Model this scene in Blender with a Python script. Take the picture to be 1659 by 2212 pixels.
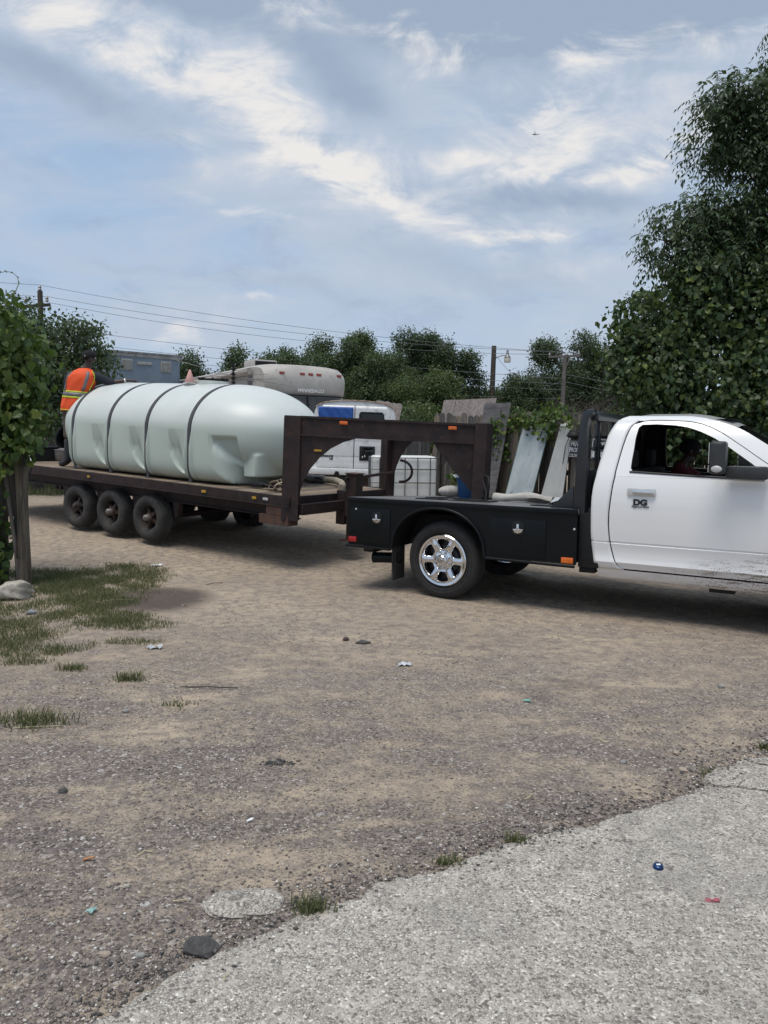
import bpy, bmesh, math, random
import numpy as np
from mathutils import Vector, Matrix, Euler
R = math.radians
PI = math.pi
random.seed(7)
rng = np.random.default_rng(7)
scene = bpy.context.scene
for o in list(bpy.data.objects):
    bpy.data.objects.remove(o)
col = scene.collection

# ------------------------------------------------------------------ camera
cam_d = bpy.data.cameras.new('camera')
cam = bpy.data.objects.new('camera', cam_d)
col.objects.link(cam)
PITCH, ROLL, CAM_H = math.atan(158 / 1662), 0.012, 1.70
fw = Vector((0, math.cos(PITCH), -math.sin(PITCH)))
rt = Vector((1, 0, 0))
up = rt.cross(fw)
rt2 = rt * math.cos(ROLL) + up * math.sin(ROLL)
up2 = up * math.cos(ROLL) - rt * math.sin(ROLL)
mcam = Matrix.Identity(4)
for i in range(3):
    mcam[i][0], mcam[i][1], mcam[i][2] = rt2[i], up2[i], -fw[i]
mcam[2][3] = CAM_H
cam.matrix_world = mcam
cam_d.sensor_fit = 'VERTICAL'
cam_d.sensor_height = 24
cam_d.lens = 1662 / 2212 * 24
cam_d.clip_start = 0.05
cam_d.clip_end = 3000
scene.camera = cam

# ------------------------------------------------------------------ light and exposure
SUN_EL, SUN_AZ = 72, 215          # azimuth clockwise from +Y
SUN_STRENGTH, SUN_ANGLE = 1.7, 30
SKY_STRENGTH, EXPOSURE = 0.10, 0.50
scene.view_settings.view_transform = 'Standard'
scene.view_settings.look = 'None'
scene.view_settings.exposure = EXPOSURE
scene.view_settings.gamma = 1
scene.view_settings.use_curve_mapping = False
sd = bpy.data.lights.new('sun', 'SUN')
sd.energy = SUN_STRENGTH
sd.angle = R(SUN_ANGLE)
sd.color = (1, 0.94, 0.85)
sun = bpy.data.objects.new('sun', sd)
col.objects.link(sun)
sdir = Vector((math.sin(R(SUN_AZ)) * math.cos(R(SUN_EL)), math.cos(R(SUN_AZ)) * math.cos(R(SUN_EL)), math.sin(R(SUN_EL))))
sun.rotation_euler = sdir.to_track_quat('Z', 'Y').to_euler()
sun.location = sdir * 50

# ------------------------------------------------------------------ node helper
class NT:
    def __init__(s, tree):
        s.t = tree; s.n = tree.nodes; s.l = tree.links
    def new(s, kind, **kw):
        n = s.n.new(kind)
        for k, v in kw.items():
            setattr(n, k, v)
        return n
    def put(s, sock, v):
        if isinstance(v, bpy.types.NodeSocket):
            s.l.new(v, sock)
        elif v is not None:
            sock.default_value = v
    def m(s, op, a, b=None, c=None, clamp=False):
        n = s.new('ShaderNodeMath', operation=op, use_clamp=clamp)
        s.put(n.inputs[0], a)
        if b is not None: s.put(n.inputs[1], b)
        if c is not None: s.put(n.inputs[2], c)
        return n.outputs[0]
    def noise(s, vec, scale, detail=3, rough=0.55, dist=0, dims='3D'):
        n = s.new('ShaderNodeTexNoise', noise_dimensions=dims)
        s.put(n.inputs['Vector'], vec)
        n.inputs['Scale'].default_value = scale
        n.inputs['Detail'].default_value = detail
        n.inputs['Roughness'].default_value = rough
        n.inputs['Distortion'].default_value = dist
        return n.outputs['Fac']
    def ss(s, v, lo, hi):
        n = s.new('ShaderNodeMapRange', interpolation_type='SMOOTHSTEP')
        s.put(n.inputs['Value'], v)
        n.inputs['From Min'].default_value = lo
        n.inputs['From Max'].default_value = hi
        return n.outputs[0]
    def mix(s, f, a, b, blend='MIX'):
        n = s.new('ShaderNodeMix', data_type='RGBA', blend_type=blend)
        s.put(n.inputs[0], f)
        s.put(n.inputs[6], (*a, 1) if isinstance(a, tuple) and len(a) == 3 else a)
        s.put(n.inputs[7], (*b, 1) if isinstance(b, tuple) and len(b) == 3 else b)
        return n.outputs[2]
    def map(s, vec, scale=(1, 1, 1), rot=(0, 0, 0), loc=(0, 0, 0)):
        n = s.new('ShaderNodeMapping')
        s.put(n.inputs['Vector'], vec)
        n.inputs['Scale'].default_value = scale
        n.inputs['Rotation'].default_value = rot
        n.inputs['Location'].default_value = loc
        return n.outputs[0]
    def ramp(s, f, stops):
        n = s.new('ShaderNodeValToRGB')
        cr = n.color_ramp
        while len(cr.elements) < len(stops): cr.elements.new(0.5)
        for e, (p, c) in zip(cr.elements, stops):
            e.position = p
            e.color = (*c, 1) if len(c) == 3 else c
        s.put(n.inputs[0], f)
        return n.outputs[0]

# ------------------------------------------------------------------ sky (world)
world = bpy.data.worlds.new('World')
scene.world = world
world.use_nodes = True
w = NT(world.node_tree)
w.n.clear()
sky = w.new('ShaderNodeTexSky', sky_type='NISHITA')
sky.sun_disc = False
sky.sun_elevation = R(SUN_EL)
sky.sun_rotation = R(SUN_AZ)
sky.air_density, sky.dust_density, sky.ozone_density = 1.0, 1.2, 1.5
tc = w.new('ShaderNodeTexCoord')
sep = w.new('ShaderNodeSeparateXYZ')
w.l.new(tc.outputs['Generated'], sep.inputs[0])
dx, dy, dz = sep.outputs
# a flat cloud deck seen in perspective: direction divided by its height
zc = w.m('ADD', w.m('MAXIMUM', dz, 0.0), 0.16)
cv = w.new('ShaderNodeCombineXYZ')
w.put(cv.inputs[0], w.m('DIVIDE', dx, zc)); w.put(cv.inputs[1], w.m('DIVIDE', dy, zc))
deck = cv.outputs[0]
n_big = w.noise(w.map(deck, (0.9, 1.5, 1), (0, 0, R(24))), 1.15, 5, 0.56, 0.5)
n_mid = w.noise(w.map(deck, (1.0, 1.9, 1), (0, 0, R(24)), (3.1, 1.7, 0)), 2.3, 6, 0.6, 0.35)
n_fine = w.noise(w.map(deck, (1, 1.5, 1), (0, 0, R(24)), (7.7, 0, 0)), 6.5, 4, 0.6, 0.2)
# the banks and streaks of cloud that stand over the yard, by their bearing (x/y) and height (z/y)
yy = w.m('MAXIMUM', dy, 0.05)
jn = w.noise(tc.outputs['Generated'], 5.0, 4, 0.58)
jn2 = w.noise(w.map(tc.outputs['Generated'], loc=(5, 3, 1)), 5.0, 4, 0.58)
gx = w.m('ADD', w.m('DIVIDE', dx, yy), w.m('MULTIPLY', w.m('SUBTRACT', jn, 0.5), 0.17))
gz = w.m('ADD', w.m('DIVIDE', dz, yy), w.m('MULTIPLY', w.m('SUBTRACT', jn2, 0.5), 0.13))
front = w.ss(dy, 0.05, 0.3)
def bank(pts):
    tot = None
    for (px, py, ln, wd, ang, amp) in pts:
        cx = (px - 829.5) / 1662
        cz = (948 - py) / 1662
        cx, cz = cx / (1 - cz * 0.095), cz * 1.01
        ca, sa = math.cos(R(ang)), math.sin(R(ang))
        ux = w.m('SUBTRACT', gx, cx); uz = w.m('SUBTRACT', gz, cz)
        u = w.m('DIVIDE', w.m('ADD', w.m('MULTIPLY', ux, ca), w.m('MULTIPLY', uz, -sa)), ln / 1662)
        v = w.m('DIVIDE', w.m('ADD', w.m('MULTIPLY', ux, sa), w.m('MULTIPLY', uz, ca)), wd / 1662)
        r2 = w.m('ADD', w.m('MULTIPLY', u, u), w.m('MULTIPLY', v, v))
        g = w.m('MULTIPLY', w.m('EXPONENT', w.m('MULTIPLY', r2, -1.0)), amp)
        tot = g if tot is None else w.m('ADD', tot, g)
    return w.m('MULTIPLY', tot, front)
WH = [(560, 270, 170, 60, 28, .75), (700, 370, 190, 34, 20, .95), (800, 450, 150, 26, 27, .85), (1020, 515, 120, 26, 14, .8),
              (400, 365, 60, 26, 25, .7), (560, 482, 130, 14, 14, .7), (1000, 385, 170, 24, 10, .75), (1230, 410, 150, 30, -4, .85),
              (1180, 320, 110, 60, -10, .8), (1220, 190, 130, 60, -28, .6), (1380, 370, 130, 34, -20, .75), (950, 150, 130, 60, 15, .6),
              (560, 50, 170, 70, 22, .7), (130, 70, 170, 70, 25, .6), (1560, 130, 150, 60, -12, .6), (330, 180, 190, 70, 30, .45),
              (550, 650, 32, 14, 4, 1.0), (375, 735, 30, 26, -35, .85), (1160, 545, 60, 14, 10, .65), (110, 390, 70, 12, 12, .55), (30, 265, 70, 22, 22, .5), (1200, 490, 60, 20, 6, .5)]
white = bank(WH)
soft = bank([(450, 250, 340, 95, 26, .75), (800, 400, 330, 85, 20, .75), (1180, 280, 230, 150, -12, .75), (1300, 400, 260, 60, -6, .6), (200, 80, 300, 100, 22, .6), (620, 60, 260, 90, 12, .55), (1450, 170, 260, 90, -15, .55), (1000, 140, 180, 80, 10, .5), (1050, 520, 220, 50, 12, .6), (430, 720, 160, 60, -10, .45), (1080, 620, 300, 50, 4, .35)])
grey = bank([(900, 50, 460, 120, 8, 1.3), (330, 20, 300, 60, 20, .7), (150, 230, 300, 60, 26, .75), (1350, 60, 340, 90, -8, 1.2), (640, 190, 200, 50, 22, .4),
             (1150, 460, 320, 40, 6, .7), (780, 250, 130, 60, 20, .4), (700, 640, 260, 26, 6, .4), (1000, 590, 300, 50, 10, .45), (300, 620, 180, 16, 8, .35)])
blue_hole = bank([(180, 400, 330, 80, 12, .9), (330, 520, 320, 70, 10, .75), (1370, 290, 70, 70, -35, .8), (760, 300, 60, 34, 10, .45), (120, 590, 200, 60, 5, .3)])
sv = w.new('ShaderNodeCombineXYZ')
w.put(sv.inputs[0], w.m('DIVIDE', dx, yy)); w.put(sv.inputs[1], w.m('DIVIDE', dz, yy))
n_str = w.noise(w.map(sv.outputs[0], (3.6, 12.5, 1), (0, 0, R(21)), (1.3, .4, 0)), 1.0, 5, 0.58, 0.7)
n_str = w.m('ADD', w.m('MULTIPLY', n_str, front), w.m('MULTIPLY', n_mid, w.m('SUBTRACT', 1.0, front)))
n_soft = w.noise(w.map(sv.outputs[0], (9, 17, 1), (0, 0, R(17)), (2, 5, 0)), 1.0, 7, 0.64, 0.6)
n_soft = w.m('ADD', w.m('MULTIPLY', n_soft, front), w.m('MULTIPLY', n_fine, w.m('SUBTRACT', 1.0, front)))
cover = w.m('ADD', w.m('SUBTRACT', n_big, w.m('MULTIPLY', blue_hole, 0.16)), w.m('MULTIPLY', w.m('ADD', soft, grey), 0.20))
cover = w.ss(w.m('ADD', cover, w.m('MULTIPLY', w.m('SUBTRACT', n_str, 0.5), 0.75)), 0.20, 0.66)
puff = w.m('ADD', w.m('ADD', w.m('MULTIPLY', n_mid, 0.12), w.m('MULTIPLY', n_str, 0.36)), w.m('MULTIPLY', n_soft, 0.52))
bright = w.m('ADD', w.m('MULTIPLY', soft, w.m('MULTIPLY', w.m('SUBTRACT', puff, 0.32), 2.6)), w.m('MULTIPLY', white, w.m('MULTIPLY', w.m('SUBTRACT', puff, 0.40), 7.5)))
bright = w.m('ADD', bright, w.m('MULTIPLY', w.m('SUBTRACT', puff, 0.48), 2.2))
bright = w.ss(w.m('SUBTRACT', bright, w.m('MULTIPLY', grey, 0.42)), 0.05, 1.60)
gmask = w.m('MULTIPLY', w.ss(w.m('MULTIPLY', grey, w.m('ADD', 0.45, w.m('MULTIPLY', n_str, 1.3))), 0.15, 0.95), w.m('SUBTRACT', 1.0, bright))
gmask = w.m('ADD', gmask, w.m('MULTIPLY', w.ss(puff, 0.50, 0.34), 0.45), clamp=True)
low = w.ss(dz, 0.34, 0.0)
CLOUD_MID, CLOUD_DARK, CLOUD_LIT = (3.5, 4.05, 4.9), (2.25, 2.85, 3.8), (5.95, 5.82, 5.7)
blue = w.mix(0.78, sky.outputs[0], (2.85, 3.85, 5.2))
blue = w.mix(w.m('MULTIPLY', low, 0.55), blue, (3.45, 4.3, 5.4))
skyc = w.mix(w.m('MULTIPLY', cover, 0.92), blue, CLOUD_MID)
skyc = w.mix(w.m('MULTIPLY', gmask, 0.85), skyc, CLOUD_DARK)
skyc = w.mix(w.m('MULTIPLY', bright, w.ss(dz, -0.02, 0.06)), skyc, CLOUD_LIT)
bg = w.new('ShaderNodeBackground')
w.l.new(skyc, bg.inputs[0])
bg.inputs[1].default_value = SKY_STRENGTH
wo = w.new('ShaderNodeOutputWorld')
w.l.new(bg.outputs[0], wo.inputs[0])

# ------------------------------------------------------------------ materials
MATS = {}
def mat(name, c1, c2=None, scale=6, rough=0.6, metal=0, bump=0, bscale=60, coat=0, spec=0.5, stretch=(1, 1, 1), c3=None, emis=None, alpha=1, rvar=0.0, lo=0.35, hi=0.65):
    if name in MATS: return MATS[name]
    m = bpy.data.materials.new(name)
    m.use_nodes = True
    t = NT(m.node_tree)
    p = t.n['Principled BSDF']
    p.inputs['Roughness'].default_value = rough
    p.inputs['Metallic'].default_value = metal
    p.inputs['Specular IOR Level'].default_value = spec
    p.inputs['Coat Weight'].default_value = coat
    p.inputs['Coat Roughness'].default_value = 0.06
    tcx = t.new('ShaderNodeTexCoord')
    vec = t.map(tcx.outputs['Object'], stretch)
    if c2 is None:
        c2 = tuple(min(1, x * 0.8) for x in c1)
    f = t.noise(vec, scale, 5, 0.62)
    c = t.mix(t.ss(f, lo, hi), c1, c2)
    if c3:
        f3 = t.noise(t.map(vec, loc=(4.4, 2.2, 9)), scale * 2.7, 5, 0.65)
        c = t.mix(t.ss(f3, 0.56, 0.70), c, c3)
    t.l.new(c, p.inputs['Base Color'])
    if rvar:
        t.l.new(t.m('ADD', rough - rvar / 2, t.m('MULTIPLY', f, rvar)), p.inputs['Roughness'])
    if bump:
        b = t.new('ShaderNodeBump')
        b.inputs['Strength'].default_value = min(1, bump)
        b.inputs['Distance'].default_value = 0.01
        t.l.new(t.noise(vec, bscale, 4, 0.6), b.inputs['Height'])
        t.l.new(b.outputs[0], p.inputs['Normal'])
    MATS[name] = m
    return m

def leafmat(name, a, b, c=None, trans=0.30, rough=0.45):
    m = bpy.data.materials.new(name)
    m.use_nodes = True
    t = NT(m.node_tree)
    p = t.n['Principled BSDF']
    g = t.new('ShaderNodeNewGeometry')
    rnd = g.outputs['Random Per Island']
    stops = [(0.0, a), (0.75, b)] + ([(1.0, c)] if c else [])
    colr = t.ramp(rnd, stops)
    t.l.new(colr, p.inputs['Base Color'])
    p.inputs['Roughness'].default_value = rough
    p.inputs['Specular IOR Level'].default_value = 0.35
    tr = t.new('ShaderNodeBsdfTranslucent')
    t.l.new(t.mix(0.5, colr, (0.16, 0.24, 0.03)), tr.inputs[0])
    mx = t.new('ShaderNodeMixShader')
    mx.inputs[0].default_value = trans
    t.l.new(p.outputs[0], mx.inputs[1]); t.l.new(tr.outputs[0], mx.inputs[2])
    t.l.new(mx.outputs[0], t.n['Material Output'].inputs[0])
    MATS[name] = m
    return m

def glassmat(name, tint=(0.5, 0.55, 0.55), opac=0.25, rough=0.03):
    m = bpy.data.materials.new(name)
    m.use_nodes = True
    t = NT(m.node_tree)
    p = t.n['Principled BSDF']
    p.inputs['Base Color'].default_value = (*[x * 0.1 for x in tint], 1)
    p.inputs['Roughness'].default_value = rough
    tr = t.new('ShaderNodeBsdfTransparent')
    tr.inputs[0].default_value = (*tint, 1)
    mx = t.new('ShaderNodeMixShader')
    mx.inputs[0].default_value = opac
    t.l.new(tr.outputs[0], mx.inputs[1]); t.l.new(p.outputs[0], mx.inputs[2])
    t.l.new(mx.outputs[0], t.n['Material Output'].inputs[0])
    MATS[name] = m
    return m

# ------------------------------------------------------------------ mesh builder
class MB:
    def __init__(s):
        s.v = []; s.f = []; s.mi = []; s.cur = 0
    def add(s, vs, fs):
        o = len(s.v)
        s.v.extend(tuple(float(q) for q in v) for v in vs)
        for f in fs:
            s.f.append(tuple(o + i for i in f)); s.mi.append(s.cur)
        return s
    def box(s, c, d, rz=0, M=None):
        hx, hy, hz = d[0] / 2, d[1] / 2, d[2] / 2
        vs = [Vector((x, y, z)) for x in (-hx, hx) for y in (-hy, hy) for z in (-hz, hz)]
        m = M if M else Matrix.Rotation(rz, 4, 'Z')
        vs = [m @ v + Vector(c) for v in vs]
        return s.add(vs, [(0, 1, 3, 2), (4, 6, 7, 5), (0, 4, 5, 1), (2, 3, 7, 6), (0, 2, 6, 4), (1, 5, 7, 3)])
    def b2(s, a, b):
        return s.box([(a[i] + b[i]) / 2 for i in range(3)], [abs(b[i] - a[i]) for i in range(3)])
    def bar(s, p, q, wd, ht, upv=(0, 0, 1)):
        p, q = Vector(p), Vector(q)
        d = (q - p).normalized()
        sd = d.cross(Vector(upv))
        if sd.length < 1e-4: sd = d.cross(Vector((0, 1, 0)))
        sd.normalize(); u = sd.cross(d)
        vs = [e + sd * a * wd / 2 + u * b * ht / 2 for e in (p, q) for a, b in ((-1, -1), (1, -1), (1, 1), (-1, 1))]
        return s.add(vs, [(0, 3, 2, 1), (4, 5, 6, 7), (0, 1, 5, 4), (1, 2, 6, 5), (2, 3, 7, 6), (3, 0, 4, 7)])
    def tube(s, pts, r, n=8, cap=True):
        pts = [Vector(p) for p in pts]
        rs = r if isinstance(r, (list, tuple)) else [r] * len(pts)
        o = len(s.v); prev = None; vs = []
        for i, p in enumerate(pts):
            d = (pts[min(i + 1, len(pts) - 1)] - pts[max(i - 1, 0)])
            d = d.normalized() if d.length > 1e-9 else Vector((0, 0, 1))
            if prev is None:
                a = Vector((0, 0, 1)) if abs(d.z) < 0.9 else Vector((1, 0, 0))
                prev = (a - d * a.dot(d)).normalized()
            else:
                prev = (prev - d * prev.dot(d))
                prev = prev.normalized() if prev.length > 1e-6 else Vector((1, 0, 0))
            b = d.cross(prev)
            for k in range(n):
                t = 2 * PI * k / n
                vs.append(p + (prev * math.cos(t) + b * math.sin(t)) * rs[i])
        fs = []
        for i in range(len(pts) - 1):
            for k in range(n):
                k2 = (k + 1) % n
                fs.append((i * n + k, i * n + k2, (i + 1) * n + k2, (i + 1) * n + k))
        if cap:
            fs.append(tuple(range(n - 1, -1, -1)))
            fs.append(tuple((len(pts) - 1) * n + k for k in range(n)))
        return s.add(vs, fs)
    def lathe(s, prof, n=24, M=None, closed=False, a0=0, a1=2 * PI):
        m = M or Matrix.Identity(4)
        full = abs(a1 - a0 - 2 * PI) < 1e-6
        cnt = n if full else n + 1
        vs = []
        for (r, h) in prof:
            for k in range(cnt):
                t = a0 + (a1 - a0) * k / n
                vs.append(m @ Vector((r * math.cos(t), r * math.sin(t), h)))
        fs = []
        L = len(prof)
        for i in range(L if closed else L - 1):
            i2 = (i + 1) % L
            for k in range(n):
                k2 = (k + 1) % cnt
                fs.append((i * cnt + k, i * cnt + k2, i2 * cnt + k2, i2 * cnt + k))
        return s.add(vs, fs)
    def prism(s, poly, fn, w0, w1):
        n = len(poly)
        vs = [fn(u, v, w0) for u, v in poly] + [fn(u, v, w1) for u, v in poly]
        fs = [tuple(range(n)), tuple(range(2 * n - 1, n - 1, -1))]
        fs += [(i, i + n, (i + 1) % n + n, (i + 1) % n) for i in range(n)]
        return s.add(vs, fs)
    def grid(s, rows, wrap=False):
        n = len(rows[0])
        vs = [p for r in rows for p in r]
        fs = []
        for i in range(len(rows) - 1):
            for k in range(n if wrap else n - 1):
                k2 = (k + 1) % n
                fs.append((i * n + k, i * n + k2, (i + 1) * n + k2, (i + 1) * n + k))
        return s.add(vs, fs)
    def ball(s, c, r, n=12, m=8, rot=None):
        rx, ry, rz = r if isinstance(r, (tuple, list)) else (r, r, r)
        rows = []
        for i in range(m + 1):
            ph = -PI / 2 + PI * i / m
            row = []
            for k in range(n):
                t = 2 * PI * k / n
                v = Vector((rx * math.cos(ph) * math.cos(t), ry * math.cos(ph) * math.sin(t), rz * math.sin(ph)))
                if rot: v = rot @ v
                row.append(v + Vector(c))
            rows.append(row)
        return s.grid(rows, True)
    def build(s, name, m, parent=None, smooth=None, bevel=0, fix=True, seg=2):
        me = bpy.data.meshes.new(name)
        me.from_pydata(s.v, [], s.f)
        ms = m if isinstance(m, (list, tuple)) else [m]
        for q in ms: me.materials.append(q)
        if len(ms) > 1:
            me.polygons.foreach_set('material_index', s.mi)
        if fix or bevel:
            bm = bmesh.new(); bm.from_mesh(me)
            bmesh.ops.remove_doubles(bm, verts=bm.verts, dist=1e-5)
            bmesh.ops.recalc_face_normals(bm, faces=bm.faces)
            if bevel:
                es = [e for e in bm.edges if len(e.link_faces) == 2 and e.calc_face_angle(0) > 0.6]
                bmesh.ops.bevel(bm, geom=es, offset=bevel, segments=seg, affect='EDGES', profile=0.6, clamp_overlap=True)
            bm.to_mesh(me); bm.free()
        if smooth is not None:
            me.polygons.foreach_set('use_smooth', [True] * len(me.polygons))
            if smooth < 180: me.set_sharp_from_angle(angle=R(smooth))
        o = bpy.data.objects.new(name, me)
        col.objects.link(o)
        if parent: o.parent = parent
        return o

def tag(o, label, cat, group=None, kind=None):
    if label: o['label'] = label
    if cat: o['category'] = cat
    if group: o['group'] = group
    if kind: o['kind'] = kind
    return o
def thing(name, label, cat, loc=(0, 0, 0), rot=(0, 0, 0), group=None):
    o = bpy.data.objects.new(name, None)
    o.empty_display_size = 0.1
    col.objects.link(o)
    o.location = loc; o.rotation_euler = rot
    return tag(o, label, cat, group)
def copy_tree(o, parent=None):
    c = o.copy(); col.objects.link(c)
    if parent: c.parent = parent
    for ch in list(o.children): copy_tree(ch, c)
    return c
def raw(name, verts, faces, mats, parent=None, smooth=False, mi=None):
    me = bpy.data.meshes.new(name)
    verts = np.asarray(verts, dtype=np.float32); faces = np.asarray(faces, dtype=np.int32)
    k = faces.shape[1]
    me.vertices.add(len(verts)); me.vertices.foreach_set('co', verts.ravel())
    me.loops.add(faces.size); me.loops.foreach_set('vertex_index', faces.ravel())
    me.polygons.add(len(faces))
    me.polygons.foreach_set('loop_start', np.arange(0, faces.size, k, dtype=np.int32))
    for q in (mats if isinstance(mats, (list, tuple)) else [mats]): me.materials.append(q)
    if mi is not None: me.polygons.foreach_set('material_index', np.asarray(mi, dtype=np.int32))
    me.update(calc_edges=True)
    if smooth: me.polygons.foreach_set('use_smooth', np.ones(len(faces), dtype=bool))
    o = bpy.data.objects.new(name, me)
    col.objects.link(o)
    if parent: o.parent = parent
    return o
def text(name, body, size, m, parent, M, extrude=0.001, offset=0.0, shear=0.0, sx=1.0, align='CENTER', spacing=1.0):
    cu = bpy.data.curves.new(name, 'FONT')
    cu.body = body; cu.size = size; cu.extrude = extrude; cu.offset = offset; cu.shear = shear
    cu.align_x = align; cu.align_y = 'CENTER'; cu.space_character = spacing
    tmp = bpy.data.objects.new(name, cu); col.objects.link(tmp)
    me = bpy.data.meshes.new_from_object(tmp.evaluated_get(bpy.context.evaluated_depsgraph_get()))
    bpy.data.objects.remove(tmp)
    me.transform(M @ Matrix.Diagonal((sx, 1, 1, 1)))
    me.name = name
    me.materials.clear(); me.materials.append(m)
    o = bpy.data.objects.new(name, me); col.objects.link(o)
    o.parent = parent
    return o
def facing(loc, right, upv=(0, 0, 1)):
    """frame for flat lettering: x along right, y along up"""
    r_ = Vector(right).normalized(); u_ = Vector(upv); u_ = (u_ - r_ * u_.dot(r_)).normalized(); n_ = r_.cross(u_)
    m = Matrix.Identity(4)
    for i in range(3):
        m[i][0], m[i][1], m[i][2], m[i][3] = r_[i], u_[i], n_[i], loc[i]
    return m
def skin(name, verts, edges, radii, m, parent=None, sub=2, root=0):
    me = bpy.data.meshes.new(name)
    me.from_pydata([tuple(v) for v in verts], edges, [])
    o = bpy.data.objects.new(name, me); col.objects.link(o)
    sk = o.modifiers.new('skin', 'SKIN'); sk.use_smooth_shade = True
    sk.branch_smoothing = 0.6
    for i, r_ in enumerate(radii):
        d = me.skin_vertices[0].data[i]
        d.radius = (r_, r_) if not isinstance(r_, tuple) else r_
        d.use_root = (i == root)
    sb = o.modifiers.new('sub', 'SUBSURF'); sb.levels = sub; sb.render_levels = sub
    dg = bpy.context.evaluated_depsgraph_get(); dg.update()
    m2 = bpy.data.meshes.new_from_object(o.evaluated_get(dg))
    bpy.data.objects.remove(o)
    m2.name = name
    m2.materials.clear(); m2.materials.append(m)
    m2.polygons.foreach_set('use_smooth', [True] * len(m2.polygons))
    ob = bpy.data.objects.new(name, m2); col.objects.link(ob)
    if parent: ob.parent = parent
    return ob
def interp(x, tab):
    return float(np.interp(x, [a for a, b in tab], [b for a, b in tab]))

# shared paints
rust = mat('rusty_steel', (0.040, 0.026, 0.024), (0.023, 0.0165, 0.0175), 5, 0.62, 0, 0.25, 90, spec=0.3, c3=(0.066, 0.034, 0.024))
rust_hot = mat('orange_rust', (0.10, 0.05, 0.032), (0.06, 0.034, 0.028), 7, 0.75, 0, 0.4, 80)
black_gloss = mat('black_paint', (0.0042, 0.0056, 0.0070), (0.006, 0.0075, 0.009), 4, 0.34, 0, 0, spec=0.22)
black_matte = mat('black_plastic', (0.008, 0.009, 0.010), (0.013, 0.013, 0.014), 9, 0.6, 0, 0.05, spec=0.3)
rubber = mat('tyre_rubber', (0.022, 0.022, 0.023), (0.034, 0.032, 0.030), 9, 0.85, 0, 0.2, 120)
rubber_old = mat('weathered_rubber', (0.030, 0.031, 0.034), (0.055, 0.052, 0.048), 7, 0.9, 0, 0.45, 90)
chrome = mat('chrome', (0.78, 0.79, 0.80), (0.70, 0.71, 0.73), 5, 0.10, 1)
alloy = mat('bright_alloy', (0.60, 0.60, 0.61), (0.5, 0.5, 0.51), 5, 0.2, 1)
steel = mat('dull_steel', (0.32, 0.32, 0.33), (0.2, 0.19, 0.18), 9, 0.5, 0.8, 0.1)
amber = mat('amber_lens', (0.75, 0.16, 0.015), (0.6, 0.11, 0.01), 9, 0.25, coat=0.5)
yellow_lens = mat('yellow_lens', (0.50, 0.30, 0.03), (0.36, 0.2, 0.03), 9, 0.4)
red_lens = mat('red_lens', (0.42, 0.015, 0.02), (0.30, 0.01, 0.015), 9, 0.22, coat=0.4)
white_lens = mat('clear_lens', (0.6, 0.6, 0.6), (0.45, 0.45, 0.45), 9, 0.2)
white_print = mat('white_print', (0.8, 0.8, 0.8), (0.72, 0.72, 0.72), 9, 0.6)
black_print = mat('black_print', (0.012, 0.012, 0.013), (0.02, 0.02, 0.02), 9, 0.5)

# ------------------------------------------------------------------ ground and road
def gz_(x, y):
    """height of the dirt lot"""
    x = np.asarray(x, dtype=float); y = np.asarray(y, dtype=float)
    t = np.clip(y - 9.4, 0, None)
    rise = 0.075 * np.where(t < 4.6, t * t / (t + 0.5), 4.6 * 4.6 / 5.1 + 0.012 / 0.075 * (t - 4.6))
    rut = 0.010 * np.sin(1.3 * x + 0.7 * y) + 0.007 * np.sin(3.1 * x - 2.2 * y + 1.0) + 0.004 * np.sin(7.3 * x + 5.9 * y)
    rut = rut * np.exp(-np.clip(np.hypot(x, y - 7) - 12, 0, None) / 6)
    return -0.04 + rise + rut
def g1(x, y): return float(gz_(x, y))
EDGE = [(-60, -44), (-20, -12.6), (-6, -1.7), (-2.2, 1.12), (-0.83, 2.12), (-0.62, 2.40), (-0.33, 2.62), (-0.09, 2.76), (0.24, 2.95), (0.62, 3.18), (0.99, 3.37), (1.38, 3.56), (1.62, 3.70), (1.80, 3.98), (2.15, 4.12), (2.9, 4.75), (4.2, 5.75), (6.5, 7.6), (12, 11.5), (30, 25), (80, 62)]

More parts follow.
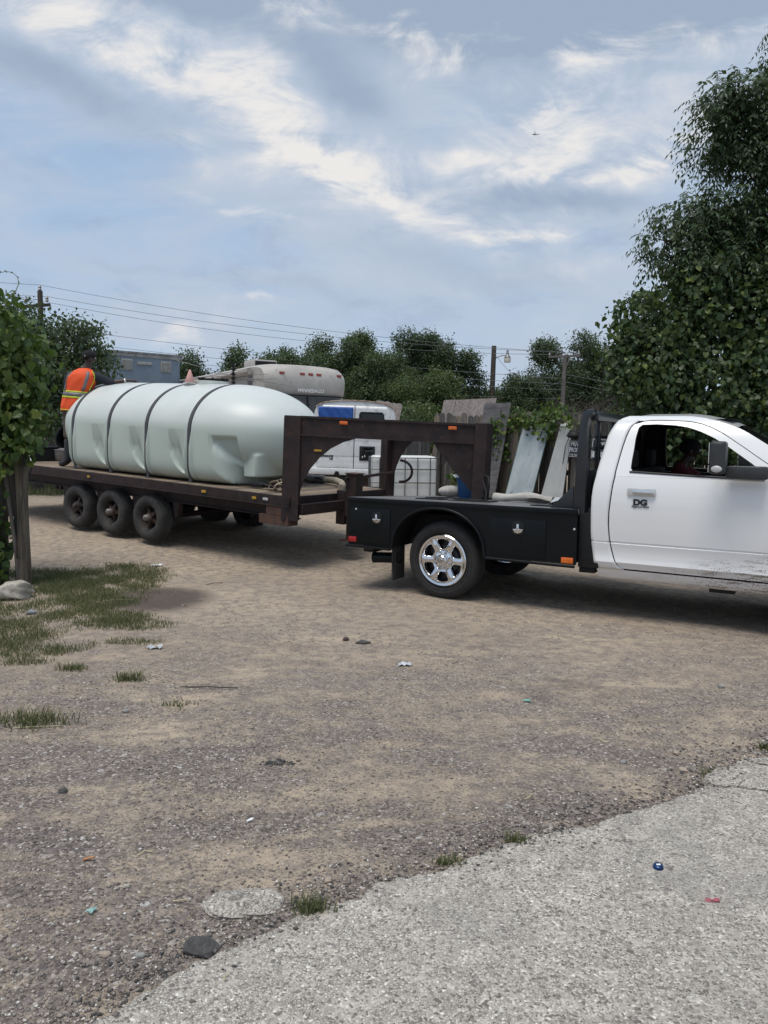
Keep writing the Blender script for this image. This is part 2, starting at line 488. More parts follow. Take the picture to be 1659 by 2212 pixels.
def dirt_material():
    m = bpy.data.materials.new('dirt_and_gravel'); m.use_nodes = True
    t = NT(m.node_tree); p = t.n['Principled BSDF']
    tcx = t.new('ShaderNodeTexCoord'); o = tcx.outputs['Object']
    big = t.noise(o, 0.42, 5, 0.6)
    pat = t.noise(t.map(o, (.8, 2.0, 1), (0, 0, R(-33))), 1.05, 7, 0.66, 0.3)
    fine = t.noise(o, 11, 6, 0.66)
    grit = t.noise(o, 60, 3, 0.7)
    sand = t.mix(t.ss(big, 0.35, 0.65), (0.46, 0.378, 0.285), (0.385, 0.312, 0.238))
    sand = t.mix(t.ss(fine, 0.40, 0.66), sand, (0.26, 0.215, 0.182))
    vo = t.new('ShaderNodeTexVoronoi'); vo.inputs['Scale'].default_value = 88; t.l.new(o, vo.inputs['Vector'])
    vb = t.new('ShaderNodeTexVoronoi'); vb.inputs['Scale'].default_value = 40; t.l.new(o, vb.inputs['Vector'])
    sepc = t.new('ShaderNodeSeparateColor'); t.l.new(vo.outputs['Color'], sepc.inputs[0])
    sepb = t.new('ShaderNodeSeparateColor'); t.l.new(vb.outputs['Color'], sepb.inputs[0])
    chips = t.ramp(sepc.outputs[0], [(0, (0.085, 0.073, 0.068)), (0.45, (0.18, 0.153, 0.138)), (0.78, (0.27, 0.228, 0.20)), (0.93, (0.39, 0.345, 0.305)), (1, (0.62, 0.60, 0.57))])
    chipb = t.ramp(sepb.outputs[1], [(0, (0.13, 0.113, 0.108)), (0.6, (0.215, 0.183, 0.172)), (0.95, (0.32, 0.28, 0.252)), (1, (0.5, 0.48, 0.46))])
    stone = t.mix(t.ss(sepb.outputs[0], 0.70, 0.72), chips, chipb)
    gmask = t.ss(t.m('ADD', pat, t.m('MULTIPLY', t.m('SUBTRACT', grit, 0.5), 0.60)), 0.37, 0.60)
    # loose gravel thins out towards the back of the lot
    sp = t.new('ShaderNodeSeparateXYZ'); t.l.new(o, sp.inputs[0])
    far = t.ss(sp.outputs[1], 8.5, 3.2)
    gmask = t.m('MULTIPLY', gmask, t.m('ADD', 0.22, t.m('MULTIPLY', far, 0.78)))
    c = t.mix(gmask, sand, stone)
    stain = t.ss(t.noise(t.map(o, loc=(9, 4, 0)), 0.55, 5, 0.7), 0.60, 0.72)
    c = t.mix(t.m('MULTIPLY', stain, 0.45), c, (0.10, 0.082, 0.075))
    # the damp dark patch beside the grass
    dxs = t.m('DIVIDE', t.m('ADD', sp.outputs[0], 2.42), 0.62); dys = t.m('DIVIDE', t.m('SUBTRACT', sp.outputs[1], 8.1), 0.75)
    rr = t.m('ADD', t.m('ADD', t.m('MULTIPLY', dxs, dxs), t.m('MULTIPLY', dys, dys)), t.m('MULTIPLY', t.m('SUBTRACT', fine, 0.5), 1.6))
    c = t.mix(t.m('MULTIPLY', t.ss(rr, 1.15, 0.35), 0.88), c, (0.085, 0.066, 0.06))
    t.l.new(c, p.inputs['Base Color'])
    p.inputs['Roughness'].default_value = 0.95
    p.inputs['Specular IOR Level'].default_value = 0.15
    h = t.m('ADD', t.m('MULTIPLY', t.m('SUBTRACT', 1.0, vo.outputs['Distance']), t.m('MULTIPLY', gmask, 0.55)), t.m('ADD', t.m('MULTIPLY', fine, 0.9), t.m('MULTIPLY', grit, 0.35)))
    b = t.new('ShaderNodeBump'); h = t.m('ADD', h, t.m('MULTIPLY', t.noise(t.map(o, (1, 1.6, 1), (0, 0, R(-33))), 3.2, 4, 0.6), 2.2)); b.inputs['Strength'].default_value = 0.85; b.inputs['Distance'].default_value = 0.02
    t.l.new(h, b.inputs['Height']); t.l.new(b.outputs[0], p.inputs['Normal'])
    return m
def axis(lo, hi, step, far):
    a = list(np.arange(lo, hi + 1e-6, step)); d = step; q = hi
    while q < far:
        d *= 1.5; q += d; a.append(q)
    d = step; q = lo
    while q > -far:
        d *= 1.5; q -= d; a.insert(0, q)
    return np.array(a)
xs, ys = axis(-9, 9, 0.12, 900), axis(0, 19, 0.12, 900)
X, Y = np.meshgrid(xs, ys)
Z = gz_(X, np.minimum(Y, 60))
nx, ny = len(xs), len(ys)
idx = np.arange(nx * ny).reshape(ny, nx)
F4 = np.stack([idx[:-1, :-1], idx[:-1, 1:], idx[1:, 1:], idx[1:, :-1]], -1).reshape(-1, 4)
ground = raw('ground', np.stack([X, Y, Z], -1).reshape(-1, 3), F4, dirt_material(), smooth=True)
tag(ground, 'wide tan dirt and grey gravel lot sloping gently up to the back', None, kind='structure')

def road_material():
    m = bpy.data.materials.new('chip_seal_asphalt'); m.use_nodes = True
    t = NT(m.node_tree); p = t.n['Principled BSDF']
    tcx = t.new('ShaderNodeTexCoord'); o = tcx.outputs['Object']
    wob = t.noise(o, 30, 2, 0.5)
    v1 = t.new('ShaderNodeTexVoronoi'); v1.inputs['Scale'].default_value = 96; warp = t.new('ShaderNodeMix', data_type='VECTOR'); warp.inputs[0].default_value = 0.012; t.l.new(o, warp.inputs[4]); nz = t.new('ShaderNodeTexNoise'); nz.inputs['Scale'].default_value = 45; t.l.new(o, nz.inputs['Vector']); t.l.new(nz.outputs['Color'], warp.inputs[5]); o = warp.outputs[1]; t.l.new(o, v1.inputs['Vector'])
    ve = t.new('ShaderNodeTexVoronoi', feature='DISTANCE_TO_EDGE'); ve.inputs['Scale'].default_value = 96; t.l.new(o, ve.inputs['Vector'])
    sc = t.new('ShaderNodeSeparateColor'); t.l.new(v1.outputs['Color'], sc.inputs[0])
    v2 = t.new('ShaderNodeTexVoronoi'); v2.inputs['Scale'].default_value = 150; t.l.new(t.map(o, loc=(3, 1, 0)), v2.inputs['Vector'])
    s2 = t.new('ShaderNodeSeparateColor'); t.l.new(v2.outputs['Color'], s2.inputs[0])
    pick = t.ss(t.noise(o, 26, 3, 0.6), 0.46, 0.54)
    sel = t.new('ShaderNodeMix'); t.l.new(pick, sel.inputs[0]); t.l.new(sc.outputs[0], sel.inputs[2]); t.l.new(s2.outputs[0], sel.inputs[3])
    chip = t.ramp(sel.outputs[0], [(0, (0.13, 0.116, 0.105)), (0.14, (0.22, 0.20, 0.178)), (0.28, (0.36, 0.329, 0.29)), (0.65, (0.48, 0.441, 0.385)), (0.92, (0.62, 0.575, 0.505)), (1, (0.82, 0.785, 0.715))])
    gap = t.m('MULTIPLY', t.ss(ve.outputs['Distance'], 0.16, 0.01), t.ss(t.noise(o, 9, 4, 0.6), 0.30, 0.62))
    c = t.mix(t.m('MULTIPLY', gap, 0.40), chip, (0.17, 0.157, 0.143))
    wear = t.noise(t.map(o, (1, 1, 1)), 1.1, 6, 0.65)
    c = t.mix(t.m('MULTIPLY', t.ss(wear, 0.46, 0.70), 0.36), c, (0.24, 0.225, 0.21))
    spots = t.noise(t.map(o, loc=(3, 8, 1)), 4.6, 4, 0.6)
    c = t.mix(t.m('MULTIPLY', t.ss(t.m('ADD', spots, t.m('MULTIPLY', t.m('SUBTRACT', sc.outputs[1], 0.5), 0.10)), 0.655, 0.72), 0.72), c, (0.10, 0.090, 0.082))
    lite = t.noise(t.map(o, loc=(13, 2, 1)), 0.5, 3, 0.6)
    c = t.mix(t.m('MULTIPLY', t.ss(lite, 0.40, 0.64), 0.10), c, (0.44, 0.42, 0.39))
    t.l.new(c, p.inputs['Base Color'])
    p.inputs['Roughness'].default_value = 0.9
    p.inputs['Specular IOR Level'].default_value = 0.2
    h = t.m('SUBTRACT', t.m('MULTIPLY', t.m('SUBTRACT', 1.0, v1.outputs['Distance']), 0.6), t.m('MULTIPLY', gap, 0.35))
    b = t.new('ShaderNodeBump'); b.inputs['Strength'].default_value = 0.85; b.inputs['Distance'].default_value = 0.006
    t.l.new(h, b.inputs['Height']); t.l.new(b.outputs[0], p.inputs['Normal'])
    return m
road_m = road_material()
# densify the broken edge and give it a lip
ep = []
for a, b in zip(EDGE[:-1], EDGE[1:]):
    L = math.hypot(b[0] - a[0], b[1] - a[1]); n = max(1, int(L / (0.035 if abs(a[0]) < 5 and a[1] > 0.5 else 2)))
    for k in range(n):
        t_ = k / n; ep.append((a[0] + (b[0] - a[0]) * t_, a[1] + (b[1] - a[1]) * t_))
ep.append(EDGE[-1])
nrm = Vector((0.585, -0.811))
jr = random.Random(3)
rows = []
offs = [0, 0.012, 0.05, 0.12, 0.3, 0.8, 2, 6, 30, 90]
base = []
ja = 0
for i, (x, y) in enumerate(ep):
    near = abs(x) < 5 and y > 0.5
    ja = ja * 0.72 + jr.uniform(-1, 1) * 0.020
    j = (ja + jr.uniform(-0.008, 0.008)) if near else 0
    base.append((x - nrm.x * j, y - nrm.y * j))
row0 = [(x - nrm.x * 0.02, y - nrm.y * 0.02, g1(x, y) - 0.03) for x, y in base]
rows.append(row0)
for o_ in offs:
    r_ = []
    for x, y in base:
        xx, yy_ = x + nrm.x * o_, y + nrm.y * o_
        r_.append((xx, yy_, -0.016 + (0 if o_ > 0 else -0.012) + min(0.004, o_ * 0.02) + 0.003 * math.sin(xx * 4 + yy_ * 2.6) * (o_ < 5)))
    rows.append(r_)
mb = MB(); mb.grid(rows)
road = mb.build('road', road_m, smooth=60)
tag(road, 'pale grey chip seal asphalt road with a broken edge', None, kind='structure')

# cracks that run in from the broken corner on the right
crack_m = mat('crack_dark', (.035, .032, .030), (.06, .055, .05), 30, .95)
for pts_, wd in (([(1.60, 3.735), (1.78, 3.70), (1.95, 3.66), (2.2, 3.69), (2.5, 3.66), (3.0, 3.75)], .010), ([(1.98, 4.03), (2.05, 3.97), (2.16, 3.95), (2.3, 3.86), (2.6, 3.88)], .012), ([(1.78, 3.70), (1.85, 3.78), (1.83, 3.90), (1.86, 3.98)], .007)):
    L_, R_ = [], []
    fine_ = []
    for a_, b_ in zip(pts_[:-1], pts_[1:]):
        for k in range(8): fine_.append((a_[0] + (b_[0] - a_[0]) * k / 8 + jr.uniform(-.007, .007), a_[1] + (b_[1] - a_[1]) * k / 8 + jr.uniform(-.007, .007)))
    mb = MB(); mb.grid([[(x, y - wd * jr.uniform(.2, .6), -.0095), (x, y + wd * jr.uniform(.2, .6), -.0095)] for x, y in fine_])
    mb.build('crack', crack_m, road)

# loose gravel: real little stones, far too many to count
def stones(n, fn, smin, smax):
    base_v = np.array([(1, 0, 0), (-.9, .1, 0), (0, 1, .1), (.1, -.9, 0), (0, 0, .7), (0, 0, -.6)])
    base_f = np.array([(0, 2, 4), (2, 1, 4), (1, 3, 4), (3, 0, 4), (2, 0, 5), (1, 2, 5), (3, 1, 5), (0, 3, 5)])
    P = np.array([fn() for _ in range(n)])
    S = smin + (smax - smin) * rng.random(n) ** 3.2
    V = base_v[None] * (1 + rng.uniform(-.32, .32, (n, 6, 3)))
    V = V * np.stack([S, S * rng.uniform(.6, 1, n), S * rng.uniform(.45, .8, n)], -1)[:, None, :]
    a = rng.uniform(0, 2 * PI, n); ca, sa = np.cos(a)[:, None], np.sin(a)[:, None]
    Xr = V[:, :, 0] * ca - V[:, :, 1] * sa; Yr = V[:, :, 0] * sa + V[:, :, 1] * ca
    V = np.stack([Xr, Yr, V[:, :, 2]], -1) + P[:, None, :]
    V[:, :, 2] += (S * 0.18)[:, None]
    Fc = base_f[None] + (np.arange(n) * 6)[:, None, None]
    return V.reshape(-1, 3), Fc.reshape(-1, 3)
def stonemat():
    m = bpy.data.materials.new('loose_stone'); m.use_nodes = True
    t = NT(m.node_tree); p = t.n['Principled BSDF']
    g = t.new('ShaderNodeNewGeometry')
    c = t.ramp(g.outputs['Random Per Island'], [(0, (0.10, 0.088, 0.083)), (0.28, (0.18, 0.154, 0.142)), (0.58, (0.26, 0.222, 0.198)), (0.82, (0.35, 0.305, 0.268)), (0.92, (0.52, 0.48, 0.43)), (1, (0.72, 0.70, 0.65))])
    t.l.new(c, p.inputs['Base Color']); p.inputs['Roughness'].default_value = 0.9
    return m
stone_m = stonemat()
def side_of_road(x, y):
    ex = [e[0] for e in EDGE]; ey = [e[1] for e in EDGE]
    return y - float(np.interp(x, ex, ey))
def near_pt():
    while True:
        y = 1.9 + 7.2 * random.random() ** 1.7
        x = random.uniform(-0.56, 0.56) * (y + 1)
        s_ = side_of_road(x, y)
        if s_ < 0.02: continue
        k = math.sin(1.7 * x + 2.3 * y) + math.sin(2.9 * x - 1.4 * y + 2) + 0.6 * math.sin(5 * x + 3 * y)
        if s_ > 0.35 and k < random.uniform(-1.8, 1.6): continue
        if x < -1.7 and y > 5.4 and random.random() < .7: continue
        return (x, y, g1(x, y))
v_, f_ = stones(40000, near_pt, 0.0015, 0.0105)
gr = raw('gravel', v_, f_, stone_m); tag(gr, 'loose grey and tan gravel strewn over the dirt lot', None, kind='stuff')
def edge_pt():
    i = random.randrange(len(ep)); x, y = ep[i]
    while not (abs(x) < 4 and y > 0.9):
        i = random.randrange(len(ep)); x, y = ep[i]
    o_ = -abs(random.gauss(0, 0.13)) + (0.01 if random.random() < .68 else abs(random.gauss(0, .10)))
    x += nrm.x * o_ + random.uniform(-.02, .02); y += nrm.y * o_
    return (x, y, max(g1(x, y) + 0.002, -.016 if o_ > 0 else -1))
v_, f_ = stones(2600, edge_pt, 0.002, 0.013)
gr = raw('asphalt_crumbs', v_, f_, mat('binder_crumb', (.055, .052, .05), (.10, .095, .09), 60, .95)); tag(gr, 'dark crumbs of asphalt broken off along the road edge', None, kind='stuff')
v_, f_ = stones(6500, edge_pt, 0.002, 0.013)
gr = raw('gravel', v_, f_, stone_m); tag(gr, 'coarser dark gravel heaped along the broken road edge', None, kind='stuff')

# grass: blades in ragged patches
grass_m = leafmat('grass_blade', (0.095, 0.108, 0.052), (0.150, 0.158, 0.078), (0.30, 0.25, 0.16), 0.3, 0.8)
def blades(pts, h0, h1, wd, lean=0.6):
    n = len(pts); P = np.array(pts)
    a = rng.uniform(0, 2 * PI, n); h = rng.uniform(h0, h1, n); l = rng.uniform(0.1, lean, n) * h
    b = rng.uniform(0, 2 * PI, n)
    sx, sy = np.cos(a) * wd, np.sin(a) * wd
    v0 = P + np.stack([sx, sy, -0.004 + 0 * sx], -1); v1 = P - np.stack([sx, sy, 0.004 + 0 * sx], -1)
    mid = P + np.stack([np.cos(b) * l * .35, np.sin(b) * l * .35, h * .6], -1)
    v2 = mid + np.stack([sx, sy, 0 * sx], -1) * .7; v3 = mid - np.stack([sx, sy, 0 * sx], -1) * .7
    tip = P + np.stack([np.cos(b) * l, np.sin(b) * l, h], -1)
    V = np.stack([v0, v1, v3, v2, tip], 1).reshape(-1, 3)
    k = np.arange(n)[:, None] * 5
    Fq = np.concatenate([k + np.array([[0, 1, 2]]), k + np.array([[0, 2, 3]]), k + np.array([[3, 2, 4]])], 0)
    return V, Fq
pts = []
PATCH = [(-4.2, 9.0, 1.3, .8, .9), (-3.4, 9.3, .8, .9, .75), (-3.2, 8.5, .7, .7, .8), (-2.95, 7.9, .5, .45, .7), (-4.4, 8.0, 1.2, .6, .8), (-2.8, 7.2, .65, .3, .95), (-2.4, 6.95, .5, .22, .9),
         (-3.6, 6.6, .9, .55, .95), (-3.0, 6.05, .5, .22, .9), (-2.55, 6.2, .22, .18, .8), (-3.9, 5.9, .6, .3, .7), (-2.1, 6.35, .25, .12, .55), (-4.8, 7.2, .8, .8, .8), (-2.75, 5.75, .25, .1, .6), (-3.3, 7.5, .7, .35, .5)]
for (cx, cy, rx, ry, dens) in PATCH:
    for _ in range(int(21000 * rx * ry * dens)):
        a = random.uniform(0, 2 * PI); r_ = math.sqrt(random.random()) * random.uniform(.75, 1.08)
        x, y = cx + rx * r_ * math.cos(a), cy + ry * r_ * math.sin(a)
        if math.sin(5 * x + 3.7 * y) + math.sin(8.1 * x - 6 * y + 1) + math.sin(13 * x + 11 * y) * .7 < random.uniform(-2.4, 1.1): continue
        pts.append((x, y, g1(x, y)))
v_, f_ = blades(pts, 0.010, 0.052, 0.0030, 1.3)
gs = raw('grass', v_, f_, grass_m); tag(gs, 'short patchy green grass by the left gate post', None, kind='stuff')
pts = []
for _ in range(1500):
    x, y = random.uniform(-15, -7), random.uniform(17.4, 20.4)
    pts += [(x + random.gauss(0, .1), y + random.gauss(0, .1), g1(x, y)) for _ in range(8)]
for _ in range(1600):
    x = random.uniform(-3, 9); y = 15.4 - (x - 1) * 1.0 + random.uniform(-.5, .8) if x < 3.2 else 12.6 - .15 * (x - 3) + random.uniform(-.4, .6)
    pts += [(x + random.gauss(0, .08), y + random.gauss(0, .08), g1(x, y)) for _ in range(6)]
v_, f_ = blades(pts, 0.05, 0.22, 0.007, .8)
gs = raw('grass', v_, f_, grass_m); tag(gs, 'ragged weeds growing along the fences at the back of the lot', None, kind='stuff')
# single tufts a person could point at
def tuft(x, y, n, sp, h, label):
    q = [(random.gauss(0, sp), random.gauss(0, sp * .5), 0.0) for _ in range(n)]
    v2_, f2_ = blades(q, h * .5, h, 0.0035, 1.3)
    o = raw('grass_tuft', v2_, f2_, grass_m); o.location = (x, y, g1(x, y))
    tag(o, label, 'grass tuft', 'grass tufts on the gravel')
tuft(-2.12, 4.52, 260, .12, .10, 'long green grass tuft alone on gravel at the left frame edge')
tuft(-1.78, 5.32, 110, .05, .09, 'small green tuft on tan dirt right of the plastic scrap')
tuft(0.58, 3.17, 60, .025, .07, 'bright little tuft with straw at the road edge, middle')
tuft(-0.25, 2.66, 110, .03, .07, 'dull bushy tuft at road edge beside the asphalt hump')
tuft(0.28, 2.99, 70, .03, .045, 'low flattened weed at the road edge between two tufts')
tuft(1.76, 3.93, 60, .03, .06, 'small weed where the cracked road corner meets dirt')
tuft(2.22, 4.28, 70, .03, .06, 'green tuft on the road edge at the right frame edge')
tuft(-1.33, 4.85, 60, .07, .04, 'faint flat green tuft on gravel below centre left')
tuft(-2.3, 5.56, 110, .06, .07, 'dry brownish weed clump on sandy dirt at the left')

# ------------------------------------------------------------------ flatbed pickup truck (local x forward, y left; its right side faces the camera)
white_m = mat('white_paint', (0.80, 0.80, 0.80), (0.78, 0.785, 0.79), 2, 0.28, coat=0.7)
def dirty_white():
    m = bpy.data.materials.new('muddy_white_paint'); m.use_nodes = True
    t = NT(m.node_tree); p = t.n['Principled BSDF']
    tcx = t.new('ShaderNodeTexCoord'); o = tcx.outputs['Object']
    sp = t.new('ShaderNodeSeparateXYZ'); t.l.new(o, sp.inputs[0])
    # mud thrown up from the front wheel: densest low and towards the front
    hgt = t.m('SUBTRACT', sp.outputs[2], t.m('MULTIPLY', t.m('SUBTRACT', sp.outputs[0], 2.0), 0.22))
    zone = t.m('MULTIPLY', t.ss(hgt, 0.56, 0.30), t.ss(sp.outputs[0], 2.0, 2.9))
    skirt = t.ss(sp.outputs[2], 0.47, 0.36)
    streak = t.noise(t.map(o, (3, 3, 22), (0, R(-20), 0)), 1.6, 6, 0.72)
    dots = t.noise(o, 75, 4, 0.7)
    f = t.m('MULTIPLY', zone, t.ss(t.m('ADD', streak, t.m('MULTIPLY', t.m('SUBTRACT', dots, .5), .7)), 0.49, 0.62))
    film = t.m('MULTIPLY', t.m('ADD', t.m('MULTIPLY', zone, 0.30), t.m('MULTIPLY', skirt, t.ss(streak, .3, .6))), 0.45)
    c = t.mix(film, (0.80, 0.80, 0.80), (0.42, 0.38, 0.34))
    c = t.mix(t.m('MULTIPLY', f, 0.85), c, (0.15, 0.115, 0.085))
    t.l.new(c, p.inputs['Base Color'])
    t.l.new(t.m('ADD', 0.27, t.m('MULTIPLY', t.m('ADD', f, film), 0.5)), p.inputs['Roughness'])
    p.inputs['Coat Weight'].default_value = 0.45; p.inputs['Coat Roughness'].default_value = 0.08
    return m
dirty_m = dirty_white()
def tread_plate():
    m = bpy.data.materials.new('tread_plate'); m.use_nodes = True
    t = NT(m.node_tree); p = t.n['Principled BSDF']
    tcx = t.new('ShaderNodeTexCoord'); o = tcx.outputs['Object']
    a = t.new('ShaderNodeTexChecker'); a.inputs['Scale'].default_value = 34; t.l.new(t.map(o, rot=(0, 0, R(45))), a.inputs[0])
    a.inputs[1].default_value = (1, 1, 1, 1); a.inputs[2].default_value = (0, 0, 0, 1)
    dust = t.noise(o, 2.2, 5, 0.65)
    c = t.mix(t.ss(dust, 0.32, 0.7), (0.062, 0.061, 0.064), (0.18, 0.168, 0.16))
    c = t.mix(t.m('MULTIPLY', a.outputs[1], 0.40), c, (0.30, 0.295, 0.295))
    t.l.new(c, p.inputs['Base Color']); p.inputs['Roughness'].default_value = 0.42
    b = t.new('ShaderNodeBump'); b.inputs['Strength'].default_value = .8; b.inputs['Distance'].default_value = .004
    t.l.new(a.outputs[1], b.inputs['Height']); t.l.new(b.outputs[0], p.inputs['Normal'])
    return m
tread_m = tread_plate()
dark_glass = mat('dark_glass', (0.006, 0.008, 0.009), (0.008, 0.010, 0.010), 3, 0.04)
clear_glass = glassmat('clear_glass', (0.86, 0.90, 0.88), 0.05)
trim_m = mat('dark_trim', (0.016, 0.016, 0.018), (0.022, 0.022, 0.024), 8, 0.5)
interior_m = mat('dark_interior', (0.014, 0.013, 0.013), (0.020, 0.019, 0.018), 6, 0.9)
grey_plastic = mat('grey_plastic', (0.024, 0.026, 0.029), (0.032, 0.034, 0.037), 14, 0.55, bump=0.05, bscale=200)

truck = thing('flatbed_truck', 'white pickup truck with black flatbed and chrome wheels hitched to the trailer', 'truck', (1.125, 9.16, 0), (0, 0, R(-30)))

YT = [(.36, .905), (.44, .945), (.47, .962), (.50, .975), (.54, 1.000), (.58, .992), (.64, .988), (.70, .996), (.722, 1.001), (.728, .993), (.736, .993), (.742, 1.003), (.85, 1.010), (1.0, 1.014), (1.12, 1.012), (1.22, 1.003), (1.30, .988), (1.37, .968), (1.45, .935), (1.6, .868), (1.75, .797), (1.85, .742), (1.90, .705), (1.93, .665), (1.955, .60)]
def Yz(z): return interp(z, YT)
def xfix(x, z): return x - 0.19 * max(0, 0.98 - Yz(z)) * (1 if z > 1.37 else 0)
XB = [(.36, 1.70), (.44, 1.68), (.54, 1.66), (.65, 1.64), (.80, 1.625), (1.0, 1.62), (1.15, 1.62), (1.27, 1.63), (1.39, 1.65), (1.52, 1.68), (1.64, 1.71), (1.76, 1.74), (1.84, 1.78), (1.90, 1.825), (1.93, 1.86), (1.955, 1.93)]
XS = [(.36, 2.0), (.47, 1.95), (.48, 1.91), (.52, 1.875), (.58, 1.848), (.68, 1.818), (.79, 1.80), (.91, 1.79), (1.03, 1.79), (1.15, 1.80), (1.29, 1.812), (1.42, 1.832), (1.54, 1.858), (1.65, 1.884), (1.75, 1.912), (1.83, 1.945), (1.88, 1.985), (1.902, 2.03), (1.955, 2.05)]
def xb(z): return xfix(interp(z, XB), z)
def xs_(z): return xfix(interp(z, XS), z)
ZTOP = [(1.98, 1.885), (2.02, 1.902), (2.10, 1.910), (2.19, 1.911), (2.42, 1.900), (2.53, 1.882), (2.64, 1.842), (2.75, 1.783), (2.85, 1.715), (2.96, 1.64), (3.07, 1.562), (3.13, 1.522), (3.22, 1.46), (3.5, 1.27)]
ZROOF = [(1.85, 1.955), (2.42, 1.955), (2.54, 1.938), (2.66, 1.912), (2.76, 1.882), (2.84, 1.852), (2.95, 1.795), (3.1, 1.70), (3.3, 1.57), (3.5, 1.45), (3.7, 1.36)]
def P3(x, z, s, off=0.0): return (x, s * (Yz(z) - off), z)
XF = 3.21
def lin(a, b, n): return [a + (b - a) * i / (n - 1) for i in range(n)]
def cab_sides(s):
    # quarter panel and sill
    mb = MB()
    rows = []
    for z in sorted(set(lin(.47, 1.905, 30) + [.72, .727, .736, .743, .54, .58, .50])):
        a, b = xb(z), xs_(z) - 0.006
        rows.append([P3(x, z, s) for x in lin(a, b, 7)])
    mb.grid(rows)
    q = mb.build('quarter_panel', dirty_m, truck, 35)
    q.modifiers.new('thick', 'SOLIDIFY').thickness = 0.025
    q.modifiers['thick'].offset = -s if False else 0
    mb = MB(); rows = []
    for z in (.36, .38, .42, .455, .464):
        rows.append([P3(x, z - (x - 1.7) * 0.004, s, 0.012 if z < .37 else 0) for x in lin(xb(z), XF + .03, 16)])
    rows.insert(0, [(x, s * .80, .35) for x in lin(xb(.36), XF + .03, 16)])
    mb.grid(rows); q = mb.build('sill', dirty_m, truck, 50)
    mb = MB(); mb.grid([[P3(x, z, s, .034) for x in lin(xb(z) + .03, xs_(z) + .03, 5)] for z in lin(.47, 1.92, 24)])
    mb.grid([[P3(x, interp(x, ZTOP) + (interp(x, ZROOF) - interp(x, ZTOP)) * k / 3 - .05 + .05 * (k > 0), s, .036) for k in range(4)] for x in lin(2.0, 3.45, 24)])
    mb.build('trim_lining', interior_m, truck, 60)
    # roof rail and windscreen pillar
    mb = MB(); rows = []
    for x in lin(2.03, 3.5, 36):
        z0, z1 = interp(x, ZTOP) + .004, interp(x, ZROOF)
        rows.append([P3(x, z0 + (z1 - z0) * k / 5, s) for k in range(6)])
    mb.grid(rows)
    rows = []
    for z in lin(1.905, 1.955, 6): rows.append([P3(x, z, s) for x in lin(xb(z), 2.03, 6)])
    mb.grid(rows)
    q = mb.build('roof_rail', white_m, truck, 60)
    # door skin
    d = thing('door', None, None); d.parent = truck
    mb = MB(); rows = []
    for z in sorted(set(lin(.478, 1.37, 26) + [.72, .727, .736, .743, .54, .58, .50])):
        rows.append([P3(x, z - (x - 2) * .004 * (z < .5), s) for x in lin(xs_(z) + .005, XF - .006, 22)])
    mb.grid(rows)
    # window frame ring
    def poly(pts, n):
        L = [0]
        for a, b in zip(pts[:-1], pts[1:]): L.append(L[-1] + math.hypot(b[0] - a[0], b[1] - a[1]))
        return [(float(np.interp(t, L, [p[0] for p in pts])), float(np.interp(t, L, [p[1] for p in pts]))) for t in lin(0, L[-1], n)]
    o1 = poly([(xs_(z) + .004, z) for z in (1.37, 1.42, 1.54, 1.65, 1.75, 1.83, 1.87)], 12)
    i1 = poly([(xfix(1.985, 1.415), 1.418), (xfix(1.968, 1.43), 1.45), (xfix(1.975, 1.52), 1.52), (xfix(1.99, 1.63), 1.63), (xfix(2.0, 1.74), 1.74), (xfix(2.025, 1.84), 1.84)], 12)
    o2 = poly([(xs_(1.87), 1.87)] + [(x, interp(x, ZTOP) - .004) for x in lin(1.985, XF - .005, 30)], 30)
    i2 = poly([(xfix(2.025, 1.84), 1.84), (xfix(2.05, 1.867), 1.867), (xfix(2.2, 1.87), 1.872), (xfix(2.36, 1.86), 1.862), (xfix(2.48, 1.84), 1.842), (xfix(2.59, 1.8), 1.802), (xfix(2.7, 1.75), 1.748), (xfix(2.81, 1.68), 1.678), (xfix(2.91, 1.6), 1.602), (xfix(3.02, 1.52), 1.52), (3.10, 1.445), (3.12, 1.42), (3.10, 1.395)], 30)
    o3 = poly([(XF - .005, interp(XF - .005, ZTOP) - .004), (XF - .005, 1.371)], 4)
    i3 = [(3.10, 1.395), (3.09, 1.392), (3.08, 1.391), (3.07, 1.391)]
    o4 = poly([(XF - .005, 1.371), (xs_(1.37) + .004, 1.371)], 16)
    i4 = poly([(3.07, 1.391), (2.56, 1.396), (1.985, 1.418)], 16)
    out, inn = o1 + o2[1:] + o3[1:] + o4[1:-1], i1 + i2[1:] + i3[1:] + i4[1:-1]
    rows = []
    n = len(out)
    for k in range(n + 1):
        a, b = out[k % n], inn[k % n]
        rows.append([P3(a[0] + (b[0] - a[0]) * t, a[1] + (b[1] - a[1]) * t, s) for t in (0, .33, .66, 1)])
    mb.grid(rows)
    ds = mb.build('door_skin', dirty_m, d, 35)
    mb = MB(); mb.grid([[P3(out[k % n][0] + (inn[k % n][0] - out[k % n][0]) * t, out[k % n][1] + (inn[k % n][1] - out[k % n][1]) * t, s, .030) for t in (0, .5, .97)] for k in range(n + 1)])
    mb.build('trim_lining', interior_m, d, 60)
    # dark return round the window opening
    mb = MB(); rows = []
    for k in range(n + 1):
        b = inn[k % n]
        rows.append([P3(b[0], b[1], s, 0.001), P3(b[0], b[1], s, 0.05)])
    mb.grid(rows)
    mb.build('window_channel', trim_m, d, 60)
    # weather strip along the belt line
    mb = MB(); mb.tube([P3(x, z + .001, s, -0.003) for x, z in poly([(1.955, 1.414), (2.56, 1.392), (3.12, 1.382)], 14)], .010, 6)
    mb.build('weather_strip', trim_m, d, 60)
    # inner door card and dark jamb behind the panel gaps
    mb = MB(); rows = []
    for z in lin(.5, 1.36, 12): rows.append([P3(x, z, s, .085) for x in lin(1.80, 3.3, 8)])
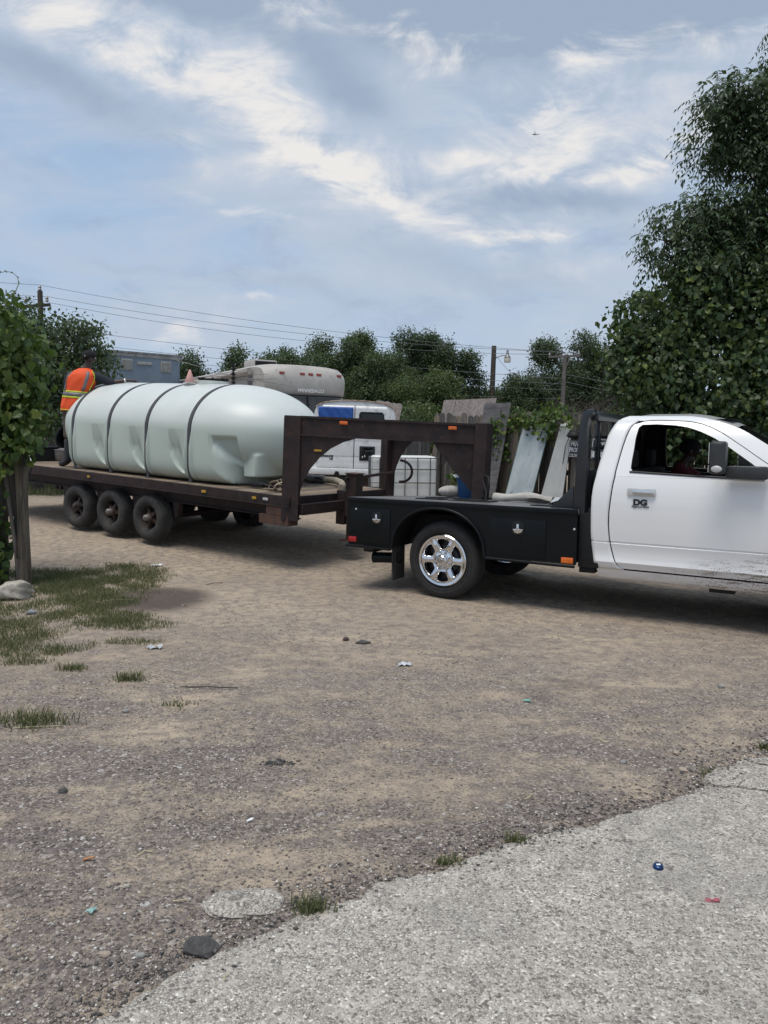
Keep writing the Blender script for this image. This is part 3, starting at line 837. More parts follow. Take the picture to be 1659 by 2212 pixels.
    mb.grid(rows); mb.build('door_card', interior_m, d, 60)
    mb = MB(); rows = []
    for z in lin(.45, 1.90, 26): rows.append([P3(xs_(z) + q_, z, s, .022) for q_ in (-.06, 0, .06)])
    mb.grid(rows)
    rows = []
    for x in lin(2.0, 3.3, 24):
        z = interp(x, ZTOP); rows.append([P3(x, z + q_, s, .022) for q_ in (-.03, .03)])
    mb.grid(rows)
    rows = [[P3(x, z, s, .03) for x in (XF - .05, XF + .05)] for z in lin(.4, 1.44, 14)]
    mb.grid(rows)
    rows = [[P3(x, z, s, .03) for x in lin(1.85, XF, 10)] for z in (.44, .50)]
    mb.grid(rows)
    mb.build('door_jamb', black_matte, truck, 60)
    # door handle
    mb = MB(); mb.b2((1.955, s * 1.012, 1.19), (2.215, s * 1.024, 1.262))
    hd = mb.build('door_handle', mat('pale_handle_bezel', (.62, .63, .63), (.55, .56, .56), 9, .3, .3), d, 40, .011)
    mb = MB(); mb.b2((2.005, s * 1.026, 1.21), (2.205, s * 1.048, 1.245))
    mb.build('door_handle', chrome, d, 40, .011)
    if s < 0:
        text('door_lettering', 'DG', .074, black_print, d, facing((2.078, s * 1.0185, 1.128), (1, 0, 0), (0, 0.01, 1)), .001, .0045, 0, 1.18)
        text('door_lettering', 'Playground Ranch', .027, black_print, d, facing((2.078, s * 1.0185, 1.090), (1, 0, 0), (0, 0.01, 1)), .001, .0004, .45, .82)
    else:
        mb = MB()
        top = [(x, z) for x, z in i2]; bot = poly([(1.985, 1.418), (2.56, 1.396), (3.10, 1.395)], len(top))
        mb.grid([[P3(a[0], a[1], s, .02), P3(b[0], b[1], s, .02)] for a, b in zip(top, bot)])
        mb.build('side_window', clear_glass, d, 60)
    # front wing with wheel arch
    mb = MB(); rows = []
    for x in lin(XF + .006, 4.95, 34):
        dxx = x - 3.82
        zb = .43 if abs(dxx) > .52 else .40 + .52 * math.sqrt(max(0, 1 - (dxx / .52) ** 2)) ** 0.9
        zb = max(zb, .43)
        top = 1.37 - max(0, x - 3.3) * .045
        taper = 0.06 * max(0, (x - 4.43) / .5) ** 2
        rows.append([(x, s * (Yz(min(z, 1.36)) - taper - (0.03 if k == 7 else 0)), z) for k, z in enumerate(lin(zb, top, 8))])
    mb.grid(rows); q = mb.build('front_wing', dirty_m, truck, 50)
    # towing mirror
    mm = thing('side_mirror', None, None); mm.parent = truck
    mb = MB(); mb.b2((2.70, s * 1.13, 1.43), (2.83, s * 1.33, 1.715))
    mb.build('mirror_housing', grey_plastic, mm, 50, .035, seg=3)
    mb = MB(); mb.b2((2.692, s * 1.15, 1.52), (2.699, s * 1.31, 1.70)); mb.b2((2.692, s * 1.15, 1.445), (2.699, s * 1.31, 1.505))
    mb.build('mirror_glass', chrome, mm, None, .002)
    mb = MB(); mb.b2((2.82, s * 1.0, 1.385), (3.16, s * 1.18, 1.50))
    mb.build('mirror_arm', grey_plastic, mm, 50, .03, seg=2)
    if s < 0:
        mb = MB(); mb.ball((2.765, s * 1.335, 1.475), (.045, .012, .03), 10, 6); mb.build('mirror_light', white_lens, mm, 60)
for s in (-1, 1): cab_sides(s)

# roof, glass, back wall, bonnet, nose
mb = MB(); rows = []
for x in lin(1.86, 2.86, 20):
    zr = min(1.955, interp(x, ZROOF)); yr = Yz(zr) + .004
    if x < 1.95: zr -= (1.95 - x) * .25
    rows.append([(x, yr * t, zr + .035 * (1 - t * t) * min(1, (x - 1.84) * 6)) for t in lin(-1, 1, 13)])
mb.grid(rows); mb.build('roof', white_m, truck, 60)
mb = MB(); rows = []
for x in lin(2.845, 3.72, 8):
    zr = interp(x, ZROOF); yr = Yz(zr) - .012
    rows.append([(x + .10 * (1 - t * t), yr * t, zr + .012 * (1 - t * t)) for t in lin(-1, 1, 13)])
mb.grid(rows); mb.build('windscreen', clear_glass, truck, 60)
mb = MB(); rows = []
for z in lin(.40, 1.955, 24):
    y_ = Yz(z); rows.append([(xb(z) - .0, y_ * t, z) for t in lin(-1, 1, 12)])
keep = MB(); keep.grid(rows); keep.f = [f for f in keep.f if not (1.45 < sum(keep.v[i][2] for i in f) / 4 < 1.82 and abs(sum(keep.v[i][1] for i in f) / 4) < .5)]; keep.mi = [0] * len(keep.f)
keep.build('cab_back', white_m, truck, 60)
liner = MB(); liner.v = [(v[0] + .03, v[1] * .96, v[2]) for v in keep.v]; liner.f = list(keep.f); liner.mi = [0] * len(liner.f); liner.build('trim_lining', interior_m, truck, 60)
mb = MB(); mb.b2((1.735, -.52, 1.42), (1.745, .52, 1.84)); mb.build('rear_window', dark_glass, truck)
mb = MB(); rows = []
for x in lin(3.42, 4.95, 12):
    zt = 1.372 - max(0, x - 3.3) * .045 - max(0, x - 4.5) * .25
    rows.append([(x, Yz(1.36) * t * (1 - .06 * max(0, (x - 4.43) / .5) ** 2), zt + .07 * (1 - t * t) * (1 if x > 3.5 else .3)) for t in lin(-1, 1, 13)])
mb.grid(rows); mb.build('bonnet', white_m, truck, 60)
mb = MB(); mb.b2((4.91, -.90, .62), (4.97, .90, 1.24)); mb.build('radiator_grille', black_matte, truck, 40, .02)
mb = MB()
for k in range(4): mb.b2((4.971, -.55, .72 + k * .12), (4.995, .55, .755 + k * .12))
mb.build('grille_bar', chrome, truck, 40, .005)
for s in (-1, 1):
    mb = MB(); mb.b2((4.93, s * .60, .98), (4.995, s * .92, 1.2)); mb.build('headlight', white_lens, truck, 40, .02)
mb = MB(); mb.b2((4.93, -1.0, .45), (5.15, 1.0, .70)); mb.build('front_bumper', chrome, truck, 50, .05)
# interior
mb = MB(); mb.b2((1.74, -.86, .42), (3.6, .86, .47)); mb.build('cab_floor', interior_m, truck)
mb = MB(); mb.b2((2.0, -.82, .62), (2.55, .82, .92)); mb.b2((1.80, -.82, .75), (1.98, .82, 1.42)); mb.build('bench_seat', interior_m, truck, 50, .05)
for y_ in (-.45, .45):
    mb = MB(); mb.b2((1.82, y_ - .13, 1.44), (1.91, y_ + .13, 1.62)); mb.build('headrest', interior_m, truck, 50, .03)
mb = MB(); mb.b2((3.05, -.88, .80), (3.62, .88, 1.33)); mb.build('dashboard', interior_m, truck, 50, .06)
mb = MB(); mb.lathe([(.185 + .016 * math.cos(a), .016 * math.sin(a)) for a in lin(0, 2 * PI, 9)[:-1]], 28, Matrix.Translation((2.86, .42, 1.22)) @ Matrix.Rotation(R(-62), 4, 'Y'), closed=True)
mb.bar((2.86, .42, 1.22), (3.06, .42, 1.12), .05, .05); mb.build('steering_wheel', black_matte, truck, 60)
mb = MB(); mb.grid([[(x, Yz(1.93) * .9 * t, 1.925) for t in (-1, 1)] for x in (1.9, 2.8)]); mb.build('headliner', interior_m, truck)
# chassis under the cab and bed
mb = MB()
for s in (-1, 1): mb.b2((-1.1, s * .38, .50), (4.6, s * .46, .68))
for x in (-.95, .5, 1.4, 2.4, 3.4): mb.b2((x, -.38, .54), (x + .09, .38, .64))
mb.b2((1.0, -.36, .42), (1.75, .30, .60))
mb.b2((2.70, -.86, .315), (2.92, -.70, .37))
mb.build('chassis', black_matte, truck, 40, .006)
mb = MB(); mb.tube([(0, -.92, .385), (0, .92, .385)], .05, 10); mb.build('axle', black_matte, truck, 60)
mb = MB(); mb.ball((0, 0, .385), (.17, .15, .17)); mb.build('differential', black_matte, truck, 60)
mb = MB(); mb.tube([(3.82, -.92, .385), (3.82, .92, .385)], .05, 10); mb.build('axle', black_matte, truck, 60)


# wheels
def wheel(x, s, fancy=True):
    wt = thing('wheel', None, None, (x, s * .985, .385), (0, 0, 0)); wt.parent = truck
    M = Matrix.Rotation(R(90) * (1 if s < 0 else -1), 4, 'X')     # local +h points outward
    RO = .425
    mb = MB()
    prof = [(.283, -.045), (.30, -.022), (.335, -.006), (.375, -.008), (.400, -.022), (.416, -.045)]
    for k, h in enumerate(lin(-.06, -.22, 9)):
        prof.append((RO - (.010 if k % 2 else 0), h))
    prof += [(.416, -.235), (.395, -.262), (.34, -.275), (.283, -.24)]
    mb.lathe(prof, 72, M)
    ty = mb.build('tyre', rubber, wt, 40)
    # sidewall rings
    mb = MB()
    for rr in (.318, .352):
        mb.lathe([(rr, -.010), (rr + .004, -.002), (rr + .008, -.009)], 64, M)
    mb.build('tyre', rubber, wt, 60)
    # rim with six window openings
    mb = MB()
    RR = [.055, .085, .105, .120] + lin(.126, .238, 17) + [.244, .252]
    def hgt(r_, a):
        k = (a * 6 / (2 * PI)) % 1.0; d = abs(k - .5) * 2          # 1 on the spoke, 0 at an opening
        if r_ < .09: return -.034
        if r_ < .115: return -.042
        return -.034 + .020 * d ** 2 * (1 - abs(r_ - .185) / .12) + .012 * (r_ - .12) / .13
    def half(r_):
        q = abs(2 * (r_ - .126) / .112 - 1)
        return (.24 + .13 * (r_ - .126) / .112) * max(0, 1 - q ** 5) ** .5
    dirv = M.to_3x3() @ Vector((0, 0, -.060))
    for sec in range(6):
        a0 = sec * PI / 3
        rows = []
        for r_ in RR:
            w_ = half(r_) if .126 <= r_ <= .238 else 0
            rows.append([M @ Vector((r_ * math.cos(a), r_ * math.sin(a), hgt(r_, a) - (.010 * max(0, 1 - min(t, 1 - t) / .12) if w_ > .02 else 0))) for t, a in [(t, a0 - (PI / 6 - w_) + 2 * (PI / 6 - w_) * t) for t in lin(0, 1, 15)]])
        mb.grid(rows)
        for e in (0, -1):
            ed = [r_[e] for r_, q in zip(rows, RR) if .126 <= q <= .238]
            mb.grid([[p, p + dirv + (M.to_3x3() @ Vector((-math.sin(a0), math.cos(a0), 0))) * (.012 if e == 0 else -.012) * -1] for p in ed])
    mb.lathe([(.252, hgt(.252, 0) + .004), (.262, -.006), (.276, -.002), (.288, -.012), (.286, -.04)], 96, M)
    mb.build('rim', chrome if fancy else alloy, wt, 38)
    mb = MB(); mb.lathe([(.002, -.10), (.165, -.10), (.17, -.13), (.25, -.14)], 40, M); mb.build('brake_disc', mat('brake_grey', (.05, .05, .052), (.03, .03, .03), 12, .5, .5), wt, 40)
    mb = MB(); mb.lathe([(.062, -.034), (.060, .012), (.050, .022), (.0, .026)], 28, M); mb.build('hub_cap', chrome, wt, 40)
    # emblem: a horned head in relief
    mb = MB()
    mb.prism([(-.008, -.028), (.008, -.028), (.014, .0), (.010, .018), (-.010, .018), (-.014, 0)], lambda u, v, h: M @ Vector((u, v, h)), .026, .033)
    for sg in (-1, 1):
        mb.tube([M @ Vector((sg * (.010 + .020 * math.sin(t)), .020 - .020 * (1 - math.cos(t)), .029)) for t in lin(0, 3.6, 9)], [.007 - .0005 * i for i in range(9)], 6)
    mb.build('emblem', alloy, wt, 60)
    for k in range(8):
        a = 2 * PI * (k + .5) / 8
        mb = MB(); c = Matrix.Translation(M @ Vector((.088 * math.cos(a), .088 * math.sin(a), -.036))) @ M
        mb.lathe([(.013, 0), (.0125, .022), (.008, .030), (0, .032)], 6, c); mb.build('lug_nut', alloy, wt, 30)
    return wt
for x, s in ((0, -1), (0, 1), (3.82, -1), (3.82, 1)): wheel(x, s)

# flatbed body
bed = thing('flatbed', None, None); bed.parent = truck
XR, XE, ZB, ZD = -1.155, 1.50, .49, 1.03
arch = [(-.555 * math.cos(t) - .02, .49 + .475 * math.sin(t) ** .92) for t in lin(0, PI, 21)]
for s in (-1, 1):
    mb = MB()
    zt_ = ZD - .05 if s < 0 else ZD - .16
    poly_ = [(XR, ZB)] + arch + [(XE, ZB - .005), (XE, zt_), (XR, zt_)]
    arch = [(a_, min(b_, .96)) for a_, b_ in arch]
    mb.prism(poly_, lambda u, v, h: (u, h, v), s * 1.065, s * 1.045)
    mb.build('bed_side', black_gloss, bed, 30)
    mb = MB()   # box bodies and wheel well behind the skin
    mb.b2((XR + .01, s * 1.04, ZB + .01), (-.58, s * .62, ZD - .18)); mb.b2((.54, s * 1.04, ZB + .01), (XE - .01, s * .62, ZD - .18)); mb.b2((-.58, s * .62, .60), (.54, s * .60, ZD - .18))
    mb.build('tool_box', black_matte, bed, 30)
    mb = MB(); mb.tube([(x, s * 1.072, z) for x, z in [(-.60, .47)] + arch + [(.56, .47)]], .017, 8); mb.build('wheel_arch_lip', black_gloss, bed, 60)
    mb = MB(); rows = [[(x, s * 1.06, z), (x, s * .64, z)] for x, z in arch]; mb.grid(rows); mb.build('wheel_well', black_matte, bed, 60)
    for xa_, xb__ in ((XR - .03, -.60), (.56, XE - .01)):
        mb = MB(); mb.tube([(xa_, s * 1.07, .475), (xb__, s * 1.07, .468)], .016, 8); mb.build('skirt_rail', black_gloss, bed, 60)
    mb = MB(); e_ = 0 if s < 0 else -.108
    mb.b2((XR - .01, s * 1.078, ZD - .05 + e_), (XE, s * 1.035, ZD + .002 + e_)); mb.build('deck_rail', black_gloss, bed, 40, .008)
    for (x0, x1, z0, z1) in ((-1.12, -.60, .52, .915), (.60, 1.19, .52, .905)):
        mb = MB(); mb.b2((x0, s * 1.066, z0), (x1, s * 1.074, z1)); mb.build('box_door', black_gloss, bed, 40, .004)
    for xl, x0 in ((-.77, None), (.90, None)):
        mb = MB(); Ml = Matrix.Translation((xl, s * 1.0745, .81)) @ Matrix.Rotation(R(90) * (1 if s < 0 else -1), 4, 'X')
        mb.prism([(.068 * math.copysign(abs(math.cos(t)) ** .6, math.cos(t)), .072 * math.copysign(abs(math.sin(t)) ** .6, math.sin(t))) for t in lin(0, 2 * PI, 25)[:-1]], lambda u, v, h: Ml @ Vector((u, v, h)), 0, .008)
        lt = mb.build('paddle_latch', black_matte, bed, 40, .003)
        mb = MB()
        mb.prism([(-.052, -.008), (-.05, -.022), (-.034, -.043), (0, -.052), (.034, -.043), (.05, -.022), (.052, -.008)], lambda u, v, h: Ml @ Vector((u, v, h)), .009, .014)
        mb.prism([(-.026, -.008), (-.012, .006), (-.011, .045), (.011, .045), (.012, .006), (.026, -.008)], lambda u, v, h: Ml @ Vector((u, v, h)), .009, .020)
        mb.build('latch_handle', chrome, lt, 40, .002)
    for xl in (-1.045, 1.475):
        mb = MB(); mb.lathe([(.012, 0), (.011, .006), (0, .009)], 12, Matrix.Translation((xl, s * (1.0745 if xl < 0 else 1.066), .90 if xl < 0 else .84)) @ Matrix.Rotation(R(90) * (1 if s < 0 else -1), 4, 'X')); mb.build('marker_stud', white_lens, bed, 60)
    mb = MB(); mb.b2((XR + .012, s * 1.066, .522), (XR + .115, s * 1.082, .582)); mb.build('tail_lamp', red_lens, bed, 40, .006)
    mb = MB(); mb.b2((1.355, s * 1.066, .497), (1.475, s * 1.082, .555)); mb.build('side_marker', amber, bed, 40, .006)
    mb = MB(); mb.b2((-.625, s * .98, .10), (-.61, s * .70, .56)); mb.build('mud_flap', mat('mud_flap_rubber', (.035, .033, .031), (.06, .055, .05), 8, .9), bed)
mb = MB(); mb.prism([(-1.02, ZD), (1.04, ZD - .105), (1.04, ZD - .15), (-1.02, ZD - .05)], lambda u, v, h: (h, u, v), XR, XE); mb.build('bed_deck', tread_m, bed, 40)   # the deck falls away to its far side
mb = MB(); mb.prism([(-1.0, .56), (1.0, .56), (1.0, ZD - .11), (-1.0, ZD - .01)], lambda u, v, h: (h, u, v), XR - .06, XR); mb.build('tail_board', black_gloss, bed, 40, .006)
mb = MB(); mb.b2((-1.15, -.74, .36), (-1.0, .74, .47)); mb.build('rear_bumper', black_matte, bed, 40, .01)
mb = MB(); mb.tube([(-.60, -.84, .345), (-.86, -.86, .33), (-.93, -.87, .325)], [.062, .062, .064], 14, cap=False); mb.build('exhaust_tip', black_gloss, bed, 60)
for (x, y_, a, b, rz) in ((.06, -.30, .50, .36, .1), (1.02, -.55, .30, .22, .0), (-.42, -.40, .34, .20, .08)):
    mb = MB(); mb.box((x, y_, ZD + .007 - .051 * (y_ + 1.02)), (a, b, .010), M=Matrix.Rotation(rz, 4, 'Z') @ Matrix.Rotation(-.051, 4, 'X')); mb.build('hatch_plate', black_matte, bed, 30, .003)
# headache rack
rack = thing('headache_rack', None, None); rack.parent = truck
navy = mat('rack_blue_black', (.012, .016, .021), (.017, .021, .026), 5, .3, coat=.3)
for s in (-1, 1):
    mb = MB()
    mb.prism([(1.43, ZD - .06), (1.55, ZD - .06), (1.55, 1.86), (1.565, 1.93), (1.60, 1.965), (1.60, 2.01), (1.53, 2.005), (1.495, 1.97), (1.475, 1.88), (1.455, 1.6)], lambda u, v, h: (u, h, v), s * 1.0, s * .86)
    mb.build('rack_post', navy, rack, 30, .008)
    mb = MB(); mb.prism([(1.20, ZD + .003), (1.43, ZD + .003), (1.43, 1.26)], lambda u, v, h: (u, h, v), s * .995, s * .965); mb.build('rack_gusset', navy, rack, 30, .003)
    for z in (1.27, 1.38):
        mb = MB(); mb.box((1.452, s * .93, z), (.012, .05, .05)); mb.build('rack_slot', black_matte, rack)
mb = MB(); mb.b2((1.53, -.86, 1.90), (1.62, .86, 1.99)); mb.build('rack_top_bar', navy, rack, 40, .02)
mb = MB(); mb.b2((1.52, -.86, ZD), (1.56, .86, 1.42)); mb.build('rack_panel', black_gloss, rack, 40, .006)
for y_ in (-.58, 0, .58):
    mb = MB(); mb.b2((1.52, y_ - .03, 1.42), (1.57, y_ + .03, 1.90)); mb.build('rack_upright', navy, rack, 40, .005)
for z in (1.52, 1.63, 1.75):
    mb = MB(); mb.b2((1.53, -.86, z - .016), (1.56, .86, z + .016)); mb.build('rack_bar', navy, rack, 40, .005)
mb = MB(); mb.b2((1.50, -1.0, .46), (1.70, 1.0, 1.0)); mb.b2((1.50, -.95, .40), (1.66, .95, .46)); mb.build('bulkhead', black_matte, rack, 40, .01)

# ------------------------------------------------------------------ gooseneck trailer (local x forward, y left; its right side faces the camera)
TO, TH, TP = Vector((-1.2, 9.76, .94)), R(-34), R(2.4)
TROT = (0, TP, TH)
TMAT = Matrix.Translation(TO) @ Euler(TROT).to_matrix().to_4x4()
def TW(p): return TMAT @ Vector(p)
trailer = thing('gooseneck_trailer', 'rusty brown triple axle gooseneck flatbed trailer with plank deck', 'trailer', TO, TROT)
TL, TWD = 7.6, 2.35
wood_deck = []
for k, (a, b) in enumerate([((.235, .175, .125), (.15, .112, .085)), ((.30, .235, .165), (.20, .15, .11)), ((.17, .13, .105), (.105, .085, .072)), ((.38, .31, .22), (.27, .21, .15))]):
    wood_deck.append(mat(f'deck_wood_{k}', a, b, 3.2, .85, 0, .5, 30, stretch=(9, 1, 9)))
nP = 38
pw = TL / nP
for k in range(nP):
    x0 = -k * pw - .06
    mb = MB(); dz = random.uniform(-.004, .003)
    mb.b2((x0 - pw + .008, .055, -.045 + dz), (x0, TWD - .055, 0 + dz))
    mb.build('deck_plank', wood_deck[random.choice([0, 0, 1, 1, 2, 3 if k < 9 else 1])], trailer, None, .004)
def chan(y0, sg, name):
    mb = MB()
    pr = [(0, .006), (.075, .006), (.075, -.004), (.012, -.004), (.012, -.118), (-.018, -.118), (-.018, -.130), (.0, -.130)]
    mb.prism(pr, lambda u, v, h: (h, y0 + sg * u, v), -TL - .08, .0)
    mb.build(name, rust, trailer, None, .002)
chan(0, 1, 'edge_rail'); chan(TWD, -1, 'edge_rail')
for sg, y0 in ((1, .16), (-1, TWD - .16)):
    mb = MB()
    pr = [(0, -.046), (.10, -.046), (.10, -.062), (.057, -.062), (.057, -.285), (.10, -.285), (.10, -.30), (0, -.30), (0, -.285), (.043, -.285), (.043, -.062), (0, -.062)]
    mb.prism(pr, lambda u, v, h: (h, y0 + sg * u, v), -TL, -.02)
    mb.build('main_beam', rust, trailer, None, .002)
for k in range(12):
    x = -.35 - k * .62
    mb = MB(); mb.b2((x - .025, .02, -.125), (x + .025, TWD - .02, -.05)); mb.build('cross_member', rust, trailer)
mb = MB(); mb.b2((-.055, .02, -.125), (0.0, TWD - .02, .004)); mb.build('front_rail', rust, trailer, None, .004)
mb = MB(); mb.b2((-TL - .09, .0, -.16), (-TL - .02, TWD, .004)); mb.build('rear_rail', rust, trailer, None, .004)
mb = MB(); mb.b2((.045, .12, -.225), (.115, TWD - .12, -.085)); mb.build('tie_beam', rust, trailer, None, .004)
for x in (-5.30, -5.19):
    mb = MB(); mb.b2((x - .03, .17, -.36), (x + .03, .25, -.30)); mb.build('hanger_tab', rust, trailer)
for y0, sg in ((0, 1), (TWD, -1)):
    mb = MB()
    ya, yb = y0 - sg * .004, y0 + sg * .20
    mb.b2((-.40, ya, -.25), (-.06, yb, -.131))
    mb.b2((-.52, ya, -.375), (-.02, yb, -.252))
    mb.build('corner_bracket', rust_hot, trailer, None, .006)

# gooseneck
UL = math.hypot(2.20, TWD / 2)
def neck(sgn):
    y0 = 0.0 if sgn > 0 else TWD
    u = Vector((2.20, sgn * TWD / 2, 0)).normalized()
    o_ = Vector((-.09, y0 + sgn * .06, 0)); nrm_ = Vector((-u.y, u.x, 0)) * sgn
    fn = lambda a, z, h: o_ + u * a + nrm_ * h + Vector((0, 0, z))
    mb = MB(); mb.prism([(-.06, -.30), (.15, -.30), (.15, 1.04), (-.06, 1.04)], fn, -.07, .07); mb.build('neck_post', rust, trailer, None, .008)
    mb = MB(); mb.prism([(-.06, -.30), (.155, -.30), (.155, 1.02), (-.06, 1.02)], fn, -.078, -.07); mb.build('post_plate', rust, trailer)
    mb = MB(); mb.prism([(.15, .795), (UL - .10, .795), (UL - .10, 1.04), (.15, 1.04)], fn, -.045, .045); mb.build('neck_beam', rust, trailer, None, .006)
    mb = MB()
    mb.prism([(.15, 1.015), (UL - .10, 1.015), (UL - .10, 1.043), (.15, 1.043)], fn, -.065, .065)
    mb.prism([(.15, .790), (UL - .10, .790), (UL - .10, .815), (.15, .815)], fn, -.065, .065)
    mb.build('beam_flange', rust, trailer)
    cv_ = [(.15, -.02), (.17, .10), (.215, .24), (.29, .38), (.40, .52), (.54, .645), (.70, .735), (.86, .788)]
    mb = MB(); mb.prism([(.15, .789)] + cv_[:], fn, -.035, -.015); mb.build('neck_gusset', rust, trailer, None, .003)
    c2 = [(UL - .10, .16), (UL - .20, .24), (UL - .36, .42), (UL - .50, .58), (UL - .62, .72), (UL - .66, .789)]
    mb = MB(); mb.prism([(UL - .10, .789)] + c2[::-1], fn, -.035, -.015); mb.build('coupler_gusset', rust, trailer, None, .003)
    for a in (.70, 2.06):
        mb = MB(); mb.prism([(a - .052, .955), (a + .052, .955), (a + .052, 1.0), (a - .052, 1.0)], fn, -.088, -.0655); mb.build('marker_light', amber, trailer, 50, .010)
    if sgn > 0:
        mb = MB(); mb.prism([(.33, .60), (.43, .60), (.43, .627), (.33, .627)], fn, -.05, -.0355); mb.build('marker_light', yellow_lens, trailer, 50, .006)
    if sgn < 0:
        mb = MB(); mb.tube([fn(.34 + .24 * math.sin(q_) ** .8, .30 + .16 * math.cos(q_), -.05 - .08 * math.sin(q_)) for q_ in lin(0.05, PI - .05, 13)], .020, 8); mb.build('hook_bar', rust, trailer, 60)
        mb = MB()
        for q in range(4):
            mb.tube([fn(.02 + q * .03, .77, -.085), fn(.05 + q * .02 + random.uniform(-.03, .03), .4, -.09), fn(.0 + q * .045, .02, -.085)], .003, 5)
        mb.build('loose_wire', black_matte, trailer)
neck(1); neck(-1)
ax, ay = 2.09, TWD / 2
mb = MB(); mb.b2((ax - .085, ay - .085, -.02), (ax + .085, ay + .085, 1.055)); mb.build('coupler_post', rust, trailer, None, .010)
mb = MB(); mb.tube([(ax, ay, -.18), (ax, ay, .02)], .055, 14); mb.build('coupler', rust, trailer, 60)
mb = MB(); mb.tube([(ax + .06, ay - .06, .42), (ax + .16, ay - .12, .40), (ax + .18, ay - .14, .30), (ax + .17, ay - .14, .18), (ax + .08, ay - .10, .15)], .017, 8); mb.build('grab_loop', black_matte, trailer, 60)
# landing jack in the middle of the front rail
mb = MB(); mb.b2((.13, 1.0, -.30), (.30, 1.17, .285)); jk = mb.build('landing_jack', rust, trailer, None, .006)
mb = MB(); mb.b2((.118, .985, .286), (.312, 1.185, .30)); mb.build('jack_cap', rust_hot, jk, None, .003)
mb = MB(); mb.b2((.15, 1.02, -.62), (.28, 1.15, -.302)); mb.build('drop_leg', rust_hot, jk, None, .006)
mb = MB(); mb.b2((.09, .94, -.635), (.32, 1.20, -.621)); mb.build('foot_plate', rust_hot, jk)
mb = MB(); mb.b2((-.02, 1.0, -.42), (.125, 1.16, .05)); mb.build('jack_bracket', rust, jk, None, .006)
mb = MB(); mb.tube([(.17, .93, .225), (.17, 1.0, .226)], .022, 8); mb.tube([(.17, 1.17, .228), (.10, 2.22, .265)], .022, 8); mb.build('crank_shaft', rust, jk, 60)
mb = MB(); mb.prism([(-.055, .0), (.055, .0), (.058, .16), (.03, .20), (-.03, .20), (-.058, .16)], lambda u, v, h: (-1.0 + h, 2.25 + u, v), 0, .02); mb.build('stake_plate', rust, trailer, None, .003)
# lamps on the edge rail
for x, z, m_, wd in ((-4.15, -.06, yellow_lens, .07), (-1.56, -.06, yellow_lens, .085), (-.61, -.06, yellow_lens, .075), (-.41, -.055, white_lens, .085)):
    mb = MB(); mb.b2((x - wd / 2, -.014, z - .018), (x + wd / 2, -.0005, z + .018)); mb.build('marker_light', m_, trailer, 50, .006)
# axles and wheels
WX = (-2.80, -3.68, -4.56)
for x in WX:
    mb = MB(); mb.tube([(x, .12, -.565), (x, TWD - .12, -.565)], .045, 10); mb.build('axle', rust, trailer, 60)
for y0 in (.21, TWD - .21):
    mb = MB()
    for x in WX:
        for q in range(3):
            mb.b2((x - .40 + q * .07, y0 - .03, -.505 + q * .012), (x + .40 - q * .07, y0 + .03, -.495 + q * .012))
    mb.build('leaf_spring', rust, trailer)
    for x in (-2.33, -3.24, -4.12, -5.02):
        mb = MB(); mb.prism([(-.07, 0), (.07, 0), (.03, -.22), (-.03, -.22)], lambda u, v, h: (x + u, h, -.30 + v), y0 - .04, y0 + .04); mb.build('spring_hanger', rust, trailer)
hub_rust = mat('hub_rust', (.075, .04, .03), (.035, .025, .023), 12, .8, 0, .4, 60)
grease = mat('grease_cap', (.26, .25, .24), (.17, .15, .14), 9, .5, .4)
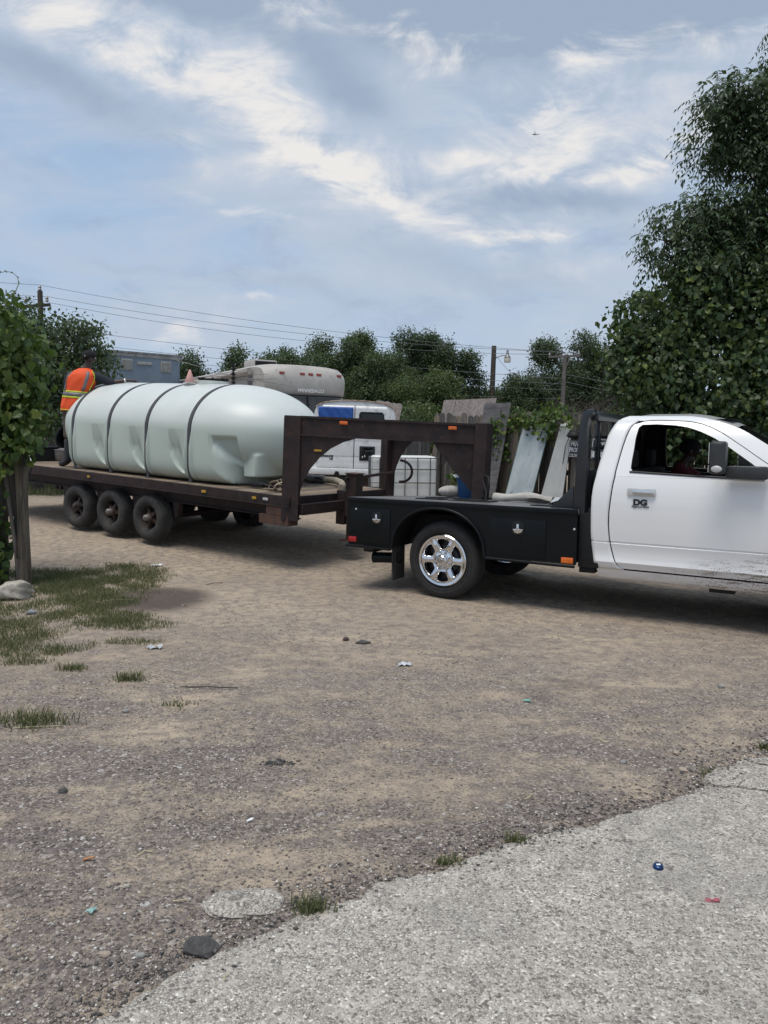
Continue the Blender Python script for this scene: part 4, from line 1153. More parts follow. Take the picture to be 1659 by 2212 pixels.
def trailer_wheel(x, s, look):
    yo = .015 if s < 0 else TWD - .015
    wt = thing('wheel', None, None, (x, yo, -.565)); wt.parent = trailer
    M = Matrix.Rotation(R(90) * (1 if s < 0 else -1), 4, 'X') @ Matrix.Rotation(random.uniform(0, 6), 4, 'Z')
    mb = MB()
    prof = [(.185, -.055), (.20, -.03), (.235, -.010), (.28, -.006), (.318, -.022), (.340, -.05)]
    for k, h in enumerate(lin(-.062, -.205, 9)): prof.append((.355 - (.010 if k % 2 else 0), h))
    prof += [(.34, -.217), (.31, -.245), (.25, -.26), (.185, -.22)]
    mb.lathe(prof, 56, M); mb.build('tyre', rubber_old, wt, 40)
    mb = MB()
    for q in range(56):     # shoulder lugs
        a = 2 * PI * q / 56
        mb.box(M @ Vector((.338 * math.cos(a), .338 * math.sin(a), -.040)), (.022, .020, .016), M=M.to_3x3().to_4x4() @ Matrix.Rotation(a, 4, 'Z') @ Matrix.Rotation(R(40), 4, 'Y'))
    mb.build('tread_lug', rubber_old, wt)
    rm_ = rubber_old if look == 0 else hub_rust
    mb = MB(); mb.lathe([(.190, -.050), (.178, -.055), (.170, -.09), (.150, -.12), (.150, -.15)], 40, M)
    rim_m = mat('dirty_dark_rim', (.028, .028, .03), (.06, .045, .038), 8, .7, .2, .3)
    mb.build('rim', rim_m, wt, 50)
    mb = MB()
    for q in range(5):      # open spoked hub
        a = 2 * PI * q / 5
        d = Vector((math.cos(a), math.sin(a), 0)); e = Vector((-math.sin(a), math.cos(a), 0))
        pts = [M @ (d * .05 + e * .026 + Vector((0, 0, -.06))), M @ (d * .165 + e * .018 + Vector((0, 0, -.105))), M @ (d * .165 - e * .018 + Vector((0, 0, -.105))), M @ (d * .05 - e * .026 + Vector((0, 0, -.06)))]
        pb = [p + M.to_3x3() @ Vector((0, 0, -.035)) for p in pts]
        mb.add(pts + pb, [(0, 1, 2, 3), (7, 6, 5, 4), (0, 4, 5, 1), (1, 5, 6, 2), (2, 6, 7, 3), (3, 7, 4, 0)])
        mb.lathe([(.012, 0), (.012, .025), (0, .027)], 6, Matrix.Translation(M @ (d * .148 + Vector((0, 0, -.095)))) @ M.to_3x3().to_4x4())
    mb.lathe([(.075, -.12), (.070, -.045), (.048, -.035)], 24, M)
    mb.build('spoked_hub', hub_rust if look else rim_m, wt, 40)
    mb = MB(); mb.lathe([(.048, -.04), (.045, .0 + .02 * look), (.028, .018 + .02 * look), (0, .022 + .02 * look)], 20, M); mb.build('hub_cap', grease if look else rim_m, wt, 50)
    mb = MB(); mb.lathe([(.0, -.16), (.15, -.16)], 30, M); mb.build('brake_drum', black_matte, wt)
for k, x in enumerate(WX):
    trailer_wheel(x, -1, (1, 1, 0)[k]); trailer_wheel(x, 1, 0)

# ------------------------------------------------------------------ poly water tank on the deck
def tank_material():
    m = bpy.data.materials.new('white_poly'); m.use_nodes = True
    t = NT(m.node_tree); p = t.n['Principled BSDF']
    tcx = t.new('ShaderNodeTexCoord'); o = tcx.outputs['Object']
    sp = t.new('ShaderNodeSeparateXYZ'); t.l.new(o, sp.inputs[0])
    n1 = t.noise(o, 1.6, 5, .6); n2 = t.noise(t.map(o, (2.2, 2.2, 1.0)), 3.1, 5, .65)
    # the walls are see-through enough for the water inside to tint them up to its level
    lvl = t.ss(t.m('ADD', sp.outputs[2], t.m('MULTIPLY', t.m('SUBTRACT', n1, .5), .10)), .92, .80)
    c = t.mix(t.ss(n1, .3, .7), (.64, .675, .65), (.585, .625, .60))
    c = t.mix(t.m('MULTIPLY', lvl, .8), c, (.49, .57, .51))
    grime = t.m('MULTIPLY', t.ss(sp.outputs[2], .16, .0), t.ss(n2, .35, .65))
    c = t.mix(t.m('MULTIPLY', grime, .55), c, (.22, .19, .13))
    dust = t.m('MULTIPLY', t.ss(sp.outputs[2], 1.36, 1.47), t.ss(n2, .42, .62))
    c = t.mix(t.m('MULTIPLY', dust, .35), c, (.42, .40, .36))
    t.l.new(c, p.inputs['Base Color'])
    p.inputs['Roughness'].default_value = .38
    p.inputs['Subsurface Weight'].default_value = .25
    p.inputs['Subsurface Radius'].default_value = (.10, .12, .10)
    p.inputs['Subsurface Scale'].default_value = .35
    return m
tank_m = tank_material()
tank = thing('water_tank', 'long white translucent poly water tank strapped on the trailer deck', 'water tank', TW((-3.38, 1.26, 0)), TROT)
SX = [-1.55, -.62, .28, 1.22]          # strap grooves, local x
XREAR, XFRONT = -2.30, 2.62
def tank_s(x):
    if x < -1.55: q = (-1.55 - x) / (-1.55 - XREAR)
    elif x > 1.15: q = (x - 1.15) / (XFRONT - 1.15)
    else: return 1.0
    return max(0.0, 1 - q ** 2.3) ** .5
HW, ZC, HH = 1.02, .74, .735
def smooth01(v): v = max(0, min(1, v)); return v * v * (3 - 2 * v)
def tank_pt(x, a):
    """a: angle round the section, 0 = +y (far side), pi/2 = top"""
    s_ = tank_s(x)
    c_, n_ = math.cos(a), math.sin(a)
    if n_ >= 0:
        y = HW * math.copysign(abs(c_) ** (2 / 2.03), c_); z = HH * abs(n_) ** (2 / 2.03)
        ys, zs = y * s_, z * s_
    else:
        # below the waist: upright skirts between and beside the straps, plain round belly towards both ends
        yb, zb = HW * math.copysign(abs(c_) ** (2 / 2.2), c_), -HH * abs(n_) ** (2 / 2.2)
        yk, zk = HW * math.copysign(abs(c_) ** (2 / 7.5), c_), -HH * abs(n_) ** (2 / 7.5)
        hz = max(0.0, 1 + zk / HH)                      # 1 at the waist, 0 at the deck
        edge = SX[3] + .27 + .52 * (1 - hz) ** 1.6
        sk = smooth01((edge - x) / .10) * smooth01((x - (SX[0] - .09)) / .05)
        ys = (yb * (1 - sk) + yk * sk) * s_
        zs = zb * (1 - sk) * s_ ** .6 + zk * sk
    side = abs(c_) ** .3
    zz = zs + ZC
    lowz = smooth01((.70 - zz) / .12)
    sgn = math.copysign(1, c_)
    if n_ < 0:
        for k, sx in enumerate(SX):
            d = x - sx
            ys -= sgn * .042 * lowz * smooth01((.085 - abs(d)) / .022) * smooth01((abs(d) - .030) / .02) * -1 * side   # raised ribs hugging the strap
            if k < 3 and .05 < d < .90:
                ys -= sgn * .040 * lowz * side * smooth01((d - .12) / .66) * smooth01((.875 - d) / .03)                  # each skirt turns inward
                u_ = (d - .66 - (zz - .36) * -.50) / .105; v_ = (zz - .36) / .24
                ys -= sgn * .060 * side * smooth01((1.0 - u_ * u_ - v_ * v_) / .20)                                     # lens shaped hollow
        d = x - SX[3]
        if d > .2:                                                                                                     # shark fin recess on the front flank
            lim = .36 + .42 * max(0, (.68 - zz) / .42) ** 1.5
            ins = smooth01((d - lim + .02) / .12) * smooth01((.80 - d - (zz - .68) * .05) / .03) * smooth01((.70 - zz) / .03) * smooth01((zz - .20) / .08)
            ys -= sgn * .085 * ins * side
    if c_ < 0:                                                                                                         # flat fitting boss low on the front end
        zz = zs + ZC
        ins = smooth01((x - 1.98) / .04) * smooth01((2.30 - x) / .04) * smooth01((zz - .10) / .05) * smooth01((.50 - zz) / .05)
        ys += min(0, -.70 - ys) * ins
    for sx in SX:
        g = smooth01((.045 - abs(x - sx)) / .018)
        ys -= c_ * .018 * g; zs -= n_ * .016 * g * (n_ > -.2)
    return Vector((x, ys, max(0.004, zs + ZC)))
NX = []
x = XREAR
NXs = sorted(set([round(v, 4) for v in -1.55 + (XREAR + 1.55) * np.sin(np.linspace(0, PI / 2, 26))] + [round(v, 4) for v in lin(-1.66, 2.12, 250)] + [round(v, 4) for v in 1.15 + (XFRONT - 1.15) * np.sin(np.linspace(0, PI / 2, 44))]))
rows = []
NAa = 190
angs = []
for k in range(NAa):
    angs.append(2 * PI * k / NAa + .01)
for x in NXs: rows.append([tank_pt(max(XREAR + .001, min(x, XFRONT - .001)), a) for a in angs])
mb = MB(); mb.grid(rows, True)
mb.f.append(tuple(range(NAa))); mb.mi.append(0)
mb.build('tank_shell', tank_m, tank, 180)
mb = MB(); mb.lathe([(.0, 1.455), (.245, 1.455), (.245, 1.515), (.20, 1.53), (0, 1.535)], 32, Matrix.Translation((.62, 0, 0))); ld = mb.build('tank_neck', tank_m, tank, 40)
mb = MB(); mb.lathe([(.23, 1.531), (.235, 1.552), (.10, 1.562), (0, 1.562)], 32, Matrix.Translation((.62, 0, 0)))
for k in range(8): mb.box((.62 + .215 * math.cos(k * PI / 4), .215 * math.sin(k * PI / 4), 1.558), (.05, .03, .022), k * PI / 4)
mb.build('tank_lid', black_matte, tank, 40)
# the four straps are their own things
strap_m = mat('grey_webbing', (.075, .080, .088), (.055, .058, .066), 14, .75, 0, .3, 120, stretch=(1, 1, 6))
SL = ['rearmost grey webbing strap over the tank beside the worker hand', 'second grey strap from the rear over the white tank', 'third grey strap from the rear over the white tank', 'foremost grey strap over the tank nearest the gooseneck']
for sx, lb in zip(SX, SL):
    mb = MB(); rows = []
    aa = [PI + .55 - (PI + 1.1) * k / 72 for k in range(73)]
    path = []
    for a in aa:
        p = tank_pt(sx, a); p.x = sx; path.append(p)
    path = [p for p in path]
    path.insert(0, Vector((sx, path[0].y - .0, .012))); path.append(Vector((sx, path[-1].y, .012)))
    for i, p in enumerate(path):
        q0, q1 = path[max(0, i - 1)], path[min(len(path) - 1, i + 1)]
        d = (q1 - q0).normalized(); nn = Vector((0, -d.z, d.y))
        if nn.dot(p - Vector((sx, 0, ZC))) < 0: nn = -nn
        rows.append([p + Vector((-.030, 0, 0)) + nn * .004, p + Vector((-.029, 0, 0)) + nn * .020, p + Vector((.029, 0, 0)) + nn * .020, p + Vector((.030, 0, 0)) + nn * .004])
    mb.grid(rows)
    for sgy in (0, -1):
        e = path[sgy]; mb.b2((sx - .05, e.y - .03, .0), (sx + .05, e.y + .03, .012))
    o = mb.build('tie_down_strap', strap_m, None, 40)
    o.location = tank.location; o.rotation_euler = TROT
    tag(o, lb, 'strap', 'straps over the water tank')

# ------------------------------------------------------------------ people
skin_m = mat('dark_skin', (.055, .030, .021), (.045, .025, .018), 9, .5)
vest_m = mat('orange_vest', (.85, .10, .018), (.72, .075, .014), 5, .7, 0, .35, 22, lo=.3, hi=.7)
lime_m = mat('lime_trim', (.62, .72, .05), (.52, .62, .05), 8, .6)
refl_m = mat('grey_reflective', (.19, .185, .19), (.14, .135, .14), 8, .45)
navy_m = mat('navy_shirt', (.012, .016, .026), (.018, .022, .032), 8, .85, 0, .4, 25)
trou_m = mat('brown_trousers', (.125, .10, .074), (.08, .064, .049), 7, .9, 0, .6, 16)
boot_m = mat('black_boot', (.010, .012, .016), (.022, .023, .026), 9, .5)
hair_m = mat('black_knit', (.006, .006, .007), (.010, .010, .011), 40, .95, 0, .5, 90)
red_shirt = mat('dark_red_shirt', (.10, .008, .012), (.07, .006, .010), 8, .9)
silver = mat('pale_bracelet', (.7, .7, .68), (.6, .6, .6), 9, .3, .4)

def hand(V, E, Rr, wrist_i, d, side_, n_, palm=.085, flat=True):
    """palm and five unequal fingers growing out of the wrist; d = along the hand, side_ = towards the thumb, n_ = back of the hand"""
    d, s_, n_ = Vector(d).normalized(), Vector(side_).normalized(), Vector(n_).normalized()
    w = Vector(V[wrist_i])
    V.append(w + d * .045); Rr.append((.034, .018)); E.append((wrist_i, len(V) - 1)); pm = len(V) - 1
    for k, (off, L) in enumerate(((.030, .075), (.010, .085), (-.011, .078), (-.031, .060))):
        base = w + d * palm + s_ * off + n_ * .004
        V.append(base); Rr.append(.0125); E.append((pm, len(V) - 1))
        V.append(base + d * L * .5 - n_ * .006); Rr.append(.0095); E.append((len(V) - 2, len(V) - 1))
        V.append(base + d * L * .88 - n_ * .030); Rr.append(.0075); E.append((len(V) - 2, len(V) - 1))
    tb = w + d * .030 + s_ * .036
    V.append(tb); Rr.append(.0135); E.append((wrist_i, len(V) - 1))
    V.append(tb + d * .040 + s_ * .024 - n_ * .008); Rr.append(.0105); E.append((len(V) - 2, len(V) - 1))
    V.append(tb + d * .066 + s_ * .026 - n_ * .022); Rr.append(.0085); E.append((len(V) - 2, len(V) - 1))

def body(J, root, name='body'):
    """J: joint positions; one continuous skin over trunk, head, limbs, hands and feet"""
    V, E, Rr, ix = [], [], [], {}
    def add(k, r_, prev=None):
        ix[k] = len(V); V.append(Vector(J[k])); Rr.append(r_)
        if prev: E.append((ix[prev], ix[k]))
    add('pelvis', (.135, .10)); add('waist', (.125, .095), 'pelvis'); add('chest', (.150, .105), 'waist'); add('neck', .058, 'chest')
    add('jaw', (.062, .072), 'neck'); add('head', (.078, .096), 'jaw'); add('crown', (.066, .080), 'head')
    hf = Vector(J['face']).normalized()
    ix['nose'] = len(V); V.append(Vector(J['head']) + hf * .108 - Vector((0, 0, .018))); Rr.append(.016); E.append((ix['head'], ix['nose']))
    ix['chin'] = len(V); V.append(Vector(J['jaw']) + hf * .072 - Vector((0, 0, .012))); Rr.append(.030); E.append((ix['jaw'], ix['chin']))
    for s_ in 'LR':
        add(s_ + 'sh', .064, 'chest'); add(s_ + 'el', .046, s_ + 'sh'); add(s_ + 'wr', .030, s_ + 'el')
        add(s_ + 'hip', .092, 'pelvis'); add(s_ + 'kn', .060, s_ + 'hip'); add(s_ + 'an', .043, s_ + 'kn'); add(s_ + 'to', .034, s_ + 'an')
        d = Vector(J[s_ + 'hand']) - Vector(J[s_ + 'wr'])
        hand(V, E, Rr, ix[s_ + 'wr'], d, J[s_ + 'thumb'], J[s_ + 'back'])
    o = skin(name, V, E, Rr, skin_m, root, 2, 0)
    # ears, eyes, mouth
    sd_ = hf.cross(Vector((0, 0, 1)))
    hc = Vector(J['head'])
    for q in (-1, 1):
        mb = MB(); mb.ball(hc + sd_ * q * .082 - Vector((0, 0, .012)), (.016, .024, .032), 10, 8, Matrix.Rotation(math.atan2(hf.y, hf.x) - PI / 2, 3, 'Z')); mb.build('ear', skin_m, root, 60)
        mb = MB(); mb.ball(hc + hf * .084 + sd_ * q * .032 + Vector((0, 0, .008)), .010, 10, 8); mb.build('eye', white_print, root, 60)
    mb = MB(); mb.tube([hc + hf * .098 + sd_ * q - Vector((0, 0, .062)) for q in (-.022, 0, .022)], .006, 6); mb.build('lips', skin_m, root, 60)
    return o
def limb(name, pts, rad, m, root, caps=True):
    V = [Vector(p) for p in pts]
    return skin(name, V, [(i, i + 1) for i in range(len(V) - 1)], rad, m, root, 2, 0)

wl = TW((-5.20, .46, 0.004))
worker = thing('person', 'worker in orange vest and dark cap standing on the trailer deck, reaching over the tank', 'person', wl, (0, 0, R(-4)))
worker.scale = (1.05, 1.05, 1.05)
J = dict(pelvis=(.04, 0, .98), waist=(.07, .0, 1.18), chest=(.13, .02, 1.40), neck=(.185, .05, 1.57), jaw=(.225, .075, 1.66), head=(.255, .09, 1.745), crown=(.262, .085, 1.80), face=(.92, .40, -.12),
         Lsh=(-.07, .03, 1.46), Lel=(-.15, .14, 1.20), Lwr=(-.02, .33, 1.08), Lhand=(.08, .40, 1.06), Lthumb=(.2, .2, 1), Lback=(-.7, .7, .2),
         Rsh=(.335, .04, 1.47), Rel=(.60, .10, 1.355), Rwr=(.86, .17, 1.405), Rhand=(.98, .20, 1.388), Rthumb=(-.2, 1, 0), Rback=(0, 0, 1),
         Lhip=(-.065, 0, .93), Lkn=(-.09, .03, .50), Lan=(-.10, .0, .09), Lto=(-.25, .04, .045),
         Rhip=(.14, 0, .93), Rkn=(.17, .06, .50), Ran=(.20, .03, .09), Rto=(.24, .20, .045))
body(J, worker)
limb('trousers', [(-.05, 0, 1.00), (-.075, .0, .86), (-.085, .02, .68), (-.09, .03, .53), (-.095, .02, .43)], [.115, .108, .092, .098, .088], trou_m, worker)
limb('trousers', [(.12, 0, 1.00), (.145, .0, .86), (.16, .03, .68), (.17, .06, .53), (.18, .05, .43)], [.115, .108, .092, .098, .088], trou_m, worker)
mb = MB(); mb.ball((.035, 0, .97), (.20, .145, .12), 20, 10); mb.build('trousers', trou_m, worker, 180)
for s_, a, t in (('L', (-.10, .0, .09), (-.29, .05, .05)), ('R', (.20, .03, .09), (.25, .22, .05))):
    a, t = Vector(a), Vector(t)
    limb('boot', [a + Vector((.005, .02, .38)), a + Vector((0, .01, .22)), a + Vector((0, 0, .02)), a + (t - a) * .5 + Vector((0, 0, -.02)), t], [.078, .070, .066, .056, .046], boot_m, worker)
# shirt sleeves and collar
limb('shirt_sleeve', [(.24, .03, 1.46), J['Rsh'], (.46, .07, 1.41), J['Rel'], (.66, .115, 1.366)], [.080, .088, .078, .066, .058], navy_m, worker)
limb('shirt_sleeve', [(.03, .02, 1.45), J['Lsh'], (-.11, .08, 1.33), J['Lel'], (-.10, .22, 1.15)], [.080, .086, .076, .064, .056], navy_m, worker)
mb = MB(); mb.lathe([(.036, -.012), (.040, 0), (.036, .012)], 20, Matrix.Translation((.80, .155, 1.394)) @ Vector((.26, .07, .08)).to_track_quat('Z', 'Y').to_matrix().to_4x4()); mb.build('bracelet', silver, worker, 60)
# the vest is a shell round the trunk
VR = [(.90, .222, .165), (.98, .228, .168), (1.08, .218, .158), (1.18, .215, .152), (1.30, .228, .155), (1.40, .238, .156), (1.47, .228, .150), (1.515, .190, .132), (1.548, .135, .105), (1.575, .088, .080)]
def vest_pt(t, z, off=0.0):
    rx = interp(z, [(a, b) for a, b, c in VR]) + off; ry = interp(z, [(a, c) for a, b, c in VR]) + off
    cx = interp(z, [(.90, .035), (1.18, .075), (1.40, .135), (1.575, .185)]); cy = interp(z, [(.9, 0), (1.4, .02), (1.575, .05)])
    wob = .006 * math.sin(5 * t + 9 * z) + .005 * math.sin(9 * t - 16 * z) if z < 1.45 else 0
    c_, n_ = math.cos(t), math.sin(t)
    return Vector((cx + (rx + wob) * math.copysign(abs(c_) ** .85, c_), cy + (ry + wob) * math.copysign(abs(n_) ** .85, n_), z))
mb = MB(); mb.grid([[vest_pt(2 * PI * k / 48, z) for k in range(48)] for z in lin(.90, 1.575, 26)], True)
vest = mb.build('safety_vest', vest_m, worker, 180)
def vest_patch(name, m, t0, t1, z0, z1, off):
    mb = MB(); nt, nz = max(2, int(abs(t1 - t0) / .12)), max(2, int(abs(z1 - z0) / .03))
    mb.grid([[vest_pt(t0 + (t1 - t0) * k / nt, z + .018 * math.cos(t0 + (t1 - t0) * k / nt) * (-1) * (abs(t1 - t0) > 3), off) for k in range(nt + 1)] for z in lin(z0, z1, nz + 1)])
    o = mb.build(name, m, vest, 60)
    md = o.modifiers.new('thick', 'SOLIDIFY'); md.thickness = .004
vest_patch('lime_trim', lime_m, -PI, PI, 1.098, 1.125, .005); vest_patch('reflective_band', refl_m, -PI, PI, 1.125, 1.185, .006); vest_patch('lime_trim', lime_m, -PI, PI, 1.185, 1.210, .005)
vest_patch('lime_trim', lime_m, -PI, PI, .90, .912, .004)
for c in (-PI / 2 - .80, -PI / 2 + .62, PI / 2 - .6, PI / 2 + .6):
    vest_patch('reflective_band', refl_m, c - .13, c + .13, 1.21, 1.52, .007)
mb = MB(); mb.tube([vest_pt(-.42 + .22 * math.sin((z - 1.22) * 10) ** 2, z, .006) for z in lin(1.215, 1.53, 9)], .007, 6); mb.build('lime_trim', lime_m, vest, 60)
# close fitting cap
hc = Vector((.245, .085, 1.772))
mb = MB(); mb.ball(hc, (.112, .112, .100), 24, 14)
mb.v = [(v[0], v[1], max(v[2], 1.735 - .05 * ((v[0] - hc.x) * -.92 + (v[1] - hc.y) * -.4) / .11)) for v in mb.v]
mb.build('cap', hair_m, worker, 180)
mb = MB(); mb.ball(hc + Vector((-.02, -.112, -.005)), (.008, .005, .008), 8, 6); mb.build('cap_badge', white_print, worker, 60)

dl = truck.matrix_basis @ Vector((2.24, .42, 0))
driver = thing('person', 'driver in a dark red shirt seated in the truck cab, in profile', 'person', dl, (0, 0, R(-120)))
J = dict(pelvis=(0, -.10, .98), waist=(0, -.10, 1.12), chest=(0, -.07, 1.35), neck=(0, -.02, 1.48), jaw=(0, .03, 1.535), head=(0, .065, 1.615), crown=(0, .065, 1.665), face=(0, 1, -.08),
         Lsh=(-.19, -.03, 1.42), Lel=(-.26, .22, 1.13), Lwr=(-.17, .46, 1.25), Lhand=(-.16, .57, 1.30), Lthumb=(1, 0, .2), Lback=(-.3, 0, 1),
         Rsh=(.19, -.03, 1.42), Rel=(.26, .22, 1.13), Rwr=(.17, .46, 1.25), Rhand=(.16, .57, 1.30), Rthumb=(-1, 0, .2), Rback=(.3, 0, 1),
         Lhip=(-.10, -.05, .99), Lkn=(-.14, .42, 1.00), Lan=(-.14, .66, .60), Lto=(-.14, .84, .55), Rhip=(.10, -.05, .99), Rkn=(.13, .42, 1.00), Ran=(.13, .66, .60), Rto=(.13, .84, .55))
body(J, driver)
V = [Vector(p) for p in [(0, -.10, 1.0), (0, -.10, 1.14), (0, -.07, 1.34), (0, -.035, 1.465), (-.17, -.03, 1.425), (-.25, .17, 1.22), (.17, -.03, 1.425), (.25, .17, 1.22)]]
skin('shirt', V, [(0, 1), (1, 2), (2, 3), (2, 4), (4, 5), (2, 6), (6, 7)], [(.16, .125), (.155, .125), (.18, .14), .088, .095, .072, .095, .072], red_shirt, driver)
for q in (-1, 1): limb('trousers', [(q * .09, -.08, .99), (q * .13, .42, 1.0), (q * .135, .64, .64)], [.105, .080, .062], trou_m, driver)
mb = MB(); mb.ball((0, .045, 1.655), (.100, .118, .085), 20, 12); mb.build('hair', hair_m, driver, 180)

# ------------------------------------------------------------------ cargo on the trailer deck
galv = mat('galvanised', (.34, .36, .37), (.24, .25, .26), 12, .45, .6, .1)
white_pl = mat('white_plastic', (.72, .72, .70), (.62, .62, .60), 6, .4)
def put(o, p):
    o.location = TW(p); o.rotation_euler = TROT; return o
wt_ = put(thing('washtub', 'round galvanised washtub on the rear of the trailer deck', 'washtub'), (-6.72, 1.22, .002))
mb = MB(); mb.lathe([(0, .01), (.23, .01), (.24, .02), (.262, .20), (.255, .20), (.232, .025), (0, .022)], 32); mb.build('tub_wall', galv, wt_, 40)
mb = MB(); mb.lathe([(.268 + .010 * math.cos(a), .205 + .010 * math.sin(a)) for a in lin(0, 2 * PI, 9)[:-1]], 32, closed=True); mb.lathe([(.252 + .005 * math.cos(a), .12 + .006 * math.sin(a)) for a in lin(0, 2 * PI, 7)[:-1]], 32, closed=True); mb.build('tub_rim', steel, wt_, 60)
mb = MB(); mb.box((.05, -.243, .08), (.07, .008, .07), .1); mb.build('tub_label', white_print, wt_)
bk = put(thing('bucket', 'white square bucket with lid behind the washtub', 'bucket'), (-6.86, 1.78, .002))
mb = MB(); mb.box((0, 0, .17), (.25, .25, .34)); mb.build('bucket_body', white_pl, bk, 50, .03)
mb = MB(); mb.box((0, 0, .355), (.275, .275, .03)); mb.build('bucket_lid', white_pl, bk, 50, .01)
br = put(thing('barrel', 'open black plastic barrel tipped towards the fence behind the washtub', 'barrel'), (-7.20, 1.90, .30))
Mr = Matrix.Rotation(R(68), 4, 'X') @ Matrix.Rotation(R(15), 4, 'Y')
mb = MB(); mb.lathe([(0, -.34), (.26, -.34), (.29, -.30), (.30, 0), (.29, .32), (.27, .32), (.275, 0), (.26, -.30), (0, -.31)], 32, Mr); mb.build('barrel_wall', black_matte, br, 50)
mb = MB(); mb.lathe([(.295 + .012 * math.cos(a), .32 + .012 * math.sin(a)) for a in lin(0, 2 * PI, 9)[:-1]], 32, Mr, closed=True); mb.build('barrel_rim', black_matte, br, 60)
tb = put(thing('storage_bin', 'low black plastic bin beside the washtub near the gate post', 'storage bin'), (-7.00, .78, .002))
mb = MB()
for a, b in (((-.40, -.28, 0), (.40, .28, .015)), ((-.40, -.28, 0), (-.38, .28, .24)), ((.38, -.28, 0), (.40, .28, .24)), ((-.38, -.28, 0), (.38, -.26, .24)), ((-.38, .26, 0), (.38, .28, .24))): mb.b2(a, b)
mb.build('bin_wall', black_matte, tb, 40, .006)
mb = MB(); mb.tube([(-.41, -.29, .25), (.41, -.29, .25), (.41, .29, .25), (-.41, .29, .25), (-.41, -.29, .25)], .016, 6); mb.build('bin_rim', black_matte, tb, 60)
bp = put(thing('plastic_strip', 'two bright white strips leaning on the black bin', 'strip'), (-6.55, .47, .01))
mb = MB(); mb.bar((-.06, 0, .16), (-.02, 0, .09), .02, .006); mb.build('strip', white_print, bp)
mb = MB(); mb.bar((.01, 0, .06), (.05, 0, .0), .02, .006); mb.build('strip', white_print, bp)
pmp = put(thing('water_pump', 'small red engine pump on the deck beside the worker boots', 'pump'), (-6.55, 1.62, .002))
mb = MB(); mb.lathe([(0, 0), (.06, 0), (.07, .12), (.05, .2), (.0, .22)], 20, Matrix.Translation((.0, 0, .10))); mb.build('pump_body', mat('red_paint', (.30, .02, .025), (.2, .015, .02), 9, .4), pmp, 50)
mb = MB(); mb.ball((.0, 0, .36), (.085, .07, .06), 16, 10); mb.build('fuel_tank', MATS['red_paint'], pmp, 60)
mb = MB(); mb.tube([(-.22, 0, .33), (-.06, 0, .33)], .014, 8); mb.build('pull_handle', steel, pmp, 60)
mb = MB(); mb.b2((-.16, -.12, .0), (.16, .12, .03)); mb.tube([(-.2, -.1, .02), (-.26, -.14, .07), (.0, -.17, .03), (.26, -.14, .02)], .018, 8); mb.build('pump_base', black_matte, pmp, 50)
mb = MB(); mb.b2((-.06, -.10, .04), (-.02, -.06, .16)); mb.build('pump_valve', mat('blue_part', (.03, .12, .28), (.02, .09, .22), 9, .4), pmp, 50, .01)
# suction hose and strap bundle at the front
hs = put(thing('suction_hose', 'fat tan suction hose lying across the front of the deck', 'hose'), (0, 0, 0))
hose_m = mat('tan_hose', (.36, .32, .25), (.27, .24, .19), 10, .7, 0, .3, 60)
pth = [(-2.3, 2.12, .055), (-1.75, 2.10, .055), (-1.35, 2.02, .058), (-1.05, 2.02, .07), (-.75, 1.92, .085), (-.5, 1.74, .075), (-.28, 1.48, .06), (-.18, 1.30, .056)]
cr = []
for i in range(len(pth) - 1):
    for k in range(6): cr.append(tuple(pth[i][q] + (pth[i + 1][q] - pth[i][q]) * k / 6 for q in range(3)))
cr.append(pth[-1])
mb = MB(); mb.tube(cr, .050, 14); mb.build('hose_tube', hose_m, hs, 60)
mb = MB(); mb.tube([(-1.40, 2.03, .062), (-1.30, 2.02, .062), (-1.28, 2.02, .062), (-1.14, 2.02, .07), (-1.12, 2.02, .07), (-1.03, 2.015, .073)], [.060, .072, .060, .062, .070, .060], 14); mb.build('hose_coupling', steel, hs, 50)
mb = MB(); mb.tube([(-1.20, 1.96, .09), (-1.12, 1.94, .10), (-1.05, 1.95, .08)], .012, 6); mb.build('coupling_lever', black_matte, hs, 60)
sb_ = put(thing('strap_bundle', 'crumpled tan ratchet straps heaped on the deck behind the near post', 'strap bundle'), (-.62, .50, .004))
tan_web = mat('tan_webbing', (.34, .29, .215), (.24, .2, .15), 9, .85, 0, .4, 60)
for k in range(9):
    mb = MB(); c = Vector((random.uniform(-.10, .14), random.uniform(-.12, .12), .045)); rr = random.uniform(.06, .12); rows = []
    ax_ = Vector((random.uniform(-1, 1), random.uniform(-1, 1), random.uniform(-.4, .4))).normalized()
    e1 = ax_.orthogonal().normalized(); e2 = ax_.cross(e1)
    for i in range(15):
        a = i / 14 * random.uniform(4.4, 6.0) + k
        p = c + (e1 * math.cos(a) + e2 * math.sin(a)) * rr * (1 + .1 * math.sin(3 * a)); p.z = max(.006, p.z)
        q = p + ax_ * .045; q.z = max(.006, q.z)
        rows.append([p, q])
    mb.grid(rows); o = mb.build('webbing_loop', tan_web, sb_, 60); o.modifiers.new('thick', 'SOLIDIFY').thickness = .005
mb = MB(); mb.tube([(-.95, .05, .015), (-.75, .0, .03), (-.55, .05, .05), (-.42, .0, .07), (-.25, .02, .05), (-.12, .05, .04)], [.014, .016, .02, .03, .03, .018], 8); mb.build('ratchet_strap', black_matte, sb_, 60)
mb = MB(); mb.b2((-.50, -.05, .02), (-.28, .06, .075)); mb.build('ratchet', black_matte, sb_, 50, .012)
pf = put(thing('pennant', 'small faded pink pennant standing on top of the tank', 'pennant'), (-2.95, .95, 1.475))
mb = MB(); mb.lathe([(.075, 0), (.078, .01), (.012, .20), (.0, .205)], 14); mb.build('pennant_cloth', mat('faded_pink', (.62, .36, .32), (.52, .29, .27), 7, .8), pf, 60)
